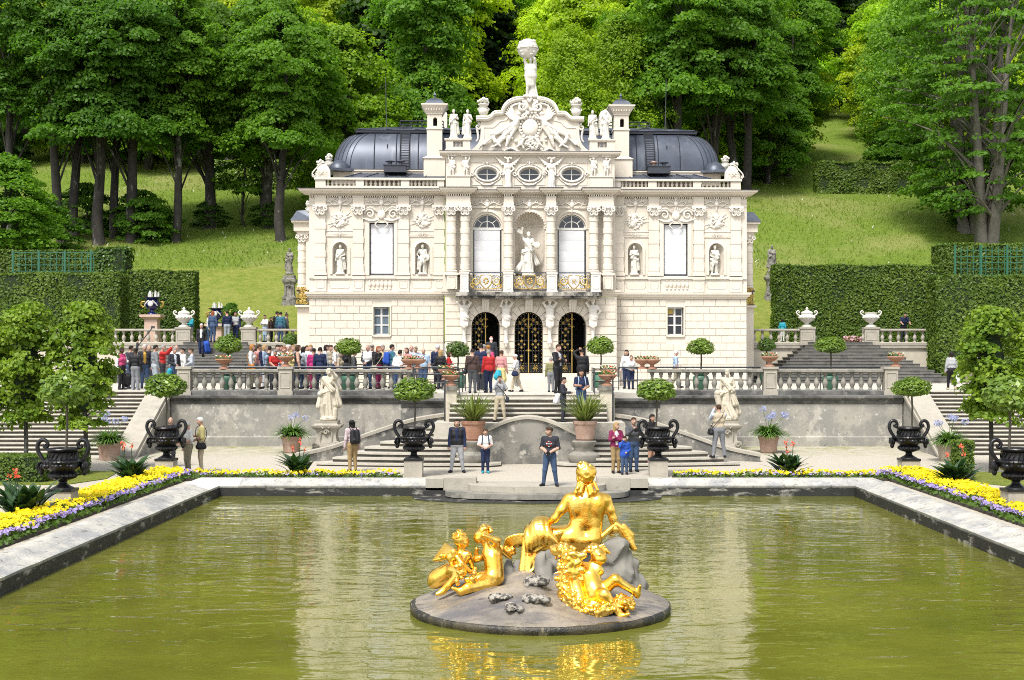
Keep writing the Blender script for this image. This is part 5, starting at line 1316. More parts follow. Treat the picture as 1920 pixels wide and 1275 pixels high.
def flower_vase(name,lab,u,y,w,s,seed,grp):
 root=empty(name,(0,0,0));put(root,u,y,w,0,s);tag(root,lab,'vase',grp)
 b=MB();b.lathe([(.20,0),(.20,.06),(.12,.09),(.10,.16),(.20,.26),(.24,.38),(.22,.46),(.16,.50),(.18,.62),(.26,.68),(.26,.72)],14)
 for q in(1,-1):scroll(b,q*.22,.48,-.0,.09,1.2,q,PI/2,.035,.02)
 b.build('vase_body',STATUE_W,root,smooth=50)
 b=MB();r=random.Random(seed)
 for k in range(34):
  a=r.uniform(0,2*PI);q=r.uniform(.0,.26);b.ball((q*math.cos(a),q*math.sin(a),.76+r.uniform(0,.30)*(1-q*2)),r.uniform(.05,.085),0,6,5)
 b.build('stone_bouquet',STATUE_W,root,smooth=60)
flower_vase('roof_vase','stone flower vase on the gable shoulder near the queue side statues',cu(905),AY+.3,cw(219),1.0,1,'stone vases on the roof')
flower_vase('roof_vase','stone flower vase on the gable shoulder away from the queue',cu(1081),AY+.3,cw(219),1.0,2,'stone vases on the roof')
for s,w_ in((-1,'queue side'),(1,'side with the dark flared stair')):
 flower_vase('roof_vase','outer stone vase on the palace roof corner, '+w_,s*9.98,.9,ww(309)-.42,.72,3,'stone vases on the roof')
 flower_vase('roof_vase','inner stone vase on the palace roof corner, '+w_,s*9.62,1.3,ww(303)-.25,.72,4,'stone vases on the roof')
 flower_vase('bay_vase','small vase with gilded foot on the side bay roof, '+w_,s*10.75,3.0,ww(394),.75,5,'vases on the side bays')
P,hands,hc,rt=body(1.86,((.10,-.10,.94),(-.02,-.06,1.06)),((-.16,-.06,.92),(-.12,-.04,1.04)),'contra',fat=1.7,hair='curly',sleeve='none')
P+=[cap((-.08,-.08,.98),(.12,-.05,.90),.13,.13,0,fold=(.22,8,0,3)),cap((.10,.08,.95),(.2,.1,.12),.09,.13,0,fold=(.22,7,0,2)),cap((0,-.02,.95),(.03,-.02,.55),.16,.14,0,fold=(.2,9,0,2)),cap((-.02,.1,.0),(.02,.12,.75),.14,.1),ell((0,0,-.02),(.3,.28,.1))]
P=[p_[:5]+(0,)+p_[6:]if p_[0]=='c' else p_[:3]+(0,)+p_[4:]for p_ in P]
root=empty('globe_bearer_statue');put(root,cu(994.5),AY+.30,cw(176)+.03);tag(root,'white figure carrying a large globe on top of the gable','statue')
mb=MB();add_sdf(mb,P,.025,.025);mb.box(-.34,.34,-.3,.3,-.14,-.02)
for k in range(8):mb.ball((-.3+k*.085,-.28,-.05),.08,0,6,5)
mb.build('figure',STATUE_W,root,smooth=180)
b=MB();gcx,gcz=-.14,cw(86)-cw(176);b.ball((gcx,.0,gcz),.47,0,24,16)
for t in(0,PI/3,2*PI/3):b.tube([(gcx+.475*math.cos(a)*math.cos(t),.475*math.cos(a)*math.sin(t),gcz+.475*math.sin(a))for a in np.linspace(0,2*PI,25)],.014,4)
b.tube([(gcx+.48*math.cos(a),.48*math.sin(a),gcz+.02*math.cos(a))for a in np.linspace(0,2*PI,25)],.05,4,flat=.35)
rr=random.Random(3)
for k in range(26):a,c_=rr.uniform(PI,2*PI),rr.uniform(-.8,.9);b.ball((gcx+.46*math.cos(a)*math.cos(c_),.46*math.sin(a)*math.cos(c_),gcz+.46*math.sin(c_)),(rr.uniform(.04,.11),.05,rr.uniform(.03,.09)),0,7,5)
b.build('globe',STATUE_W,root,smooth=60)
WL,WR=-14.55,15.5
def wall_thing(name,label,x0,x1,D,zb,zt,body_mat,cor_mat,plinth_mat,cat='wall',th=.5,pl=.55):
 e=empty(name,((x0+x1)/2,D,0),label=label,cat=cat);h=(x1-x0)/2
 b=MB();b.box(-h,h,0,th,zb,zt-.36);b.build('wall_face',body_mat,e,smooth=0)
 b=MB();b.box(-h,h,-.07,.02,zb,zb+pl);b.prism_x([(-.07,zb+pl),(-.07,zb+pl+.02),(0,zb+pl+.08),(.02,zb+pl+.08),(.02,zb+pl)],-h,h);b.build('wall_plinth',plinth_mat,e,smooth=0)
 b=MB();b.prism_x([(.5,zt-.36),(-.02,zt-.36),(-.05,zt-.30),(-.06,zt-.22),(-.16,zt-.16),(-.20,zt-.10),(-.20,zt-.02),(-.16,zt),(.5,zt)],-h,h);b.build('wall_cornice',cor_mat,e,smooth=20)
 return e
wall_thing('retaining_wall','streaked grey terrace wall behind the white haired couple',WL,TX0,57.0,.0,2.30,WALLC,LIME_B,WALLC)
wall_thing('retaining_wall','blotchy grey terrace wall behind the photographer in a striped vest',TX1,WR,57.0,.0,2.30,WALLC,LIME_B,WALLC)
wall_thing('landing_wall','short dark wall beside the middle stair on the queue side',TX0,-2.86,52.9,.6,2.30,WALLG,LIME_B,WALLG,pl=.3)
wall_thing('landing_wall','short dark wall beside the middle stair, next to the woman in black jacket',3.06,TX1,52.9,.6,2.30,WALLG,LIME_B,WALLG,pl=.3)
for x,lab in((TX0,'return wall of the landing on the queue side'),(TX1,'return wall of the landing opposite the queue')):
 b=MB();b.box(-.02,.02,0,3.6,-.2,2.28);o=b.build('landing_side_wall',WALLG,None,smooth=0);o.location=(x,53.4,0);tag(o,lab,'wall')
balm=MB();balm.lathe([(.085,0),(.085,.05),(.06,.07),(.065,.10),(.105,.20),(.118,.27),(.10,.36),(.06,.46),(.05,.52),(.075,.545),(.055,.57),(.085,.62),(.09,.64),(.09,.70)],10,m=0)
BALM=balm.mesh('baluster',[LIME],50)
balp=MB();balp.merge(balm);BALP=balp.mesh('baluster',[LIME_L],50)
def balustrade(label,x0,x1,D,z0,peds=(),rail_mat=None,base_mat=None,bme=None,pmat=None,sp=.355,hs=1.0,ped_hw=.27,zpt=None):
 """z0: bottom of the base course"""
 e=empty('balustrade',((x0+x1)/2,D,z0),label=label,cat='balustrade');xm=(x0+x1)/2
 rm=rail_mat or LIME;bm=base_mat or LIME_B
 zb,zr,zt=.22*hs,.92*hs,1.07*hs
 b=MB();b.prism_x([(-.19,0),(-.19,zb*.75),(-.15,zb),(.15,zb),(.19,zb*.75),(.19,0)],x0-xm,x1-xm);b.build('base_course',bm,e,smooth=0)
 b=MB();b.prism_x([(-.13,zr),(-.19,zr+.035),(-.19,zt-.03),(-.15,zt),(.15,zt),(.19,zt-.03),(.19,zr+.035),(.13,zr)],x0-xm,x1-xm);b.build('rail',rm,e,smooth=0)
 pm=MB();pm.box(-ped_hw,ped_hw,-.24,.24,.004,zt+.0);pm.box(-ped_hw-.05,ped_hw+.05,-.29,.29,zt+.004,zt+.10);pm.box(-ped_hw-.04,ped_hw+.04,-.28,.28,.002,.18);panel_line(pm,-ped_hw+.08,ped_hw-.08,.30,zt-.16,-.245,.018)
 pme_=pm.mesh('pedestal',[pmat or LIME_L],0)
 for p in peds:link('pedestal',pme_,e,(p-xm,0,0))
 holes=[(p-ped_hw,p+ped_hw)for p in peds]
 for a,c in sub_spans(x0,x1,holes):
  n=max(1,int(round((c-a)/sp)))
  for k in range(n):
   o=link('baluster',bme or BALM,e,(a+(c-a)*(k+.5)/n-xm,0,zb));o.scale=(1,1,hs)
 return e
balustrade('weathered stone balustrade of the terrace with the crowd queueing behind it',-14.3,TX0+.1,57.22,2.30,peds=(-14.05,gx(536.5,57.22)))
balustrade('weathered stone balustrade in front of the dark flared stair and the blue shirted man',TX1-.1,15.3,57.22,2.30,peds=(gx(1443,57.22),15.05))
UPD=77.0
UXL=(gx(345,UPD),gx(467,UPD));UXR=(gx(1513,UPD),gx(1633,UPD))
for(x0,x1,ped,lab)in((-27.5,UXL[0]+.45,(UXL[0],),'pale upper balustrade before the tall blue vase and hedge'),(UXL[1]-.45,-10.9,(UXL[1],),'pale upper balustrade meeting the palace wall on the queue side'),(11.1,UXR[0]+.45,(UXR[0],),'pale upper balustrade with the woman in turquoise behind it'),(UXR[1]-.45,23.2,(UXR[1],),'pale upper balustrade with the man bending over behind it')):
 balustrade(lab,x0,x1,UPD,4.50,ped,LIME_L,LIME_L,BALP,LIME_L,sp=.46,hs=.86,ped_hw=.40)
 e=empty('upper_retaining_wall',((x0+x1)/2,UPD,0),label='beige wall below the '+lab,cat='wall');h=(x1-x0)/2
 b=MB();b.box(-h,h,-.05,.4,2.3,4.34);b.build('wall_face',BEIGE,e,smooth=0)
 b=MB();b.box(-h,h,-.17,.4,4.344,4.496);b.box(-h,h,-.10,-.052,2.3,3.0);b.build('wall_moulding',LIME_L,e,smooth=0)
def nosed(y0,y1,z0,z1):
 return[(y1,z1-.07),(y0,z1-.07),(y0-.03,z1-.055),(y0-.042,z1-.035),(y0-.03,z1-.008),(y0,z1),(y1,z1)]
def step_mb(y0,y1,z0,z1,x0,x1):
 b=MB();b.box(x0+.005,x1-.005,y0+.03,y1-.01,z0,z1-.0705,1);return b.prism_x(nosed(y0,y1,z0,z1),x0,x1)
def long_stair(label,x0,x1,xp0,xp1,side):
 e=empty('garden_stair',((x0+x1)/2,52.3,0),label=label,cat='stair');xm=(x0+x1)/2;n=17
 for k in range(n):
  z1=ZT*(k+1)/n-(.004 if k==n-1 else 0);z0=-.05 if k==0 else ZT*k/n-.02
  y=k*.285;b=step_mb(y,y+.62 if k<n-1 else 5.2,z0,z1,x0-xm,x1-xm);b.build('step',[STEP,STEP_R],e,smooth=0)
 a0,a1=xp0-xm,xp1-xm
 b=MB();b.prism_x([(-.55,-.1),(-.55,.10),(4.7,ZT+.02),(5.1,ZT+.02),(5.1,-.1)],a0+.05,a1-.05);b.build('parapet_wall',WALLC,e,smooth=0)
 b=MB();b.prism_x([(-.75,.06),(-.75,.20),(4.65,ZT+.16),(5.05,ZT+.16),(5.05,ZT+.025),(4.68,ZT+.025)],a0,a1)
 q=a1 if side<0 else a0
 b.prism_x([(-.75,-.06),(-.75,.056),(4.68,ZT+.02),(5.0,ZT+.02),(5.0,ZT-.1),(4.7,ZT-.1)],q-.06,q+.06);b.build('parapet_coping',LIME_L,e,smooth=0)
long_stair('broad pale garden stair with grey sloping parapet, beside the white haired couple',-29,-15.42,-15.42,WL+.0,-1)
long_stair('broad pale garden stair with the woman in patterned blouse at its head',16.42,30,WR,16.42,1)
def flared(label,xc,dark):
 e=empty('upper_stair',(xc,72.3,0),label=label,cat='stair');n=13
 for k in range(n):
  z1=ZT+(ZU-ZT)*(k+1)/n-(.006 if k==n-1 else 0);hw=1.75+(n-1-k)*.275;y=k*.36
  b=MB();b.box(-hw,hw,y,4.75,ZT-.02 if k==0 else z1-(ZU-ZT)/n-.0,z1-.035);b.box(-hw-.03,hw+.03,y-.03,4.76,z1-.0345,z1);b.build('step',STEP_D,e,smooth=0)
flared('flared dark stair to the upper terrace with the man in black jacket walking down',(UXL[0]+UXL[1])/2,1)
flared('flared dark stair to the upper terrace, empty, before the tall hedge',(UXR[0]+UXR[1])/2,1)
mid=empty('middle_stair',(.1,50.7,0),label='double curved middle stair of worn pale steps around the rounded wall',cat='stair')
ZM=1.5;n=6
for k in range(n):
 z1=ZM+(ZT-ZM)*(k+1)/n-(.004 if k==n-1 else 0);y=50.75+k*.26
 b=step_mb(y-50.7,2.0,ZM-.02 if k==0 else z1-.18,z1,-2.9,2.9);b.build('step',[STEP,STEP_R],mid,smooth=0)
b=MB();b.prism_z([(-3.4,-.75),(-1.5,-.95),(1.6,-.95),(3.5,-.75),(3.5,2.2),(-3.4,2.2)],-.1,ZM-.005);b.build('landing_slab',STEP,mid,smooth=0)
for s in(-1,1):
 n=9
 for k in range(n):
  z1=ZM*(k+1)/n-.008*(k==n-1);Dk=48.25+.285*k-50.7
  xl=7.45-.53*k;xr=.95 if k==0 else 1.55
  f=[];m=18
  for i in range(m+1):
   t=i/m;x=xr+(xl-xr)*t
   f.append((x,Dk-.10*math.sin(PI*t)+.55*t**2.5+(.30*(1-t/.05)**2 if t<.05 and k==0 else 0)))
  poly=[(s*x,y)for x,y in f]+[(s*(xl-.15),f[-1][1]+.5),(s*max(xl-2.2,xr+.6),1.6),(s*xr,1.6)]
  nose=[(s*x,y-.055)for x,y in f]+[(s*(xl-.12),f[-1][1]+.5),(s*max(xl-2.2,xr+.6),1.61),(s*xr,1.61)]
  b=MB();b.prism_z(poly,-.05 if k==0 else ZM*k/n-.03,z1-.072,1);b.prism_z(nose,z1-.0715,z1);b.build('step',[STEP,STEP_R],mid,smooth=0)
 P=spline([(s*3.15,1.75,1.62),(s*4.4,1.30,1.42),(s*5.8,.80,.98),(s*7.2,.22,.50),(s*8.4,-.35,.26)],6)
 b=MB();V=[]
 for p in P:V+=[(p[0],p[1]-.19,-.1),(p[0],p[1]-.19,p[2]),(p[0],p[1]+.19,p[2]),(p[0],p[1]+.19,-.1)]
 k=len(P);Fs=[(i*4+j,i*4+(j+1)%4,(i+1)*4+(j+1)%4,(i+1)*4+j)for i in range(k-1)for j in range(4)]+[(3,2,1,0),tuple((k-1)*4+j for j in range(4))]
 b.add(V,Fs if s<0 else[f_[::-1]for f_ in Fs]);b.build('curved_parapet',WALLG,mid,smooth=0)
 b=MB();V=[]
 for p in P:V+=[(p[0],p[1]-.25,p[2]+.003),(p[0],p[1]-.25,p[2]+.12),(p[0],p[1]-.18,p[2]+.15),(p[0],p[1]+.18,p[2]+.15),(p[0],p[1]+.25,p[2]+.12),(p[0],p[1]+.25,p[2]+.003)]
 Fs=[(i*6+j,i*6+(j+1)%6,(i+1)*6+(j+1)%6,(i+1)*6+j)for i in range(k-1)for j in range(6)]+[tuple(range(5,-1,-1)),tuple((k-1)*6+j for j in range(6))]
 b.add(V,Fs if s<0 else[f_[::-1]for f_ in Fs]);b.build('parapet_coping',LIME_L,mid,smooth=0)
m=26;V=[];top=[]
for i in range(m+1):
 t=-1+2*i/m;x=1.9*t;y=-1.75+.42*math.cos(t*PI/2);z=1.0+.66*math.cos(t*PI/2)**1.1 if abs(t)<1 else 1.0
 V+=[(x,y,-.1),(x,y,z)];top.append((x,y,z))
b=MB();V2=V+[(p[0],p[1]+.5,p[2])for p in V];k=2*(m+1)
b.add(V2,[(2*i,2*i+2,2*i+3,2*i+1)for i in range(m)]+[(2*i+1,2*i+3,2*i+3+k,2*i+1+k)for i in range(m)]+[(k+2*i+2,k+2*i,k+2*i+1,k+2*i+3)for i in range(m)])
b.build('rounded_wall',WALLG,mid,smooth=40)
b=MB();V=[]
for x,y,z in top:V+=[(x,y-.08,z+.004),(x,y-.08,z+.10),(x,y-.02,z+.14),(x,y+.5,z+.14),(x,y+.56,z+.10),(x,y+.56,z+.004)]
b.add(V,[(i*6+j,(i+1)*6+j,(i+1)*6+(j+1)%6,i*6+(j+1)%6)for i in range(m)for j in range(6)]);b.build('wall_coping',LIME_L,mid,smooth=35)
for s in(-1,1):
 b=MB();b.lathe([(.62,-.05),(.62,.10),(.52,.12),(.50,.16),(.58,.30),(.56,.44),(.44,.52),(.34,.56),(.36,.74),(.42,.80),(.44,.90),(.40,.93)],20,(s*1.97,-1.85,0));b.build('scroll_pedestal',LIME,mid,smooth=40)
for px,lab in((845.5,'beige pier at the head of the middle stair on the queue side'),(1136,'beige pier at the head of the middle stair by the man in dark T-shirt')):
 x=gx(px,51.9);b=MB();b.box(-.22,.22,-.22,.22,1.4,2.62);o=b.build('stair_pier',BEIGE,None,smooth=0)
 o.location=(x,51.95,0);tag(o,lab,'pier')
 b=MB();b.box(-.30,.30,-.30,.30,2.623,2.72);b.box(-.27,.27,-.27,.27,2.723,2.80);b.build('pier_cap',LIME,o,smooth=0)
def railing(label,pts,zs,posts,r=.022,zb=ZT,cat='railing'):
 e=empty('metal_railing',pts[0],label=label,cat=cat);p0=np.array(pts[0],float)
 P=[np.array(p,float)-p0 for p in pts]
 for z,rr in zs:
  b=MB();b.tube([p+(0,0,z-pts[0][2])for p in P],rr,6);b.build('bar',RAILM,e,smooth=60)
 zt=max(z for z,_ in zs)
 for i in range(len(P)-1):
  n=max(1,int(np.linalg.norm(P[i+1]-P[i])/posts))
  for k in range(n+(i==len(P)-2)):
   q=P[i]+(P[i+1]-P[i])*k/n;b=MB();b.tube([q+(0,0,zb-pts[0][2]),q+(0,0,zt-pts[0][2])],r,6);b.build('post',RAILM,e,smooth=60)
 return e
railing('grey double railing behind the balustrade keeping the queue in line',[(gx(330,58.0),58.0,ZT),(gx(860,58.0),58.0,ZT)],((3.44,.04),(3.16,.025),(2.8,.02)),1.9)
railing('second thin railing among the queue of visitors',[(gx(460,60.3),60.3,ZT),(gx(850,60.3),60.3,ZT)],((3.55,.022),(3.1,.018)),2.3)
railing('grey railing along the balustrade before the flared stair',[(gx(1160,58.0),58.0,ZT),(gx(1664,58.0),58.0,ZT)],((3.44,.035),(2.9,.02)),2.4)
railing('grey railing down the landing on the queue side, by the man in brown jacket',[(gx(873,56.5),56.5,ZT),(gx(861,52.0),52.0,ZT),(gx(775,53.2),53.2,ZT)],((3.42,.03),(2.95,.02)),1.6)
railing('grey railing down the landing by the pair of bowls opposite the queue',[(gx(1110,56.5),56.5,ZT),(gx(1115,52.0),52.0,ZT),(gx(1195,53.2),53.2,ZT)],((3.42,.03),(2.95,.02)),1.6)
for px,lab in((834,'tall dark handrail post at the foot of the straight flight, queue side'),(1149,'tall dark handrail post at the foot of the straight flight by the big flax pot')):
 b=MB();b.tube([(0,0,1.25),(0,0,3.0)],.035,6);b.tube([(0,0,2.98),(0,1.4,3.3)],.03,6);o=b.build('handrail',RAILM,None,smooth=50);o.location=(gx(px,51.2),51.2,0);tag(o,lab,'handrail')
def urn_proto():
 u=empty('iron_urn');b=MB();b.box(-.31,.31,-.31,.31,0,.07)
 b.lathe([(.27,.07),(.26,.10),(.20,.13),(.12,.18),(.10,.24),(.12,.27),(.17,.29)],20)
 b.lathe([(.17,.29),(.29,.33),(.345,.39),(.34,.44),(.28,.49)],40,rmod=lambda a,z:1+.05*math.cos(20*a))
 b.lathe([(.28,.49),(.30,.52),(.40,.58),(.465,.66),(.485,.73),(.495,.75),(.48,.78),(.40,.80),(.365,.82),(.35,.88),(.345,.96),(.36,1.0),(.41,1.03),(.425,1.06),(.41,1.085),(.37,1.085),(.35,1.02),(.0,1.0)],32)
 b.lathe([(.36,.985),(.385,.99),(.36,.995)],32)
 for k in range(28):
  a=k/28*2*PI;b.ball((.49*math.cos(a),.49*math.sin(a),.755),.026,0,6,4)
 for k in range(18):
  a=k/18*2*PI;b.tube([(.36*math.cos(a),.36*math.sin(a),.83),(.375*math.cos(a+.1),.375*math.sin(a+.1),.90),(.36*math.cos(a+.2),.36*math.sin(a+.2),.97)],[.022,.016,.012],4)
 for a in(-PI/2,PI/2,-PI/2-.8,-PI/2+.8,PI/2+.8,PI/2-.8):
  b.ball((.46*math.cos(a),.46*math.sin(a),.645),(.09,.09,.075),0,8,6)
  for t in(-.22,.22):b.ball((.45*math.cos(a+t),.45*math.sin(a+t),.66),.05,0,6,5)
 b.build('bowl',IRON,u,smooth=40)
 for s in(-1,1):
  h=MB();h.tube(spline([(s*.44,0,.70),(s*.50,0,.80),(s*.60,0,.96),(s*.635,0,1.10),(s*.60,0,1.23),(s*.51,0,1.29),(s*.42,0,1.26),(s*.375,0,1.18),(s*.40,0,1.11),(s*.46,0,1.10),(s*.48,0,1.15)],5),[.05,.055,.055,.05,.042,.035],8)
  h.ball((s*.455,0,1.15),.045,0,8,6);h.ball((s*.53,0,.62),(.10,.12,.14),0,10,8);h.ball((s*.60,0,.60),(.05,.05,.05));h.ball((s*.54,0,.48),(.07,.07,.09))
  for t in(-1,1):h.tube([(s*.52,t*.06,.72),(s*.58,t*.13,.70),(s*.60,t*.14,.58),(s*.56,t*.12,.52)],[.04,.03,.015],5)
  h.build('handle',IRON,u,smooth=50)
 return u
URN=urn_proto()
UP=[(118,34.7,'black iron urn before the linden trees, nearest to the low hedge'),(1905,34.7,'black iron urn cut by the picture edge'),(312,45.0,'black iron urn beside the white haired couple'),(776,45.0,'black iron urn by the curved steps, near the man in padded vest'),(1234,45.0,'black iron urn by the curved steps, beside the blue jacket child'),(1704,45.0,'black iron urn at the sloping parapet foot, by the buff clay pot')]
for i,(px,D,lab)in enumerate(UP):
 x=gx(px,D);u=URN if i==0 else dup(URN);u.location=(x,D,.52);tag(u,lab,'urn','black iron urns around the pool')
 u.scale=(1.0,)*3
 b=MB();b.box(-.29,.29,-.29,.29,-.1,.512);b.box(-.31,.31,-.31,.31,.514,.518);o=b.build('urn_pedestal',LIME_L,None,smooth=0);o.location=(x,D,0);tag(o,'stone block under the '+lab.replace('black iron ','').replace(', nearest to the low hedge',''),'pedestal','stone blocks under the urns')
def topiary_mesh(rad,hgt,n,leafm,seed,size=.09,flat=1.0):
 r=np.random.default_rng(seed);d=rand_dirs(n,r);q=r.uniform(.62,1.0,n)**.6
 lump=1+.10*np.sin(d[:,0]*7+seed)*np.cos(d[:,2]*6+seed)
 P=d*(q*lump)[:,None]*np.array([rad,rad,hgt]);low=P[:,2]<-.45*hgt;P[low,2]*=.72
 return quad_mesh('crown',leafcards(P,d+np.array([0,0,.3]),size,1.9,.45,r),leafm)
TOPI={}
def topiary(label,x,D,zc,zb,rad,hgt,kind=0,seed=1,group='clipped laurel standards',stem_r=.028,twist=.03):
 t=empty('topiary_tree',(x,D,zb),label=label,cat='topiary',group=group)
 key=(kind,seed)
 if key not in TOPI:TOPI[key]=topiary_mesh(1,1,(1500,1300,800)[kind],(LF_LAUREL,LF_LAUREL_D,LF_LAUREL)[kind],seed,(.17,.16,.21)[kind])
 o=link('crown',TOPI[key],t,(0,0,zc-zb));o.scale=(rad,rad,hgt);o.rotation_euler=(0,0,seed*1.3)
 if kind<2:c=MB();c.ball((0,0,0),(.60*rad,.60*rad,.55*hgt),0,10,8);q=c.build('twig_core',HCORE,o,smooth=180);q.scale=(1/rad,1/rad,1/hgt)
 b=MB();b.tube([(0,0,0),(twist,.0,(zc-zb)*.5),(0,0,zc-zb)],[stem_r*1.2,stem_r],6)
 for k in range(6):a=k*1.05;b.tube([(0,0,zc-zb-hgt*.6),(.4*rad*math.cos(a),.4*rad*math.sin(a),zc-zb-.1*hgt)],[stem_r*.6,stem_r*.3],4)
 b.build('trunk',STEMW,t,smooth=60);return t
topiary('clipped laurel ball growing from the urn near the man in dark vest',gx(777,45),45,gz(733,45),1.5,.70,.45,0,1)
topiary('clipped laurel ball growing from the urn beside the family',gx(1230,45),45,gz(733,45),1.5,.64,.43,0,2)
topiary('clipped laurel ball growing from the urn beside the white haired couple',gx(311,45),45,gz(726,45),1.5,.68,.46,0,3)
topiary('clipped laurel ball growing from the urn at the stair parapet foot',gx(1709,45),45,gz(728,45),1.5,.63,.38,0,4)
topiary('loose young laurel standard in the urn before the linden trees',gx(124,34.7),34.7,gz(733,34.7),1.5,.68,.52,2,5)
topiary('loose yellowish laurel standard in the urn cut by the picture edge',gx(1892,34.7),34.7,gz(742,34.7),1.5,.66,.56,2,6)
for i,(px,py,w,h,D,kd,lab)in enumerate(((427,648,52,41,58.6,0,'round laurel before the dark stair on the queue side'),(654,652,50,38,58.6,0,'round laurel in the middle of the queue'),(858,657,46,36,61.5,1,'dark round laurel beside the man in brown jacket'),(1126,650,52,40,61.5,0,'round laurel behind the leather jacket man'),(1314,652,52,36,58.6,0,'round laurel behind the photographed garden statue'),(1557,649,60,36,58.6,0,'round laurel before the empty flared stair'),(546,637,34,26,69,1,'small dark round laurel against the palace corner on the queue side'),(1437,648,36,30,69,1,'small dark round laurel at the palace corner opposite the queue'))):
 pp=D/F;topiary(lab,gx(px,D),D,gz(py,D),ZT+.72,w*pp*.5,h*pp*.5,kd,10+i,stem_r=.035)
 g=MB();g.lathe([(.20,0),(.24,.05),(.27,.35),(.25,.55),(.20,.60),(.27,.66),(.29,.72),(.25,.72),(.23,.66),(0,.65)],12,sx=1.3);o=g.build('green_planter',GREENP,None,smooth=40);o.location=(gx(px,D),D,ZT);tag(o,'green planter under the '+lab,'planter','green planters')
def bowl_proto():
 t=empty('terracotta_bowl');b=MB()
 b.lathe([(.24,0),(.24,.05),(.17,.08),(.10,.13),(.09,.20),(.13,.23),(.28,.29),(.36,.38),(.40,.42),(.40,.46),(.38,.47),(.34,.42),(0,.40)],20);b.build('bowl',TERRA,t,smooth=40)
 r=np.random.default_rng(4);n=130;a=r.uniform(0,2*PI,n);q=.34*np.sqrt(r.random(n));P=np.stack([q*np.cos(a),q*np.sin(a),.44+r.random(n)**1.5*.20],1)
 V=leafcards(P,np.array([0,-.3,1.0])+np.zeros((n,3)),.09,1.9,.6,r)
 quad_obj('flowers',V,[LF_BED,FL_W,FL_R],t,midx=np.where(P[:,2]>.53,r.choice([0,0,0,1,2],n),0));return t
BOWL=bowl_proto()
for i,(px,py,D,s,lab)in enumerate(((421,690,57.3,.9,'terracotta bowl left end of the queue balustrade, by the woman in grey patterned shirt'),(536.5,690,57.22,.9,'terracotta bowl on the balustrade pedestal by the man in red polo'),(765,690,56.6,.85,'first of two touching terracotta bowls by the man in light blue shirt'),(782,690,56.9,.85,'second of two touching terracotta bowls, nearer the stair landing'),(846,689.5,56.2,.88,'upper terracotta bowl by the man in brown jacket'),(846,720.5,51.95,.85,'terracotta bowl on the stair pier below the man in brown jacket'),(1133,690,56.2,.88,'upper terracotta bowl by the leather jacket man'),(1139,725,51.95,.88,'terracotta bowl on the stair pier next to the man in dark T-shirt'),(1205,688,57.1,.85,'first of two terracotta bowls with sprigs, next to the girl in white'),(1222,688,57.4,.85,'second of two terracotta bowls with sprigs, away from the girl in white'),(1443,691,57.22,.9,'terracotta bowl on the balustrade pedestal below the small dark laurel'),(1680,690,57.22,.9,'terracotta bowl with white flowers on the end pedestal of the balustrade'))):
 o=BOWL if i==0 else dup(BOWL);x=gx(px,D);o.location=(x,D,3.376 if abs(D-57.22)>.01 else 3.476);o.scale=(s*1.02,s*1.02,s)
 if 51<D<53:o.location[2]=2.803
 if i in(0,2,3,8,9):o.location=(x,57.22,3.374)
 if i in(4,6):o.location=(x,53.3,2.99);
 tag(o,lab,'flower bowl','terracotta flower bowls')
for x,lab in((gx(846,53.3),'small stone post under the upper bowl by the brown jacket'),(gx(1133,53.3),'small stone post under the upper bowl by the leather jacket')):
 b=MB();b.box(-.2,.2,-.2,.2,2.28,2.90);b.box(-.26,.26,-.26,.26,2.903,2.985);o=b.build('stone_post',LIME,None,smooth=0);o.location=(x,53.3,0);tag(o,lab,'post')
def straps(n,L,spread,droop,w,r,up=1.0,seg=4):
 """arching blades from the origin as strips of quads"""
 V=[]
 for i in range(n):
  a=r.uniform(0,2*PI);e=r.uniform(.15,1.0)*spread;l=L*r.uniform(.7,1.15);dr=droop*r.uniform(.6,1.3);ww_=w*r.uniform(.7,1.2)
  d=np.array([math.cos(a)*e,math.sin(a)*e,up]);d/=np.linalg.norm(d);side=np.array([-math.sin(a),math.cos(a),0])*ww_*.5
  o0=np.array([math.cos(a),math.sin(a),0])*r.uniform(0,.14);pts=[]
  for k in range(seg+1):
   t=k/seg;p=o0+d*l*t;p=p+np.array([math.cos(a)*.35,math.sin(a)*.35,-1])*dr*l*t*t;pts.append(p)
  for k in range(seg):
   w0=side*(1-.85*(k/seg)**2);w1=side*(1-.85*((k+1)/seg)**2);V+=[pts[k]-w0,pts[k]+w0,pts[k+1]+w1,pts[k+1]-w1]
 return np.array(V)
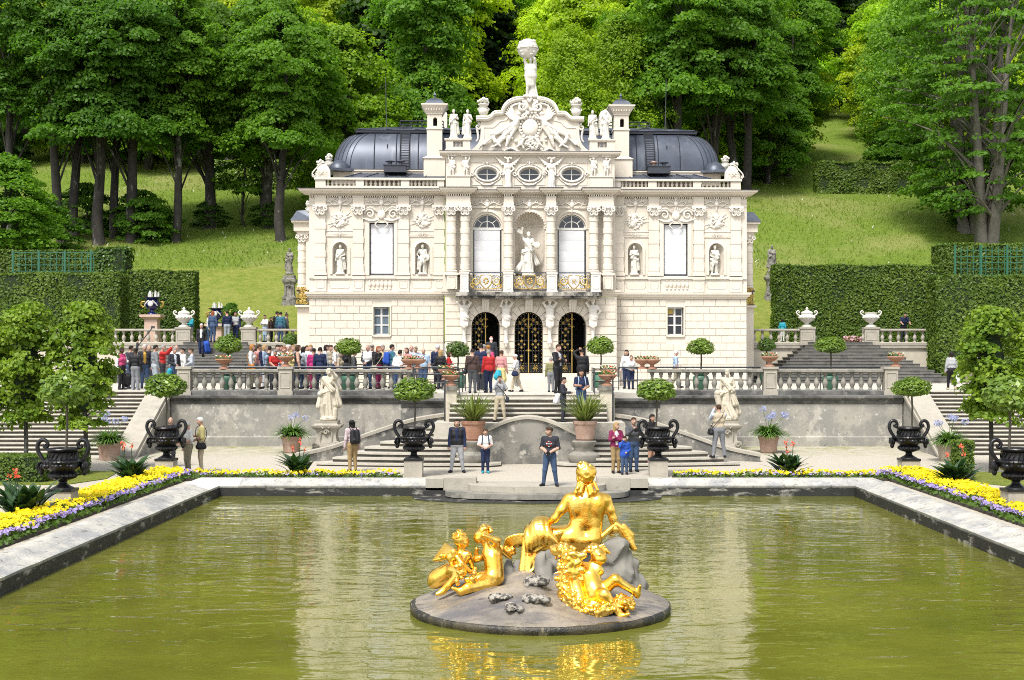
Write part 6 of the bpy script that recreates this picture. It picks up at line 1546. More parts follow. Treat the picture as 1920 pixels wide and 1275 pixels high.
def pot(label,px,D,zb,rad,hgt,m,plant_label,pseed,flowers=0,phorm=False,L=.9):
 t=empty('plant_pot',(gx(px,D),D,zb),label=label,cat='pot',group='terracotta pots');b=MB()
 b.lathe([(rad*.66,0),(rad*.68,.05),(rad*.74,.06),(rad*.88,hgt*.78),(rad*.92,hgt*.8),(rad*.98,hgt*.84),(rad,hgt*.98),(rad*.97,hgt),(rad*.86,hgt*.98),(rad*.84,hgt*.9),(0,hgt*.88)],24)
 b.lathe([(rad*.80,hgt*.42),(rad*.82,hgt*.45),(rad*.81,hgt*.48)],24);b.build('pot_body',m,t,smooth=35)
 r=np.random.default_rng(pseed);p=empty('potted_plant',(gx(px,D),D,zb+hgt*.9),label=plant_label,cat='plant')
 if phorm:V=straps(190,L*1.15,1.15,.30,.065,r,1.0,5);quad_obj('leaves',V,LF_PHORM,p)
 else:V=straps(460,L*1.05,1.35,.62,.085,r,1.25,6);quad_obj('leaves',V,LF_STRAP,p)
 if flowers:
  st=MB();P=[]
  for k in range(flowers):
   a=r.uniform(0,2*PI);q=r.uniform(.15,.75);tip=np.array([math.cos(a)*q,math.sin(a)*q*.5,r.uniform(.75,1.15)]);st.tube([(0,0,.1),tip*.5+np.array([0,0,.1]),tip],.008,4)
   d=rand_dirs(46,r)*np.array([1,1,.8]);P.append(tip+d*.12)
  st.build('flower_stalks',LF_STRAP,p,smooth=60);P=np.concatenate(P);quad_obj('flower_heads',leafcards(P,rand_dirs(len(P),r),.06,2,.5,r),FL_B,p)
pot('large terracotta pot on the scrolled pedestal beside the boy with white shirt',887,48.85,.93,.44,.70,TERRA,'spiky flax plant in the terracotta pot behind the boy with white shirt',1,0,True,1.25)
pot('large terracotta pot on the scrolled pedestal behind the golden head',1097,48.85,.93,.43,.70,TERRA_P,'spiky flax plant in the terracotta pot below the man in dark T-shirt',2,0,True,1.25)
pot('terracotta pot by the grey terrace wall near the veiled garden statue',547,54.0,.12,.42,.68,TERRA_P,'arching agapanthus leaves in the pot near the veiled garden statue',3,3)
pot('terracotta pot by the blotchy wall near the garden statue with child',1441,54.0,.12,.42,.68,TERRA_P,'agapanthus with a cluster of tall blue flowers by the blotchy wall',4,6)
pot('buff pot at the foot of the long stair by the linden trees',205,51.0,.0,.46,.72,TERRA_P,'arching agapanthus in the buff pot by the linden trees',5,5)
pot('buff pot at the foot of the long stair by the patterned blouse woman',1780,50.5,.0,.47,.72,CLAY,'agapanthus with scattered blue flowers at the stair foot',6,6)
def lidded(label,x,D,z,lid):
 e=empty('stone_urn',(x,D,z),label=label,cat='urn',group='stone urns on the upper terrace');b=MB()
 b.lathe([(.30,0),(.30,.06),(.20,.10),(.12,.16),(.12,.22),(.26,.30),(.40,.44),(.43,.56),(.38,.66),(.30,.70),(.34,.76),(.33,.80)]+([(.26,.86),(.12,.92),(.06,.96),(.09,1.02),(.04,1.08),(0,1.14)]if lid else[(.26,.78),(0,.76)]),20)
 for k in range(14):a=k/14*2*PI;b.ball((.42*math.cos(a),.42*math.sin(a),.53),(.06,.06,.07),0,6,5)
 b.build('urn_body',STATUE_W,e,smooth=40)
 for s in(-1,1):h=MB();h.tube(spline([(s*.38,0,.62),(s*.52,0,.70),(s*.58,0,.82),(s*.50,0,.90),(s*.42,0,.84),(s*.46,0,.78)],5),[.05,.04,.03],6);h.build('handle',STATUE_W,e,smooth=60)
ZPED=4.50+1.07*.86+.10
lidded('pale lidded stone urn on the upper pier beside the child in turquoise jacket',UXL[0],UPD,ZPED,True);lidded('pale lidded stone urn on the upper pier nearest the palace, queue side',UXL[1],UPD,ZPED,True)
lidded('pale lidded stone urn on the upper pier by the woman in turquoise',UXR[0],UPD,ZPED,True);lidded('pale stone urn without lid on the upper pier by the bending man',UXR[1],UPD,ZPED,False)
for px,D,pt,zt_,sc,lab in((285.5,79.5,590,543,1.0,'tall cobalt blue vase with gilded handles and white porcelain flowers before the clipped hedge'),(405.5,82.0,607,563,.92,'cobalt blue vase with white porcelain flowers among the group on the upper terrace')):
 z=gz(pt,D);e=empty('pink_pedestal',(gx(px,D),D,ZU),label='pink marble pedestal under the '+lab.split(' with')[0],cat='pedestal');H=z-ZU
 b=MB();b.box(-.46,.46,-.4,.4,-.3,.22);b.frus(0,0,.22,H-.28,.40,.36,.36,.33);b.build('shaft',PINK,e,smooth=0);b=MB();b.frus(0,0,H-.28,H-.14,.40,.36,.60,.52);b.box(-.60,.60,-.52,.52,H-.138,H-.002);b.build('pedestal_cap',PINK,e,smooth=0)
 v=empty('blue_vase',(gx(px,D),D,z),label=lab,cat='vase');s=sc
 b=MB();b.lathe([(.30*s,0),(.28*s,.06*s),(.13*s,.16*s),(.12*s,.24*s),(.24*s,.32*s),(.42*s,.52*s),(.44*s,.66*s),(.34*s,.80*s),(.28*s,.86*s),(.48*s,.96*s),(.52*s,1.0*s),(.44*s,.98*s),(0,.94*s)],20);b.build('vase_body',BLUEV,v,smooth=40)
 b=MB();b.ball((0,-.40*s,.62*s),(.16*s,.06*s,.17*s),0,10,8);r=random.Random(2)
 for k in range(18):a=r.uniform(0,2*PI);q=r.uniform(0,.38)*s;b.tube([(q*math.cos(a),q*math.sin(a),.96*s),(q*1.1*math.cos(a),q*1.1*math.sin(a),(1.1+r.uniform(0,.45)*(1-q))*s)],[.05*s,.02],5)
 for q in(-1,1):b.tube([(q*.1*s,-.42*s,.80*s),(q*.3*s,-.34*s,.62*s),(q*.36*s,-.28*s,.5*s)],[.05*s,.04*s,.03*s],5)
 b.build('porcelain_flowers',PORC,v,smooth=60)
 for q in(-1,1):b=MB();b.tube(spline([(q*.40*s,0,.74*s),(q*.60*s,0,.72*s),(q*.62*s,0,.52*s),(q*.46*s,0,.44*s)],4),.05*s,6);b.build('handle',GILT_P,v,smooth=60)
def baroque_ped(label,x,D,z,H,w,m):
 e=empty('statue_pedestal',(x,D,z),label=label,cat='pedestal');b=MB()
 b.box(-w*.62,w*.62,-w*.55,w*.55,-.3,H*.10);b.box(-w*.56,w*.56,-w*.5,w*.5,H*.103,H*.16)
 rows=[(.54,.16),(.53,.22),(.43,.36),(.40,.52),(.42,.66),(.46,.72),(.55,.76),(.60,.80),(.62,.86),(.50,.88),(.46,.92),(.48,1.0)]
 V=[]
 for a,t in rows:V+=[(-w*a,-w*a*.88,H*t),(w*a,-w*a*.88,H*t),(w*a,w*a*.88,H*t),(-w*a,w*a*.88,H*t)]
 k=len(rows);b.add(V,[(i*4+j,i*4+(j+1)%4,(i+1)*4+(j+1)%4,(i+1)*4+j)for i in range(k-1)for j in range(4)]+[tuple((k-1)*4+j for j in range(4))])
 panel_line(b,-w*.24,w*.24,H*.28,H*.64,-w*.40,w*.035);scroll(b,0,H*.64,-w*.40,w*.12,1.2,1,0,w*.05,w*.03)
 for q in(-1,1):scroll(b,q*w*.44,H*.24,-w*.48,w*.12,1.2,q,0,w*.06,w*.03);wave(b,[(q*w*.1,H*.77),(q*w*.3,H*.86),(q*w*.55,H*.80)],w*.05,w*.03,-w*.5)
 b.build('pedestal_body',m,e,smooth=30);return e
x1,x2,DS=gx(614,55.2),gx(1361,55.2),55.2
baroque_ped('carved sandstone pedestal under the veiled garden statue',x1,DS,.12,1.22,.95,LIME_L);baroque_ped('carved sandstone pedestal under the garden statue with child',x2,DS,.12,1.22,.95,LIME_L)
H=1.95
ex=[cap((-.28,-.05,1.0),(-.34,-.12,.45),.10,.14,fold=(.15,5,0,1)),ell((-.32,-.16,.95),.11),cap((-.30,-.12,.45),(-.2,-.1,.05),.12,.10),cap((.10,.08,1.75),(.34,.12,1.15),.10,.14,fold=(.25,5,0,2)),cap((.3,0,1.0),(.36,.02,.55),.12,.16,fold=(.25,6,0,2)),cap((.0,.05,1.85),(.2,.1,1.6),.12,.14,fold=(.2,6,0,1)),cap((.25,.0,.3),(.2,0,.05),.12,.16)]
o=link('garden_statue',statue_mesh(H,STATUE_S,31,la='high',ra='down',extra=ex,res=.022,plinth=.06),None,(x1+.05,DS,1.36+.10));tag(o,'weathered veiled stone statue in flowing robe above the curved steps, queue side','statue')
ex=[ell((-.42,-.12,.98),.12),cap((-.42,-.1,.85),(-.34,-.08,.55),.12,.12),cap((-.36,-.1,.5),(-.40,-.1,.12),.08,.06),cap((-.28,-.08,.5),(-.22,-.1,.12),.08,.06),cap((-.38,-.12,.8),(-.18,-.15,1.0),.05,.045),cap((.2,.05,1.1),(.38,.05,.2),.10,.16,fold=(.25,6,0,2)),cap((.15,-.1,1.05),(.30,-.12,.55),.07,.12,fold=(.25,6,0,3)),cap((.0,0,.5),(.15,-.05,.05),.2,.25,fold=(.18,8,0,1))]
o=link('garden_statue',statue_mesh(H*.98,STATUE_S,32,la='belly',ra='down',extra=ex,res=.022,plinth=.06),None,(x2+.06,DS,1.36+.10));tag(o,'weathered stone statue bending its head to a small child, being photographed','statue')
x1,x2=gx(543,93),gx(1447,93)
for x,D,py,lab,sd_,Hs in((x1,93,514,'dark stone statue on tall pedestal beside the palace, queue side',41,1.66),(x2,93,510,'dark stone statue on tall pedestal beside the palace by the long hedge',42,1.72)):
 z0=hz(x,D);z1=gz(py,D);e=baroque_ped('dark tall pedestal under the '+lab.split(' on tall')[0]+lab.split('pedestal')[1],x,D,z0-.1,z1-z0+.02,.78,STATUE_D)
 ex=[ell((.16,-.1,1.15),.12),cap((.16,-.08,1.05),(.12,-.06,.75),.11,.10),cap((-.1,.08,1.3),(-.2,.1,.3),.08,.13,fold=(.2,5,0,1))]
 o=link('hillside_statue',statue_mesh(Hs,STATUE_D,sd_,la='cross',ra='belly',extra=ex,res=.03),None,(x,D,z1+.07));tag(o,lab,'statue')
def hedge(label,x0,x1,y0,y1,z0,z1,size=.16,dens=90,m=None,seed=1,name='hedge',cat='hedge',wob=.10,zf=None,group=None):
 r=np.random.default_rng(seed);e=empty(name,((x0+x1)/2,(y0+y1)/2,z0),label=label,cat=cat,group=group)
 cx,cy=(x0+x1)/2,(y0+y1)/2
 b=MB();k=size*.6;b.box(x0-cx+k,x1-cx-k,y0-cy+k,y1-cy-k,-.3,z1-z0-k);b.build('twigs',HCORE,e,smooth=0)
 P,N=[],[]
 def face(area,f,nrm):
  n=int(area*dens);u,v=r.random(n),r.random(n);P.append(f(u,v));N.append(np.tile(nrm,(n,1)))
 W,Dp,Hh=x1-x0,y1-y0,z1-z0
 face(W*Hh,lambda u,v:np.stack([x0+u*W,np.full_like(u,y0),z0+v*Hh],1),np.array([0,-1.,.25]))
 face(W*Dp,lambda u,v:np.stack([x0+u*W,y0+v*Dp,np.full_like(u,z1)],1),np.array([0,-.2,1.]))
 face(Dp*Hh,lambda u,v:np.stack([np.full_like(u,x0),y0+u*Dp,z0+v*Hh],1),np.array([-1.,0,.25]))
 face(Dp*Hh,lambda u,v:np.stack([np.full_like(u,x1),y0+u*Dp,z0+v*Hh],1),np.array([1.,0,.25]))
 P,N=np.concatenate(P),np.concatenate(N)
 P+=N*((np.sin(P[:,:1]*1.7+seed)*np.cos(P[:,2:]*1.9+P[:,1:2])*wob)-r.random((len(P),1))*size*.5)
 top=P[:,2]>z1-.05;P[top,2]+=r.random(top.sum())**3*size*.5
 quad_obj('leaves',leafcards(P-np.array([cx,cy,z0]),N,size,1.5,.55,r),m or LF_HEDGE,e);return e
hedge('tall clipped hedge behind the upper balustrade and the woman in turquoise',gx(1452,83),gx(1760,83),83,84.4,4.65,gz(497,83),.14,210,seed=1,wob=.05)
hedge('clipped hedge block behind the blue vase, next to the trellis',gx(238,83),gx(364,83),83,84.4,4.65,gz(507,83),.14,210,seed=2,wob=.05)
hedge('massive side hedge beside the empty flared stair',gx(1757,74.2),38,74.2,76.2,2.4,gz(517,74.2),.14,210,seed=3,wob=.06)
hedge('massive side hedge behind the linden trees, left of the blue vase',-38,gx(224,78.6),78.6,80.6,2.4,gz(512,78.6),.14,210,seed=4,wob=.08)
hedge('trellised hedge block rising above the massive side hedge, under the grey limbed ash',gx(1757,86),gx(2000,86),85.5,87.5,5,gz(458,86),.14,210,seed=5,wob=.05)
hedge('square bright end block of the trellised hedge above the blue vase',gx(190,86),gx(243,86),85,87,5,gz(466,86),.17,100,seed=6,m=LF_LAUREL_D)
hedge('hedge filling the green trellis above the linden trees',gx(-60,86.6),gx(189,86.6),85.8,87.4,5,gz(471,86.6),.14,210,seed=7,wob=.05)
hedge('low hedge strip at the foot of the mown slope behind the visitors',gx(366,85),gx(470,85),84.6,85.4,4.7,gz(606,85),.15,90,seed=8)
def trellis(label,px0,px1,py0,py1,D,sp=.38):
 x0,x1,z1,z0=gx(px0,D),gx(px1,D),gz(py0,D),gz(py1,D);e=empty('trellis',((x0+x1)/2,D,z0),label=label,cat='trellis');b=MB();xm=(x0+x1)/2
 for x in np.arange(x0,x1+.01,sp):b.box(x-xm-.022,x-xm+.022,-.03,0,0,z1-z0)
 for z in np.arange(0,z1-z0+.01,sp):b.box(x0-xm,x1-xm,-.05,-.032,z-.022,z+.022)
 b.build('lattice',TRELL,e,smooth=0);b=MB()
 for x in np.arange(x0,x1+.01,sp*4.2):b.box(x-xm-.06,x-xm+.06,-.11,-.052,-.2,z1-z0+.08)
 b.build('trellis_posts',TRELL,e,smooth=0)
trellis('green wooden trellis above the linden trees',25,189,472,520,85.2);trellis('green wooden trellis below the grey limbed ash',1790,1990,462,516,84.9)
hedge('low clipped box hedge in front of the linden trunks',-20,gx(88,43),42.6,44.6,0,.78,.07,420,seed=9,wob=.04)
hedge('low clipped box hedge piece behind the nearest urn',gx(96,45.2),gx(150,45.2),45,46.3,0,.82,.07,420,seed=10,wob=.04)
hedge('narrow clipped box column beside the urn cut by the picture edge',gx(1790,43.5),gx(1822,43.5),43.2,44,0,1.25,.07,500,seed=11,wob=.04)
b=MB();b.prism_z([(-19,41.5),(-13.9,42.0),(-13.3,44.0),(-13.7,46.8),(-19,47.2)],-.1,.025);b.prism_z([(13.5,46.4),(13.6,43.0),(14.6,41.3),(20,41),(20,47)],-.1,.025);tag(b.build('lawn',GRASS,smooth=0),kind='structure')
def bed(label,x0,x1,y0,y1,inner,seed,dens=210):
 """inner: 'x0' / 'x1' / 'y0' = the side next to the pool, planted violet"""
 r=np.random.default_rng(seed);e=empty('flower_bed',((x0+x1)/2,(y0+y1)/2,0),label=label,cat='flower bed');c=np.array([(x0+x1)/2,(y0+y1)/2,0])
 b=MB();b.box(x0-c[0],x1-c[0],y0-c[1],y1-c[1],-.1,.07);b.build('soil',SOIL,e,smooth=0)
 n=int((x1-x0)*(y1-y0)*dens);P=np.stack([r.uniform(x0,x1,n),r.uniform(y0,y1,n),np.zeros(n)],1)
 q={'x1':x1-P[:,0],'x0':P[:,0]-x0,'y0':P[:,1]-y0}[inner]+.06*np.sin(P[:,1]*2.3+P[:,0])*(0 if inner=='y0' else 1)
 far=inner=='y0';vio=(q>.12)&(q<(.26 if far else.36))&(r.random(n)<(.5 if far else.8));edge=q<=.12
 hgt=np.where(vio,.16,np.where(edge,.09,.17 if far else.24));up=np.array([0,-.25,1.0])+np.zeros((n,3))
 G=P+np.stack([r.normal(0,.03,n),r.normal(0,.03,n),hgt*r.uniform(.2,.9,n)+.05],1)
 quad_obj('bedding_leaves',leafcards(G-c,up,.11,1.6,.7,r),LF_BED,e)['kind']='stuff'
 lump=np.sin(P[:,0]*3.1+seed)*np.sin(P[:,1]*2.7)+.5*np.sin(P[:,0]*9.7+P[:,1]*8.1)>(.0 if far else-.35)
 for nm,sel,m,sz in(('yellow_flowers',~vio&~edge&lump,FL_Y,.085),('violet_flowers',vio&(r.random(n)<.95),FL_V,.085)):
  k=sel.sum();Q=P[sel]+np.stack([np.zeros(k),np.zeros(k),hgt[sel]*r.uniform(.8,1.25,k)+.06],1)
  Q=np.concatenate([Q,Q+r.normal(0,.06,Q.shape)*np.array([1,1,.35])])[:2*k]
  quad_obj(nm,leafcards(Q-c,up[:2*k]if 2*k<=n else np.tile(up[0],(2*k,1)),sz,1.15,.55,r),m,e)['kind']='stuff'
 mixv=~vio&~edge
 return e
bed('yellow side flower bed with violet border, beside the nearest urn',-11.95,-10.62,14,44.7,'x1',1)
bed('yellow side flower bed with violet border, beside the urn cut by the picture edge',11.36,12.75,14,44.7,'x0',2)
bed('narrow yellow bed along the pool between the white haired couple and the curved steps',-10.60,-3.95,43.35,44.7,'y0',3,85)
bed('narrow yellow bed along the pool from the family to the sloping parapet',4.72,11.34,43.35,44.7,'y0',4,85)
def canna(label,px,py,D,s,seed):
 r=np.random.default_rng(seed);e=empty('canna_plant',(gx(px,D),D,.05),label=label,cat='plant',group='canna plants in the beds')
 V=[]
 for st_ in range(9):
  a0=r.uniform(0,2*PI);q=r.uniform(0,.32)*s;base=np.array([q*math.cos(a0),q*math.sin(a0),0])
  for k in range(8):
   a=r.uniform(0,2*PI);z0=r.uniform(.05,.42)*s;L=r.uniform(.6,1.0)*s;w=r.uniform(.075,.12)*s;tilt=r.uniform(.35,1.3)
   d=np.array([math.cos(a)*tilt,math.sin(a)*tilt,1.0]);d/=np.linalg.norm(d);side=np.array([-math.sin(a),math.cos(a),0]);prev=None
   for j,(t,wf)in enumerate(((0,.25),(.2,.8),(.45,1.0),(.72,.75),(1,.05))):
    p=base+np.array([0,0,z0])+d*L*t+np.array([math.cos(a),math.sin(a),-1.2])*L*.22*t*t
    if prev is not None:V+=[prev[0]-side*prev[1],prev[0]+side*prev[1],p+side*w*wf,p-side*w*wf]
    prev=(p,w*wf)
 quad_obj('leaves',np.array(V),LF_CANNA,e)
 b=MB();Q=[]
 for k in range(3):
  a=r.uniform(0,2*PI);q=r.uniform(.05,.35)*s;tip=np.array([q*math.cos(a),q*math.sin(a),r.uniform(1.0,1.3)*s]);b.tube([tip*np.array([.5,.5,.1]),tip],.012,4);Q.append(tip+r.normal(0,.03,(12,3))*np.array([1,1,1.8]))
 b.build('flower_stalks',LF_CANNA,e,smooth=60);Q=np.concatenate(Q);quad_obj('flowers',leafcards(Q,rand_dirs(len(Q),r),.07,1.4,.4,r),FL_R,e)
canna('big canna clump with coral flowers in the near bed, below the low box hedge',45,0,32.6,1.05,1)
canna('canna clump with coral flowers between the nearest urn and the buff pot',240,0,41.5,1.0,2)
canna('canna clump in the narrow bed before the arching agapanthus pot',557,0,44.3,.86,3)
canna('canna clump in the narrow bed before the agapanthus with blue flowers',1478,0,44.3,.86,4)
canna('canna clump with two coral flowers before the buff clay pot',1796,0,40.4,.95,5)
def crown_pts(seed,H,zb,rad,nclump,nleaf,shape='round',cl=1.25,flat=.5,hang=0.0):
 r=np.random.default_rng(seed);C=[]
 while len(C)<nclump:
  u=r.uniform(0,1);z=zb+(H-zb)*u
  if shape=='round':w=math.sin(PI*min(1,.12+.88*u)**.85)**.6
  elif shape=='column':w=min(1,(1-u)*4+.25)*(.75+.25*math.sin(u*9+seed))
  elif shape=='cone':w=(1-u)**.85+.03
  else:w=.55+.45*math.sin(PI*u)
  a=r.uniform(0,2*PI);q=rad*w*r.uniform(.25,1.0)**.5*(1+.18*math.sin(3*a+seed))
  C.append((q*math.cos(a),q*math.sin(a),z))
 C=np.array(C);P,N=[],[]
 for c in C:
  k=int(nleaf*r.uniform(.6,1.4));d=rand_dirs(k,r);d[:,2]=np.abs(d[:,2])*1.0-.25;s=cl*r.uniform(.6,1.35)
  out=np.array([c[0],c[1],0])/(math.hypot(c[0],c[1])+1e-6)
  p=d*s*np.array([1,1,flat])*r.uniform(.55,1.05,k)[:,None]
  p[:,2]-=.18*s*(p@out)/s*1.0+hang*np.abs(r.normal(0,1,k))*s
  P.append(c+p);N.append(d*.7+np.array([0,0,.55])+out*.35)
 return C,np.concatenate(P),np.concatenate(N)
TREES={}
def tree_kind(key,seed,H,zb,rad,nclump,nleaf,size,shape='round',trunk_r=.4,bark=None,stems=1,cl=1.25,flat=.5,hang=0.0,limb=26,leafm=None,aspect=1.5):
 C,P,N=crown_pts(seed,H,zb,rad,nclump,nleaf,shape,cl,flat,hang);r=np.random.default_rng(seed+50)
 cm=quad_mesh('crown',leafcards(P,N,size,aspect,.55,r),leafm or LF_TREE)
 b=MB()
 for s in range(stems):
  a0=s*2*PI/max(1,stems)+seed;off=np.array([math.cos(a0),math.sin(a0),0])*(.0 if stems==1 else trunk_r*1.3);lean=off*(0 if stems==1 else 3.0)+r.normal(0,.25,3)*np.array([1,1,0])
  top=H*(.86 if stems==1 else r.uniform(.72,.9));pts=[off+np.array([0,0,-1.0]),off+np.array([0,0,.1])]+[off+lean*t+np.array([.25*math.sin(3*t+s+seed),.2*math.cos(4*t+s),top*t])for t in(.12,.25,.4,.55,.7,.85,1)]
  b.tube(spline(pts,3),[trunk_r*1.9,trunk_r*1.15,trunk_r,trunk_r*.85,trunk_r*.6,trunk_r*.38,trunk_r*.12],8)
  mid_=np.array(pts[2:])
  for k in range(limb//stems):
   c=C[r.integers(len(C))];t=np.clip((c[2]-2.5)/top-.12,.12,.95);o0=np.array([np.interp(t,np.linspace(.12,1,7),mid_[:,j])for j in range(3)]);o0[2]=top*t
   m1=o0+(c-o0)*.5+np.array([0,0,.5+.06*np.linalg.norm(c-o0)]);rr0=trunk_r*.33*(1-t*.6)
   b.tube(spline([o0,m1,c,c+(c-o0)*.12+np.array([0,0,.2])],3),[rr0,rr0*.6,rr0*.3,rr0*.1],5)
 tm=b.mesh('trunk',[bark or BARK],60);TREES[key]=(cm,tm)
 return TREES[key]
tree_kind('maple',1,17.5,6.2,5.9,240,190,.235,trunk_r=.44,cl=1.15,flat=.75)
tree_kind('maple2',2,19,7.6,5.2,215,190,.235,trunk_r=.40,cl=1.15,flat=.8,shape='column')
tree_kind('tall',3,24,9.0,4.2,200,170,.235,'column',trunk_r=.34,cl=1.1,flat=.85)
tree_kind('tall2',4,23,8.5,4.6,190,170,.235,'column',trunk_r=.38,stems=2,cl=1.1,flat=.8)
tree_kind('low',5,15,1.2,5.2,210,170,.27,trunk_r=.32,cl=1.3,flat=.85)
tree_kind('low2',6,18,1.0,4.8,220,170,.27,'column',trunk_r=.32,cl=1.25,flat=.85)
tree_kind('spruce',7,24,1.0,4.2,260,60,.42,'cone',trunk_r=.3,cl=1.1,flat=.35,limb=10)
tree_kind('ash',8,24,2.6,7.4,300,92,.25,'open',trunk_r=.38,stems=4,cl=1.2,flat=.4,bark=BARK_P,limb=90)
tree_kind('birch',9,17,1.0,4.2,190,120,.21,trunk_r=.22,cl=1.15,flat=.8,hang=.5,limb=18)
tree_kind('bush',10,4.2,.1,2.6,50,120,.22,trunk_r=.08,cl=.9,limb=14)
tree_kind('sapling',11,9,3,2.2,46,60,.32,trunk_r=.10,cl=.9,limb=14)
def tree(kind,px,D,label,tint=(1,1,1),sc=1.0,rz=0.0,name='leafy_tree',group=None,cat='tree',x=None,zoff=-.15):
 x=gx(px,D)if x is None else x;t=empty(name,(x,D,hz(x,D)+zoff),rz,label,cat,group);t.scale=(sc,sc,sc)if np.isscalar(sc)else sc
 cm,tm=TREES[kind];c=link('crown',cm,t);c.color=(*tint,1);link('trunk',tm,t);return t
DK,MD,LM,OL,YL=(.60,.78,.55),(.95,1.08,.7),(1.9,1.8,.85),(1.9,1.6,.85),(2.1,1.95,1.0)
Db=D_of_base
NT=[('tall',22,Db(452),'thin tall dark tree at the picture edge above the trellis',DK,1.0,1),('tall2',128,Db(452),'dark twin stemmed tree above the trellis end block',DK,1.0,0),('maple2',186,Db(456),'dark tree with pale blotched trunk foot in the hillside grove',DK,1.02,2),('tall',214,Db(441),'straight dark tree in the hillside grove, behind the blotched trunk',DK,.98,3),('maple2',246,Db(449),'dark tree with leaning trunk at the edge of the hillside grove',DK,1.05,1.1),('tall',330,Db(446),'slim tree with pale bare trunk standing alone on the meadow',MD,.92,4),('maple',392,Db(414),'sturdy dark trunked tree with a bush at its foot on the meadow',(.75,.85,.7),1.06,.6),('sapling',458,Db(412),'thin young tree between two sturdy meadow trees',MD,1,0),('maple',505,Db(413),'broad maple whose full crown overhangs the domed roof',MD,1.12,2.4),('maple2',527,Db(442),'leaning tree nearest the palace corner on the meadow',MD,.95,3.0),('low',640,123,'tree filling the gap between the broad maple and the chimney tower',(1.5,1.4,.7),1.05,1),('low2',800,128,'round crowned tree behind the chimney tower on the queue side',(.95,1.1,.8),1.12,2),('spruce',892,148,'dark spruce in the shaded gap beside the globe bearer',(.18,.24,.24),1.15,0),('spruce',926,150,'second dark spruce in the shaded gap, closer to the globe',(.15,.2,.2),1.05,1),('low2',955,168,'lime green tree rising behind the globe bearer',YL,1.2,3),('bush',915,112,'small cone shaped conifer bush peeping over the gable',(.7,.85,.6),1.35,0),('birch',1075,122,'olive toned tree behind the gable statues',OL,.92,2),('birch',1165,124,'olive green tree behind the chimney tower opposite the queue',(1.6,1.4,.8),.98,4),('low',1115,165,'pale blossoming tree high above the gable statues',(3.0,2.6,2.0),1.35,1),('maple2',1268,124,'dark green tree behind the lightning rod on the flared stair side',(1.0,1.15,.7),1.12,1),('maple',1342,Db(368),'dark trunked tree right behind the domed roof end',(.8,.95,.7),1.15,2),('tall2',1390,Db(362),'tall tree with several dark stems above the palace corner',(.85,1.0,.75),1.02,5),('low',1440,136,'tree with low hanging branches at the meadow edge',(1.0,1.15,.75),.85,2),('maple2',1478,140,'tall mid green tree beside the dark forest gap',(.95,1.1,.75),1.0,2.5),('spruce',1560,181,'dark spruce at the foot of the forest gap above the small lawn',(.2,.27,.24),1.2,1),('spruce',1606,184,'second dark spruce in the forest gap, nearer the birch',(.18,.25,.22),1.25,3),('birch',1690,138,'soft grey green birch beside the forest gap',(1.5,1.5,1.7),1.12,0),('ash',1850,Db(456),'open ash with several grey stems and sweeping bare limbs',(.85,1.0,.85),1.06,.5),('ash',1815,Db(430),'second many limbed ash just behind the open ash',(.75,.9,.75),1.0,2.2)]
for k,px,D,lab,tint,sc,rz in NT:tree(k,px,D,lab,tint,sc,rz)
for px,D,lab,tint,sc in((5,101,'large leafy bush above the trellis at the picture edge',(.95,1.1,.7),1.9),(75,106,'dark bush beside the hillside grove',(.55,.72,.5),1.0),(160,113,'bush between the first grove trunks',(.55,.7,.5),1.0),(265,112,'spreading bush at the foot of the leaning grove trunk',(.8,1.0,.65),.95),(285,111,'small bush beside the spreading bush',(.75,.9,.6),.8),(392,Db(413),'bush around the foot of the sturdy meadow tree',(.5,.6,.5),.55),(500,Db(412),'bush around the foot of the broad maple',(.5,.6,.5),.55),(432,89,'small dark bush on the mown slope above the visitors',(.6,.8,.6),.32),(1810,116,'dark bush at the foot of the open ash',(.5,.62,.5),.8),(1668,139,'dark round bush below the birch',(.6,.8,.55),1.2),(1700,134,'wide shrub beyond the slope hedge',(.6,.75,.55),1.5)):
 tree('low' if sc>1.1 else 'bush',px,D,lab,tint,(sc*.42,sc*.42,sc*.29)if sc>1.1 else sc,px*.1,'bush',None,'bush')
for px0,px1,py0,py1,D,lab,n_ in((398,580,300,362,131,'bright clipped hedge row on the slope behind the meadow trees',1),(1530,1760,303,362,131,'long clipped hedge row on the slope below the birch',2)):
 x0,x1=gx(px0,D),gx(px1,D);zc=min(hz(x0,D),hz(x1,D));hedge(lab,x0,x1,D,D+1.5,zc-.3,gz(py0,D),.22,120,seed=30+n_,m=LF_HEDGE if n_==2 else LF_LAUREL,wob=.15)
r=np.random.default_rng(12)
cnt=0
FK=['low','low2','low','maple','low2','maple2','spruce']
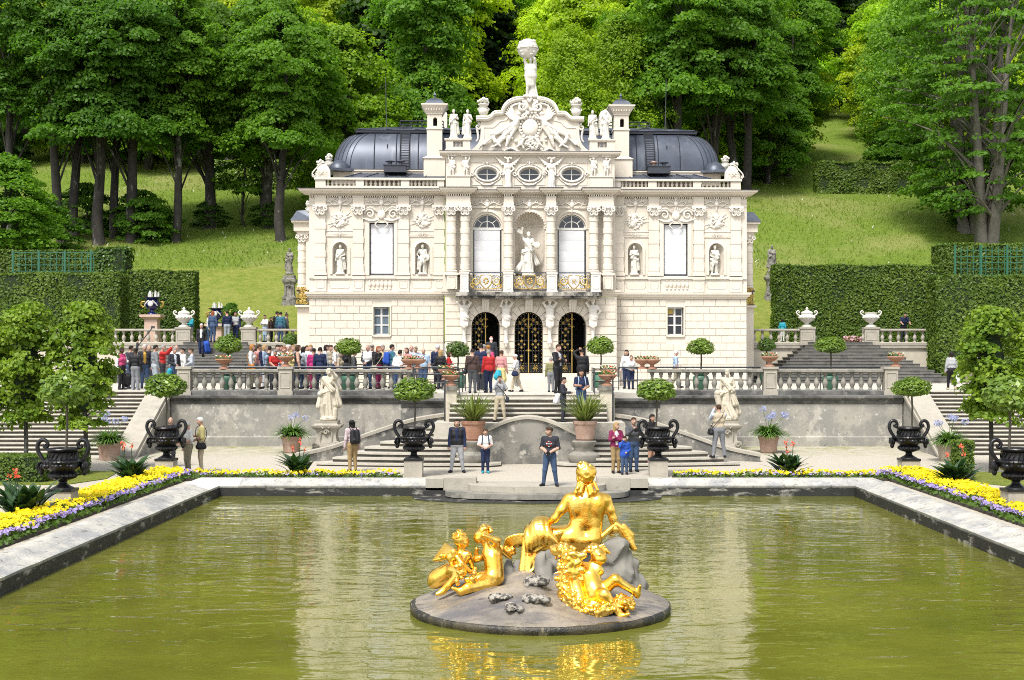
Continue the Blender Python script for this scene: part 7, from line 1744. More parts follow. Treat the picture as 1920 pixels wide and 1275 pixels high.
for D in(141,150,160,172,186,202,220):
 half_w=D*.5+8;x=-half_w+r.uniform(0,5)
 while x<half_w:
  px=VX+x*F/D;dd=D+r.uniform(-3.5,3.5)
  ok=True
  if D<149 and(px>690 and px<1330):ok=False if px>860 and px<1040 else ok
  if px>1505 and px<1640 and D<178:ok=False
  if px>1420 and D<144:ok=False
  if 870<px<950 and D<165:ok=False
  if ok:
   k=FK[r.integers(len(FK))];c=np.clip((px-700)/250,0,1)*np.clip((1300-px)/250,0,1)
   base=np.array([2.1,1.75,.75])*(1-c)+np.array([2.6,2.2,1.0])*c
   tint=base*r.uniform(.75,1.3)*np.array([r.uniform(.85,1.2),1,r.uniform(.8,1.1)])
   if k=='spruce':tint=np.array([.3,.38,.34])*r.uniform(.7,1.2)
   tree(k,0,dd,'tall leafy tree crowded among others in the dense forest on the hillside' if k!='spruce' else 'dark conifer crowded among leafy trees in the dense hillside forest',tuple(tint),r.uniform(.9,1.25),r.uniform(0,6),'forest_tree' if k!='spruce' else 'forest_conifer','forest trees on the hillside' if k!='spruce' else 'forest conifers on the hillside',x=x)
   cnt+=1
  x+=r.uniform(6.0,8.6)*(1 if D<165 else 1.15)
PVD=150;px_,pz_=gx(978,PVD),gz(172,PVD);e=empty('pavilion',(px_,PVD,hz(px_,PVD)),label='green copper roofed pavilion glimpsed behind the globe bearer',cat='pavilion');hh_=pz_-hz(px_,PVD)
b=MB();b.lathe([(2.3,hh_),(2.2,hh_+.25),(1.3,hh_+1.0),(.5,hh_+1.5),(0,hh_+1.7)],8);b.build('roof',COPPER,e,smooth=20)
for k in range(8):b=MB();a=k*PI/4;b.lathe([(.14,-.5),(.12,hh_)],8,(1.9*math.cos(a),1.9*math.sin(a),0));b.build('post',TRELL,e,smooth=40)
LM_=[]
for sd_ in(1,2):
 C,P,N=crown_pts(60+sd_,2.0,-2.0,.95,120,72,'open',.40,.8);r=np.random.default_rng(sd_);LM_.append(quad_mesh('crown',leafcards(P,N,.135,1.15,.6,r,.08),LF_LIME))
for i,(px,D,lab,sc)in enumerate(((160,46.2,'clipped linden directly behind the nearest urn',(1.0,1,.98)),(48,46.2,'clipped linden between the picture edge tree and the one behind the nearest urn',(1.05,1,1.0)),(-55,46.2,'clipped linden cut by the picture edge beside the long stair',(1.05,1,1.0)),(1858,46.2,'clipped linden beside the patterned blouse woman',(1.12,1,.93)),(1962,46.2,'clipped linden cut by the picture edge behind the last urn',(1.1,1,.95)))):
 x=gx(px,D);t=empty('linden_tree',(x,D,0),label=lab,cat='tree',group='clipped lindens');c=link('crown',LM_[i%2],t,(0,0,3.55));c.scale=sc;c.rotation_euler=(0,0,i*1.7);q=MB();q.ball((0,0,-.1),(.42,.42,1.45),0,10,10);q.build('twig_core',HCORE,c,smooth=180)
 b=MB();b.tube([(0,0,-.1),(.02,0,1.0),(-.01,0,2.2),(0,0,4.6)],[.085,.075,.07,.03],8)
 for k in range(14):a=k*2.4;z=1.9+k*.24;b.tube([(0,0,z),(.45*math.cos(a),.45*math.sin(a),z+.25),(.8*math.cos(a),.8*math.sin(a),z+.3)],[.03,.02,.008],5)
 b.build('trunk',BARK,t,smooth=60)
r=np.random.default_rng(5);n=900;P=np.stack([r.uniform(gx(1585,80.5),gx(1632,80.5),n),r.uniform(80,81,n),ZU+r.random(n)*.35],1);q=quad_obj('pink_flowers',leafcards(P,np.array([0,-.3,1.])+np.zeros((n,3)),.14,1.2,.6,r),[FL_P,LF_BED],midx=(r.random(n)<.3).astype(int));tag(q,'strip of pink bedding flowers at the head of the empty flared stair','flowers',kind='stuff')
CLR=dict(blk=(.015,.015,.018),navy=(.018,.028,.075),drk=(.035,.038,.05),gry=(.23,.24,.26),lgr=(.45,.46,.48),wht=(.78,.77,.76),red=(.50,.03,.03),pnk=(.62,.08,.22),rose=(.62,.28,.28),mag=(.42,.03,.16),mrn=(.22,.02,.08),tan=(.36,.25,.12),bei=(.55,.47,.34),kha=(.27,.25,.18),jea=(.06,.10,.19),ljn=(.42,.47,.52),blu=(.03,.10,.48),lbl=(.40,.52,.68),teal=(.05,.17,.24),tur=(.03,.38,.50),mus=(.55,.33,.06),yel=(.78,.68,.30),brn=(.075,.045,.04),oli=(.28,.27,.13),org=(.55,.22,.04),lil=(.60,.48,.50),dgr=(.10,.105,.115),pbl=(.50,.55,.62))
def folk(px,D,yt,fc,sk,hc,hr,top,bot,label,z=ZT,H=None,**kw):
 H=H or float(np.clip((CZ-z)+(VY-yt)*D/F,1.15,1.92));bag=kw.pop('bag',None);pack=kw.pop('pack',None);carry=kw.pop('carry',None)
 slc=kw.pop('slc',None);sh=kw.pop('shoe','blk')
 hat=kw.pop('hat',None);inn=kw.pop('inner',None)
 o=person(px,D,H,label,CLR[top],CLR[bot],sk,hc,hr,fc,z,slc=CLR[slc]if slc else None,shoe=CLR[sh],hat=(CLR[hat[0]],hat[1])if hat else None,inner=CLR[inn]if inn else None,**kw)
 if bag:shoulder_bag(o,H,CLR[bag[0]],bag[1],*bag[2:])
 if pack:backpack(o,H,CLR[pack[0]],pack[1])
 if carry:carried(o,carry[0],np.array(carry[1])*H,carry[2],CLR[carry[3]],carry[4],carry[5])
 return o
S,L,T='short','long','none'
FG=dict(res=.0175)
folk(661,46.6,0,-150,'light','dark',L,'lil','tan','person in black hat, lilac shirt and tan trousers with a black backpack',z=.02,H=1.74,hat=('blk',.095),pack=('blk','black backpack on the person in black hat'),lean=.05,**FG)
folk(857,46.4,0,0,'light','dark','bob','blk','lgr','man in black padded vest over navy shirt and pale grey trousers',z=.01,H=1.79,slc='navy',inner='navy',coat=.06,fat=1.16,legs='apart',**FG)
folk(910,46.2,0,5,'light','brown','curly','wht','navy','boy in white T-shirt holding a toy, dark trousers and turquoise shoes',z=.01,H=1.47,la='belly',ra='belly',sleeve=S,shoe='tur',pack=('navy','dark backpack worn by the boy in white T-shirt'),**FG)
folk(1031,41.5,0,-12,'light','brown','curly','drk','jea','teenager in dark printed T-shirt and jeans at the pool edge, head turned',z=.012,H=1.77,la='belly',ra='belly',sleeve=S,legs='apart',hturn=-60,carry=('camera',(.0,-.15,.585),(.10,.08,.07),'blk','small black camera in the hands of the teenager','camera'),res=.016)
folk(1155,46.2,0,12,'light','blond',L,'mrn','tan','woman in maroon cardigan with folded arms and tan trousers',z=.01,H=1.68,la='cross',ra='cross',fem=True,coat=.06,inner='wht',hturn=40,**FG)
folk(1171,45.7,0,5,'light','dark','bob','blu','jea','child in bright blue jacket with a hand at the face',z=.0,H=1.26,la='belly',ra='face',coat=.09,fat=1.15,**FG)
folk(1188,46.7,0,8,'light','brown',S,'dgr','jea','bearded man in grey blue hoodie and jeans looking at his camera',z=.01,H=1.83,la='phone',ra='phone',fat=1.06,carry=('camera',(.0,-.21,.80),(.11,.08,.08),'blk','black camera held by the man in grey blue hoodie','camera'),**FG)
folk(1222,48.5,0,40,'tan','dark',L,'blk','blk','woman with long dark hair in black, half hidden behind an urn',z=.165,H=1.70,fem=True,bottom='shorts',shoe='rose',**FG)
folk(1348,48.85,0,192,'light','brown',S,'bei','gry','photographer in striped beige vest and grey trousers, seen from behind on the steps',z=.335,H=1.86,la='face',ra='face',slc='pbl',fat=1.08,legs='apart',bag=('blk','black bag at the hip of the photographer in striped vest',1,.17),**FG)
folk(320,48.3,0,15,'light','grey','bald','drk','drk','balding man in dark clothes partly hidden by an urn',z=.04,H=1.74)
folk(352,46.2,0,-50,'pink','white','curly','wht','kha','white haired woman in white top and khaki trousers',z=.01,H=1.70,fem=True,fat=1.14,la='belly',sleeve=S,**FG)
folk(377,46.5,0,-75,'light','white',S,'yel','bei','white haired man in pale yellow polo shirt and beige trousers',z=.01,H=1.84,ra='front',la='belly',sleeve=S,fat=1.08,bag=('blk','black bag at the hip of the man in pale yellow polo',1,.15),**FG)
folk(228,58.5,651,60,'dark','dark','bob','pnk','blk','woman in pink and white jacket and black trousers on the terrace',fem=True,slc='wht',la='front',carry=('handbag',(.16,-.02,.30),(.34,.3,.40),'blk','black bag beside the woman in pink and white jacket','bag'))
o=folk(245,60,648,150,'tan','dark',S,'drk','jea','man in dark blue raising a selfie stick',ra='up')
p=world_of(o,np.array([-.155,-.06,1.06])*1.8);b=MB();b.tube([(0,0,-.1),(.75,-.3,.75)],.022,6);b.box(.68,.84,-.33,-.29,.70,.80);q=b.build('selfie_stick',RAILM,None,smooth=40);q.location=p;tag(q,'selfie stick held up by the man in dark blue','selfie stick')
folk(254,57.7,653,172,'dark','dark',S,'blk','gry','man in black sweater and grey trousers seen from behind',bottom='wide',shoe='lgr')
folk(271,60.5,644,25,'light','white',S,'drk','jea','white haired man in mustard shirt under a dark jacket',inner='mus',coat=.05)
folk(280,62.3,645,15,'light','grey','bald','drk','drk','balding man in dark jacket behind the mustard shirt')
folk(291,60,647,125,'tan','dark',S,'gry','ljn','person in grey patterned shirt and pale jeans',la='belly')
folk(305,62.5,641,95,'light','grey',S,'red','drk','man in red shirt taking a picture with raised arms',la='high',ra='high')
folk(331,63.2,639,10,'pink','white','bald','wht','gry','bald man in white shirt near the foot of the dark stair',fat=1.12)
folk(327,60,652,45,'light','grey',S,'drk','jea','man in checked shirt and dark leather jacket by a terracotta bowl',inner='pbl',ra='belly',carry=('shopping_bag',(-.16,-.03,.45),(.2,.2,.3),'tur','turquoise bag of the man in checked shirt','bag'))
folk(343,61,653,-60,'light','dark','bun','wht','bei','woman in white jacket with dark hair tied back',fem=True)
folk(359,60.6,653,-80,'light','brown','curly','pbl','lgr','woman in pale blue patterned top with curly brown hair',fem=True,la='belly')
folk(378,75.3,0,3,'pink','white',S,'blk','navy','man in black jacket and white shirt walking down the dark stair',z=ZT+8*.17,H=1.82,inner='wht',coat=.08,legs='stairs',carry=('plastic_bag',(.155,-.02,.40),(.34,.3,.55),'blu','blue plastic bag carried down the dark stair','bag'))
U=dict(z=ZU)
folk(359,78,590,-60,'light','brown',S,'tur','jea','child in turquoise jacket beside the upper stone urn',la='front',ra='front',**U)
folk(399,77.5,583,165,'light','red',L,'jea','jea','red haired woman in denim jacket and jeans seen from behind',fem=True,**U)
folk(391,79.5,590,100,'light','brown',S,'wht','jea','person in white shirt hidden behind the red haired woman',**U)
folk(426,78,583,-160,'light','dark',S,'navy','ljn','man in navy sweater and blue jeans on the upper terrace',**U)
folk(442,78.4,585,0,'tan','dark',S,'lgr','navy','man in pale vest with dark sleeves at the head of the dark stair',slc='navy',ra='belly',**U)
folk(428,75.6,0,5,'light','brown',S,'drk','drk','child sitting low on the dark stair behind a round laurel',z=3.6,H=1.15)
folk(497,78.3,591,-30,'light','dark','bun','wht','lbl','woman in white top with hair tied up at the upper balustrade',fem=True,la='cross',ra='cross',**U)
folk(508,79.2,595,60,'tan','dark','bob','brn','drk','small person in brown behind the upper balustrade',**U)
folk(519,79,584,140,'tan','dark',S,'blk','drk','man in black at the upper balustrade by the palace corner',**U)
folk(526,78,585,175,'light','dark',S,'teal','jea','man in teal shirt seen from behind at the upper balustrade',**U)
folk(537,78.6,588,120,'light','brown',S,'dgr','drk','person in dark grey nearest the palace at the upper balustrade',la='up',**U)
folk(472,59.5,644,95,'light','ginger','bob','wht','kha','blond woman in white cardigan at the tail of the queue',fem=True,bag=('org','orange bag of the woman in white cardigan',-1,.2))
folk(485,60,641,130,'light','brown',S,'rose','gry','man in coral top with navy sleeves and grey shorts',slc='navy',bottom='shorts')
folk(496,62,645,85,'light','blond','bob','lbl','lgr','blond woman in light blue blouse',fem=True)
folk(505,63,649,165,'light','dark',S,'blk','drk','person in black jacket between the blond woman and the red polo')
folk(514,58.7,655,35,'tan','grey',S,'red','drk','man in red polo and grey cap leaning on the railing',sleeve=S,la='rail',ra='rail',lean=.12,hat=('gry','peak'))
folk(520,62,646,40,'light','dark','bob','wht','jea','dark haired woman in white behind the red polo',fem=True)
folk(527,63.6,647,-20,'pink','brown','bob','rose','gry','woman in rose top deep in the queue',fem=True)
folk(533,60.6,650,20,'light','red','bob','pbl','drk','auburn haired woman in pale patterned blouse',fem=True)
folk(541,62,645,10,'pink','white','curly','wht','lbl','white haired woman among the queue',fem=True)
folk(546,60,656,30,'light','blond','bob','yel','jea','small blond child in yellow',fem=True)
folk(551,63,647,-30,'light','blond','bob','lbl','gry','blond woman in pale blue behind the yellow child',fem=True)
folk(558,59.6,647,110,'light','brown','bob','blk','drk','woman in black sleeveless top beside the terracotta bowl',fem=True,sleeve=T)
folk(568,60.2,650,135,'light','dark',L,'pbl','jea','woman with long black hair in patterned blouse',fem=True)
folk(575,62.6,648,50,'pink','brown',S,'rose','bei','person in pale pink deep in the queue')
folk(582,61,646,20,'pink','blond','bob','wht','rose','fair haired woman in white beside the magenta shirt',fem=True)
folk(588,59.2,653,170,'tan','dark',S,'mag','mrn','person in magenta checked shirt seen from behind',coat=.06)
folk(600,58.9,651,172,'light','dark',S,'navy','navy','man in navy jacket with his back turned, beside the veiled statue')
folk(611,62,645,95,'light','dark','bob','wht','jea','dark haired person in white behind the veiled statue')
folk(619,63.2,645,60,'light','brown',S,'bei','gry','brown haired man in beige behind the veiled statue')
folk(629,60.2,648,100,'light','brown',S,'wht','navy','young man in white T-shirt behind the veiled statue',sleeve=S)
folk(638,59.4,660,80,'light','grey','bob','bei','kha','grey haired woman in beige jacket by the round laurel',fem=True)
folk(650,61.2,652,40,'pink','red','bob','blk','drk','person in black half hidden by the round laurel',fem=True)
folk(664,60.2,657,100,'light','dark',S,'dgr','tan','person in dark striped top half hidden by the round laurel')
folk(690,60,642,-20,'pink','white','bald','wht','jea','bald man in white sports shirt with dark shoulders',fat=1.12,la='belly',ra='belly',slc='drk')
folk(698,63,641,5,'light','grey',S,'drk','gry','man in flat cap behind the bald man',hat=('brn','peak'))
folk(709,59.5,649,60,'light','red','bob','blk','mrn','woman in black top with a pale bag strap',fem=True,bag=('bei','pale bag of the woman in black top',-1,.15))
folk(717,62.5,638,35,'tan','grey',S,'bei','kha','tall greying man in beige jacket')
folk(734,60.2,646,120,'light','dark',S,'teal','jea','man with a bright blue backpack in the queue',pack=('blu','bright blue backpack in the queue'))
folk(744,59,656,145,'light','dark',S,'wht','jea','man in white T-shirt bending forward, seen from behind',lean=.25,sleeve=S,fat=1.1)
folk(750,62,656,30,'light','dark',S,'tur','drk','person in turquoise behind the bending man')
folk(763,61.5,652,-40,'light','brown','bob','rose','bei','woman in rose behind the two terracotta bowls',fem=True)
folk(771,63.2,646,10,'pink','white','bald','lgr','gry','bald man behind the two terracotta bowls')
folk(779,62,649,20,'light','grey',S,'pbl','gry','man in pale cap behind the two terracotta bowls',hat=('bei','peak'))
folk(794,59.5,653,0,'light','grey','bald','lbl','jea','balding man in light blue shirt beside the terracotta bowls',sleeve=S,fat=1.1)
folk(820,60.4,646,150,'light','white',S,'navy','drk','tall man in navy jacket and white cap, back turned',hat=('wht','peak'))
folk(826,59,656,165,'light','blond',L,'blk','drk','blond woman in black beside the tall navy jacket',fem=True)
folk(842,61,660,100,'pink','brown','bob','red','red','woman in red behind the terracotta bowls on the landing',fem=True)
folk(886,53.0,654,175,'light','dark',S,'brn','dgr','man in brown leather jacket and grey trousers, back turned',coat=.06,fat=1.05,bag=('blk','thin black bag of the man in brown leather jacket',1,.12))
folk(916,53.6,656,205,'light','grey',S,'red','navy','grey haired man in red jacket and dark trousers',coat=.06,hturn=-50,fat=1.08)
folk(902,57.0,645,180,'light','dark',S,'navy','drk','dark haired man in navy between the brown and red jackets')
folk(907,58.5,646,178,'light','grey','curly','drk','drk','grey curly haired person in dark coat near the gate',coat=.1)
folk(915,60.5,647,170,'light','ginger','curly','pnk','drk','ginger haired woman in pink near the gate',fem=True)
folk(921,64.6,0,180,'pink','white','bald','drk','drk','bald man in dark blue shirt entering the open gate',z=3.08,H=1.76)
folk(940,56,657,150,'tan','brown',S,'rose','yel','person in rosy brown top with yellow and blue wrap',sleeve=S,bottom='skirt',carry=('cloth_bag',(.0,.16,.46),(.24,.2,.3),'tur','blue cloth bag of the person in rosy brown top','bag'))
folk(969,55,664,-105,'light','white','curly','wht','bei','white haired woman in white walking past the closed gate',fem=True,legs='walk',la='front',lean=.08,bag=('navy','dark shoulder bag of the woman in white',1,.15),carry=('white_shopping_bag',(-.15,-.05,.40),(.22,.2,.45),'wht','white shopping bag of the walking woman','bag'))
folk(937,50.7,0,5,'light','brown',S,'lgr','bei','woman in grey top and beige trousers photographing from the stair landing',z=1.5,H=1.68,fem=True,la='face',ra='face',legs='apart',bag=('drk','dark bag across the photographing woman in grey',1,.16),**FG)
folk(1033,54.5,670,180,'light','grey',S,'oli','gry','person in olive vest and grey trousers, back turned',z=ZT)
folk(1046,52.7,646,50,'pink','brown',S,'blk','blk','tall man in black and white sports jacket',la='cross',ra='cross',fat=1.08,inner='lgr')
folk(1091,53.2,654,190,'tan','dark',S,'blk','blk','man in black leather jacket with hands at his head',la='head',ra='down',coat=.05,fat=1.06)
folk(1056,50.8,0,80,'light','dark','bun','drk','drk','young woman in black jacket stepping down the straight flight',z=1.5,H=1.63,fem=True,ra='front',carry=('tote_bag',(-.02,.13,.58),(.2,.16,.36),'wht','white tote bag of the young woman in black jacket','bag'),**FG)
folk(1090,51.35,0,10,'tan','dark',S,'navy','jea','bearded young man in dark navy T-shirt on the stair',z=1.67,H=1.74,sleeve=S,la='belly',ra='front',pack=('lbl','backpack of the young man in navy T-shirt'),**FG)
folk(1175,60.2,656,-20,'light','dark',L,'wht','navy','dark haired woman in white blouse with black strap',fem=True)
folk(1183,59.2,666,8,'light','brown',S,'wht','navy','girl in white shirt and navy trousers behind the balustrade',fem=True,la='belly',ra='belly',lean=.08)
folk(1267,61.5,657,95,'light','white',S,'lbl','kha','elderly man in light blue shirt and white cap walking along the balustrade',sleeve=S,legs='walk',hat=('wht','peak'))
folk(1467,79,598,155,'tan','dark',L,'tur','wht','woman in turquoise jacket leaning at the upper balustrade',fem=True,z=ZU,lean=.05)
folk(1694,78.6,0,5,'tan','dark',S,'navy','drk','man in dark blue T-shirt bending over the upper balustrade',z=ZU,H=1.72,lean=.38,sleeve=S,la='rail',ra='rail')
folk(1784,58.0,0,182,'tan','dark','bob','lgr','blk','woman in black and white patterned blouse walking away at the stair head',z=ZT,H=1.60,fem=True,fat=1.15,legs='walk',shoe='bei',carry=('white_bag',(-.16,-.02,.40),(.22,.2,.45),'wht','white bag of the woman in patterned blouse','bag'))
folk(1816,59.5,0,120,'light','brown','bob','bei','kha','person in beige mostly hidden by the clipped linden',z=ZT,H=1.68,ra='point')
T_=[o for o in COL.objects if o.get('label','').startswith('teenager')][0];b=MB()
for k in range(12):
 a=k/12*2*PI;b.ball((.075*math.cos(a),-.148+.02*abs(math.cos(a)),1.275+.075*math.sin(a)),(.022,.008,.014),0 if k%3 else 1,6,4)
for k in range(5):b.ball((-.06+.03*k,-.150,1.275),(.013,.008,.020),1,6,4)
b.build('shirt_print',[cloth(CLR['red']),cloth(CLR['wht'])],T_,smooth=60)
PD=23.4;PX=gx(1013,PD);PZ=-.25
GS=0.0
def g3(zx,zy,dy=0.0):
 D=PD+dy+GS;return np.array(at(zx/3.446+740,zy/3.446+840,D))
root=empty('fountain_island',(PX,PD,PZ),label='round grey stone island in the pool carrying the gilded figures',cat='fountain')
RR=2.17;b=MB()
n=72;rows=[];rg=np.random.default_rng(8)
def isl(r,a):
 u=r/RR;x,y=r*math.cos(a),r*math.sin(a)
 return.42*(1-u**1.5)+.09*math.sin(3*a+1)*u*(1-u)*4+.03*abs(math.sin(5*a+2*u))*u*(1-u**3)*2+.035*math.sin(x*4+2*math.sin(y*3))*(1-u**6)+.02*math.sin(7*a+x*6)*u*(1-u**4)
for r in np.linspace(0.02,RR,22):rows.append([(r*math.cos(2*PI*i/n),r*math.sin(2*PI*i/n),isl(r,2*PI*i/n))for i in range(n)])
V=[p for w_ in rows for p in w_];b.add(V,[(j*n+i,j*n+(i+1)%n,(j+1)*n+(i+1)%n,(j+1)*n+i)for j in range(21)for i in range(n)]);b.add(rows[0],[tuple(range(n))])
b.build('island_top',ROCK,root,smooth=70)
b=MB();b.lathe([(RR-.02,-.6),(RR-.01,-.16),(RR+.025,-.10),(RR+.03,-.03),(RR,.002),(RR-.05,.01)],n,rmod=lambda a,z:1+.004*math.sin(9*a)+.003*math.sin(23*a));b.build('island_edge',ROCK_E,root,smooth=50)
def rock_bump(x,y,z):return.07*np.abs(np.sin(x*5+2*np.sin(z*4)))*np.abs(np.sin(y*5+z*5))-.05*np.abs(np.sin(x*4-z*6+y*3))+.025*np.abs(np.sin(x*13+y*11-z*9))
GS=.35
def boulder(label,prims,m=ROCK_G,res=.035,k=.05):
 P=prims;c=np.mean([p[1]for p in P],0);c[2]=PZ;b=MB();add_sdf(b,P,res,k,Matrix.Translation(-Vector(c)),rock_bump)
 o=b.build('boulder',m,None,smooth=30);o.location=c;return tag(o,label,'rock','rocks on the island')
boulder('tall grey rock under the arm of the gilded woman, behind the garland child',[cap(g3(1440,640,.15),g3(1470,880,.2),.20,.34),cap(g3(1390,640,.2),g3(1330,860,.35),.16,.30),cap(g3(1540,760,.2),g3(1560,880,.25),.14,.20),cap(g3(1300,700,.35),g3(1250,880,.4),.2,.3)])
boulder('grey rock in the middle below the seated woman',[cap(g3(950,715,-.2),g3(965,860,-.3),.12,.20),cap(g3(1010,700,.1),g3(1030,840,.1),.2,.26),cap(g3(1030,740,-.1),g3(1050,860,.1),.10,.2),cap(g3(1080,690,.5),g3(1100,850,.5),.3,.4)])
boulder('grey rock between the two cherubs and the hanging golden cloth',[cap(g3(745,730,.25),g3(730,850,.15),.08,.17),cap(g3(790,760,.3),g3(800,880,.3),.12,.2),cap(g3(900,700,.6),g3(900,850,.6),.22,.34)])
def onisl(zx,zy):
 for D in np.linspace(21.2,26,400):
  p=at(zx/3.446+740,zy/3.446+840,D);r_=math.hypot(p[0]-PX,D-PD)
  if r_<RR and p[2]<=PZ+isl(r_,math.atan2(D-PD,p[0]-PX)):return np.array(p)
 return np.array(at(zx/3.446+740,zy/3.446+840,23.5))
for zx,zy,a,w_,h_,lab in((915,885,0,.22,.085,'large pale pitted stone on the island top'),(915,992,.1,.24,.06,'pale pitted stone in the middle of the island slope'),(690,978,-.1,.22,.055,'flat pale pitted stone nearest the cherubs'),(772,1038,.15,.15,.035,'small flat pale stone low on the island')):
 p=onisl(zx,zy);b=MB();rq=random.Random(zx)
 add_sdf(b,[ell((rq.uniform(-w_,w_)*.7,rq.uniform(-.08,.08),rq.uniform(-.02,.03)),(w_*rq.uniform(.3,.5),.12,h_*rq.uniform(.7,1.1)))for k in range(7)],.022,.03,None,lambda x,y,z:.014*np.sin(x*41+z*30)*np.sin(y*37+z*43)+.01*np.sin(x*80)*np.sin(z*77+y*60))
 ra=math.hypot(p[0]-PX,p[1]-PD);o=b.build('pale_stone',ROCK_W,None,smooth=30);o.location=(p[0],p[1],PZ+isl(min(ra,RR),math.atan2(p[1]-PD,p[0]-PX))+h_*.4);o.rotation_euler=(0,a,0);tag(o,lab,'rock','rocks on the island')
def gilded(name,label,parts,res=.018,k=.035,hands=()):
 e=empty(name,(0,0,0),label=label,cat='statue',group='gilded figures of the fountain');first=True
 c=np.mean([p[1]for p in parts[0][1]],0);c[2]=PZ+.2;e.location=c
 for nm,P,rs,kk in parts:
  b=MB();add_sdf(b,P,rs or res,kk or k,Matrix.Translation(-Vector(c)))
  if nm=='body':
   for hd in hands:add_hand(b,(hd[0]-c,hd[1]/np.linalg.norm(hd[1]),hd[2]),hd[3],0,.5)
  b.build(nm,GOLD,e,smooth=180)
 return e
H_=g3(1237,185,.02)
GS=.5
body_=[cap(g3(1040,572,.05),g3(1130,570,.02),.165,.18),ell(g3(1237,168,.02),(.155,.17,.185)),cap(g3(1237,215,.05),g3(1240,300,.03),.085,.100),cap(g3(1240,285,.02),g3(1180,325,.03),.08,.085),cap(g3(1240,285,.02),g3(1300,325,.03),.08,.085),cap(g3(1135,330,.02),g3(1355,330,.02),.092,.092),cap(g3(1170,345,.02),g3(1190,470,.03),.165,.15),cap(g3(1310,345,.02),g3(1290,470,.03),.165,.145),cap(g3(1240,350,.0),g3(1240,480,.02),.17,.16),cap(g3(1190,480,.03),g3(1150,575,.0),.155,.19),cap(g3(1285,475,.03),g3(1280,580,.0),.145,.17),cap(g3(1130,592,.0),g3(1255,600,.0),.185,.165),ell(g3(1165,385,-.10),(.10,.05,.13)),ell(g3(1312,385,-.10),(.10,.05,.13)),cap(g3(1239,330,-.175),g3(1232,540,-.20),.022,.022,op=-1),cap(g3(1118,332,.02),g3(1075,400,-.02),.092,.080),cap(g3(1075,400,-.02),g3(1035,455,-.03),.078,.064),cap(g3(1035,455,-.03),g3(985,492,.12),.066,.046),cap(g3(1368,335,.02),g3(1392,400,.02),.092,.076),cap(g3(1392,400,.02),g3(1410,455,.02),.074,.062),cap(g3(1410,455,.02),g3(1428,525,.0),.064,.05),cap(g3(1428,525,.0),g3(1400,548,.05),.048,.035),cap(g3(1110,560,.12),g3(900,560,.35),.175,.13),cap(g3(900,560,.35),g3(870,760,.35),.12,.09)]
hair_=[ell(g3(1214,118,.0),(.085,.09,.07)),ell(g3(1237,155,.03),(.18,.185,.155))]
for k in range(9):a=k*.7;hair_.append(ell(g3(1214+26*math.cos(a),112+18*math.sin(a),-.05+.03*(k%2)),.034))
rq=random.Random(4)
for k in range(64):a=rq.uniform(0,2*PI);q=rq.uniform(.25,1);hair_.append(cap(g3(1237+66*q*math.cos(a),170+75*q*math.sin(a),-.15*math.sqrt(max(0,1.05-q*q))+.02),g3(1237+60*q*math.cos(a+.5),170+70*q*math.sin(a+.5),-.16*math.sqrt(max(0,1.05-q*q))+.02),.026,.016))
for(x0,y0,x1,y1,x2,y2)in((1190,230,1170,290,1185,315),(1215,240,1200,285,1215,320),(1265,240,1280,285,1250,330),(1290,225,1310,270,1290,310),(1250,250,1262,300,1240,345),(1205,235,1180,262,1160,285)):
 hair_+=[cap(g3(x0,y0,-.10),g3(x1,y1,-.13),.036,.030),cap(g3(x1,y1,-.13),g3(x2,y2,-.12),.030,.014)]
drap=[]
def fold_(pts,r0,r1):
 Q=spline(pts,4)
 for a_,(u_,v_)in enumerate(zip(Q[:-1],Q[1:])):drap.append(cap(u_,v_,r0+(r1-r0)*a_/len(Q),r0+(r1-r0)*(a_+1)/len(Q)))
drap+=[cap(g3(985,620,.02),g3(1090,640,-.02),.14,.13),cap(g3(925,640,.04),g3(985,660,.0),.11,.11),cap(g3(1120,590,.06),g3(930,550,.10),.175,.15),cap(g3(930,550,.10),g3(890,610,.12),.15,.13)]
for k in range(20):
 t=k/19;w_=rq.uniform(-9,9);x0=1012-160*t;y0=474-26*math.sin(PI*min(1,t*1.1))+40*t**3
 fold_([g3(x0,y0,.06),g3(x0-4+w_,y0+28,-.08),g3(x0+8-10*t+w_,y0+85,-.185),g3(x0+26-22*t-w_,y0+140,-.19),g3(x0+34-20*t+w_,650+20*t,-.12)],rq.uniform(.024,.042),rq.uniform(.02,.036))
for k in range(6):fold_([g3(1085-8*k,545+14*k,-.13),g3(1020-10*k,565+16*k,-.17),g3(940-6*k,600+14*k,-.17)],.026,.02)
for k in range(9):fold_([g3(838+9*k,600+5*k,.12),g3(826+11*k+rq.uniform(-6,6),700,.05),g3(814+11*k,775+rq.uniform(-10,10),.0),g3(812+9*k,845-abs(k-3)*9,-.04)],rq.uniform(.028,.04),.022)
for k in range(7):drap.append(cap(g3(1420+8*k,480+12*k,.0),g3(1480+12*k,520+22*k,-.02),.045,.04));drap.append(cap(g3(1480+9*k,500+10*k,.0),g3(1525+3*k,640+5*(k%3),.0),.04,.025))
drap+=[cap(g3(1420,500,.0),g3(1340,570,-.02),.05,.05),cap(g3(1340,570,-.02),g3(1240,640,-.06),.05,.05),cap(g3(1240,640,-.06),g3(1100,660,-.06),.06,.07),cap(g3(1100,660,-.06),g3(960,680,.0),.07,.06),cap(g3(960,680,.0),g3(900,710,.05),.06,.05)]
drap.append(ell(g3(790,608,.30),(.17,.07,.10)))
for k in range(5):fold_([g3(712+8*k,628+9*k,.28),g3(728+9*k,585+10*k,.24),g3(785+8*k,562+12*k,.22),g3(850,560+16*k,.22)],.026,.022)
for k in range(12):drap.append(ell(g3(735+rq.uniform(-30,40),668+rq.uniform(-22,22),.22),(.045,.04,.035)))
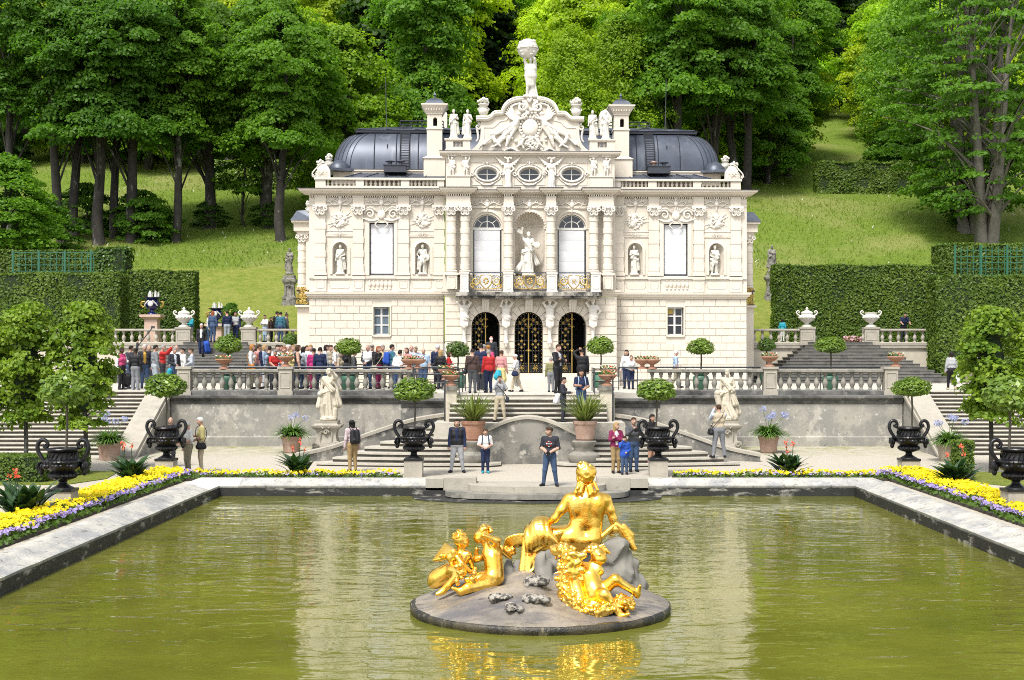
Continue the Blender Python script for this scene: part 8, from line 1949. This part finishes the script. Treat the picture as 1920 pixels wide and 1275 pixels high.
gilded('gilded_woman','large gilded woman seated with her back turned, draped cloth over her legs',[('body',body_,.019,.06),('hair',hair_,.0125,.012),('drapery',drap,.0145,.018)],hands=((g3(985,490,.12),g3(960,500,.2)-g3(985,490,.12),1,2.1),(g3(1400,548,.05),g3(1370,556,.1)-g3(1400,548,.05),-1,2.1)))
def child_head(zx,zy,dy,s,face):
 P=[ell(g3(zx,zy,dy),(.115*s,.12*s,.13*s))];f=np.array([face[0],face[1],-.1]);f/=np.linalg.norm(f);c=g3(zx,zy,dy);sd=np.cross(f,[0,0,1.]);sd/=np.linalg.norm(sd)
 P+=[ell(c+f*.075*s+np.array([0,0,-.045])*s,.075*s),cap(c+f*.115*s+np.array([0,0,.0]),c+f*.138*s+np.array([0,0,-.025*s]),.014*s,.021*s),ell(c+f*.122*s+np.array([0,0,-.062*s]),(.022*s,.022*s,.014*s)),ell(c+f*.10*s+np.array([0,0,-.095*s]),.03*s)]
 for q in(1,-1):P+=[ell(c+f*.09*s+sd*q*.055*s+np.array([0,0,-.05*s]),.042*s),ell(c+f*.10*s+sd*q*.042*s+np.array([0,0,.035*s]),(.035*s,.035*s,.014*s))]
 return P
def curls(zx,zy,dy,s,n_,seed,back=(0,0)):
 q=np.random.default_rng(seed);d=rand_dirs(n_,q);d[:,2]=np.abs(d[:,2])*.9-.15;c=g3(zx,zy,dy)+np.array([back[0],back[1],.02])
 return[ell(c+d_*np.array([.105,.11,.12])*s,q.uniform(.026,.042)*s)for d_ in d]
GS=.45
P=child_head(422,590,-.35,1.0,(.75,.1));P+=[cap(g3(425,650,-.34),g3(428,690,-.33),.062,.075),cap(g3(400,700,-.33),g3(470,690,-.36),.085,.075),cap(g3(430,720,-.34),g3(385,800,-.33),.12,.14),cap(g3(350,800,-.3),g3(280,840,-.25),.16,.165),cap(g3(262,850,-.22),g3(255,865,-.25),.13,.12),cap(g3(405,705,-.45),g3(440,760,-.52),.055,.05),cap(g3(440,760,-.52),g3(490,800,-.5),.048,.035),cap(g3(478,700,-.3),g3(500,770,-.25),.055,.045),cap(g3(380,790,-.45),g3(430,800,-.62),.115,.085),cap(g3(430,800,-.62),g3(345,890,-.60),.085,.055),cap(g3(345,890,-.60),g3(290,935,-.62),.06,.045),cap(g3(320,930,-.62),g3(272,945,-.66),.04,.03)]
W_=[]
for k in range(7):W_.append(cap(g3(380,700-6*k,-.42),g3(255+12*k,725-17*k,-.30+.02*k),.045,.03))
for k in range(10):W_.append(ell(g3(330+rq.uniform(-30,60),715+rq.uniform(-40,35),-.42),.04))
for k in range(24):W_.append(ell(g3(430+rq.uniform(-50,100),800+rq.uniform(-45,90),-.68+rq.uniform(-.05,.05)),rq.uniform(.025,.05)))
gilded('gilded_cherub','gilded cherub with small wings, crouching nearest the island edge',[('body',P,.015,.045),('hair',curls(422,580,-.35,1.0,34,1,(-.02,.02)),.013,.012),('wings',W_,.014,.02)],hands=((g3(490,800,-.5),np.array([1.,-.2,-.3]),1,1.3),))
P=child_head(570,560,-.25,1.02,(-.75,-.12));P+=[cap(g3(590,620,-.25),g3(610,660,-.26),.07,.085),cap(g3(600,680,-.26),g3(655,665,-.26),.10,.10),cap(g3(635,720,-.28),g3(645,830,-.33),.16,.165),cap(g3(635,840,-.36),g3(600,880,-.45),.165,.15),cap(g3(655,660,-.25),g3(660,600,-.38),.07,.062),cap(g3(655,595,-.40),g3(575,565,-.48),.06,.042),cap(g3(600,700,-.18),g3(520,720,-.15),.06,.05),cap(g3(520,720,-.15),g3(530,650,-.2),.045,.035),cap(g3(600,880,-.50),g3(470,905,-.66),.13,.095),cap(g3(470,905,-.66),g3(430,930,-.68),.085,.07),cap(g3(420,920,-.70),g3(375,905,-.72),.045,.032),cap(g3(560,840,-.35),g3(480,860,-.45),.11,.08)]
W_=[]
for k in range(6):W_.append(cap(g3(690,640+5*k,-.1),g3(690+12*k,680+6*k,.02),.04,.03))
gilded('gilded_cherub','gilded cherub lifting an arm to its brow, turned to the winged one',[('body',P,.015,.05),('hair',curls(572,545,-.25,1.02,36,2,(.03,.02)),.013,.012),('drapery',W_,.015,.03)],hands=((g3(575,565,-.48),np.array([-1.,-.1,-.1]),1,1.3),(g3(530,650,-.2),np.array([-.1,-.1,1.]),-1,1.3)))
GS=-.42
P=child_head(1312,690,-.62,1.05,(.55,-.75));P+=[cap(g3(1285,740,-.6),g3(1275,775,-.62),.065,.08),cap(g3(1245,775,-.6),g3(1310,785,-.66),.085,.085),cap(g3(1265,830,-.66),g3(1285,900,-.72),.155,.165),cap(g3(1290,930,-.76),g3(1290,960,-.78),.165,.15),cap(g3(1225,770,-.58),g3(1170,715,-.55),.065,.055),cap(g3(1170,715,-.55),g3(1245,660,-.52),.052,.038),cap(g3(1320,790,-.66),g3(1335,800,-.66),.06,.05),cap(g3(1300,960,-.82),g3(1355,945,-1.02),.125,.095),cap(g3(1355,950,-1.03),g3(1440,1050,-1.04),.09,.062),cap(g3(1440,1050,-1.04),g3(1465,1085,-1.06),.055,.05),cap(g3(1455,1092,-1.07),g3(1512,1072,-1.12),.045,.03),cap(g3(1330,930,-.74),g3(1425,850,-.80),.115,.088),cap(g3(1425,850,-.80),g3(1540,920,-.78),.082,.056),cap(g3(1540,920,-.78),g3(1568,945,-.78),.05,.045),cap(g3(1568,955,-.78),g3(1585,890,-.82),.04,.028)]
G_=[]
path=spline([g3(1045,660,-.35),g3(1130,690,-.52),g3(1110,780,-.62),g3(1100,880,-.70),g3(1130,980,-.82),g3(1210,1040,-.98),g3(1330,1060,-1.05),g3(1430,1010,-.98),g3(1500,1000,-.9)],9)
for k,c in enumerate(path):G_.append(ell(c,.10))
G_+=[cap(g3(1150,700,-.5),g3(1160,860,-.62),.10,.14),cap(g3(1160,860,-.62),g3(1200,980,-.78),.14,.12),cap(g3(1220,1010,-.86),g3(1420,1010,-.9),.10,.09)]
gq=np.random.default_rng(6)
for k in range(330):c=path[gq.integers(len(path))];d_=gq.normal(0,1,3);d_/=np.linalg.norm(d_);G_.append(ell(c+d_*gq.uniform(.09,.17),gq.uniform(.022,.05)))
for k in range(90):c=g3(1170+gq.uniform(-50,55),840+gq.uniform(-160,130),-.72);G_.append(ell(c,gq.uniform(.03,.06)))
for k in range(26):c=path[gq.integers(len(path))];d_=gq.normal(0,1,3);d_/=np.linalg.norm(d_);G_.append(cap(c+d_*.08,c+d_*.20,.03,.012))
gilded('gilded_cherub','reclining gilded child in a garland of roses, legs stretched over the island',[('body',P,.015,.05),('hair',curls(1300,675,-.6,1.05,40,3,(-.03,.05))+[cap(g3(1320+9*k,640+6*k,-.6),g3(1350+10*k,625+14*k,-.62),.035,.018)for k in range(5)],.013,.012),('rose_garland',G_,.014,.014)],hands=((g3(1245,660,-.52),np.array([1.,0,.3]),1,1.3),))
cam=bpy.data.cameras.new('camera');cam.lens=36*F/1920;cam.sensor_width=36;cam.sensor_fit='HORIZONTAL'
cam.shift_x=(960-VX)/1920;cam.shift_y=(VY-637.5)/1920;cam.clip_start=.5;cam.clip_end=2000
co=bpy.data.objects.new('camera',cam);COL.objects.link(co);co.location=(0,0,CZ);co.rotation_euler=(R(90),0,0);SC.camera=co
SUN_EL,SUN_AZ=R(56),R(205)
w=bpy.data.worlds.new('World');SC.world=w;w.use_nodes=True;nt=w.node_tree;nt.nodes.clear()
sky=nt.nodes.new('ShaderNodeTexSky');sky.sky_type='NISHITA';sky.sun_disc=False;sky.sun_elevation=SUN_EL;sky.sun_rotation=SUN_AZ;sky.dust_density=4;sky.ozone_density=.6;sky.altitude=900
hs=nt.nodes.new('ShaderNodeHueSaturation');hs.inputs['Saturation'].default_value=.28
bg=nt.nodes.new('ShaderNodeBackground');bg.inputs['Strength'].default_value=.15;wo=nt.nodes.new('ShaderNodeOutputWorld')
nt.links.new(sky.outputs[0],hs.inputs['Color']);nt.links.new(hs.outputs[0],bg.inputs['Color']);nt.links.new(bg.outputs[0],wo.inputs['Surface'])
sl=bpy.data.lights.new('sun','SUN');sl.energy=2.4;sl.angle=R(14);sl.color=(1,.955,.88)
so=bpy.data.objects.new('sun',sl);COL.objects.link(so)
sd=Vector((math.sin(SUN_AZ)*math.cos(SUN_EL),math.cos(SUN_AZ)*math.cos(SUN_EL),math.sin(SUN_EL)))
so.rotation_euler=(-sd).to_track_quat('-Z','Y').to_euler();so.location=sd*100
SC.view_settings.view_transform='Standard';SC.view_settings.look='None';SC.view_settings.gamma=1;SC.view_settings.exposure=1.06
SC.cycles.max_bounces=6;SC.cycles.diffuse_bounces=3;SC.cycles.glossy_bounces=3;SC.cycles.transmission_bounces=3;SC.cycles.caustics_reflective=False;SC.cycles.caustics_refractive=False
try:SC.cycles.use_denoising=False
except Exception:pass
SC.cycles.filter_width=1.0
SC.cycles.sample_clamp_indirect=1.5;SC.cycles.blur_glossy=1.0
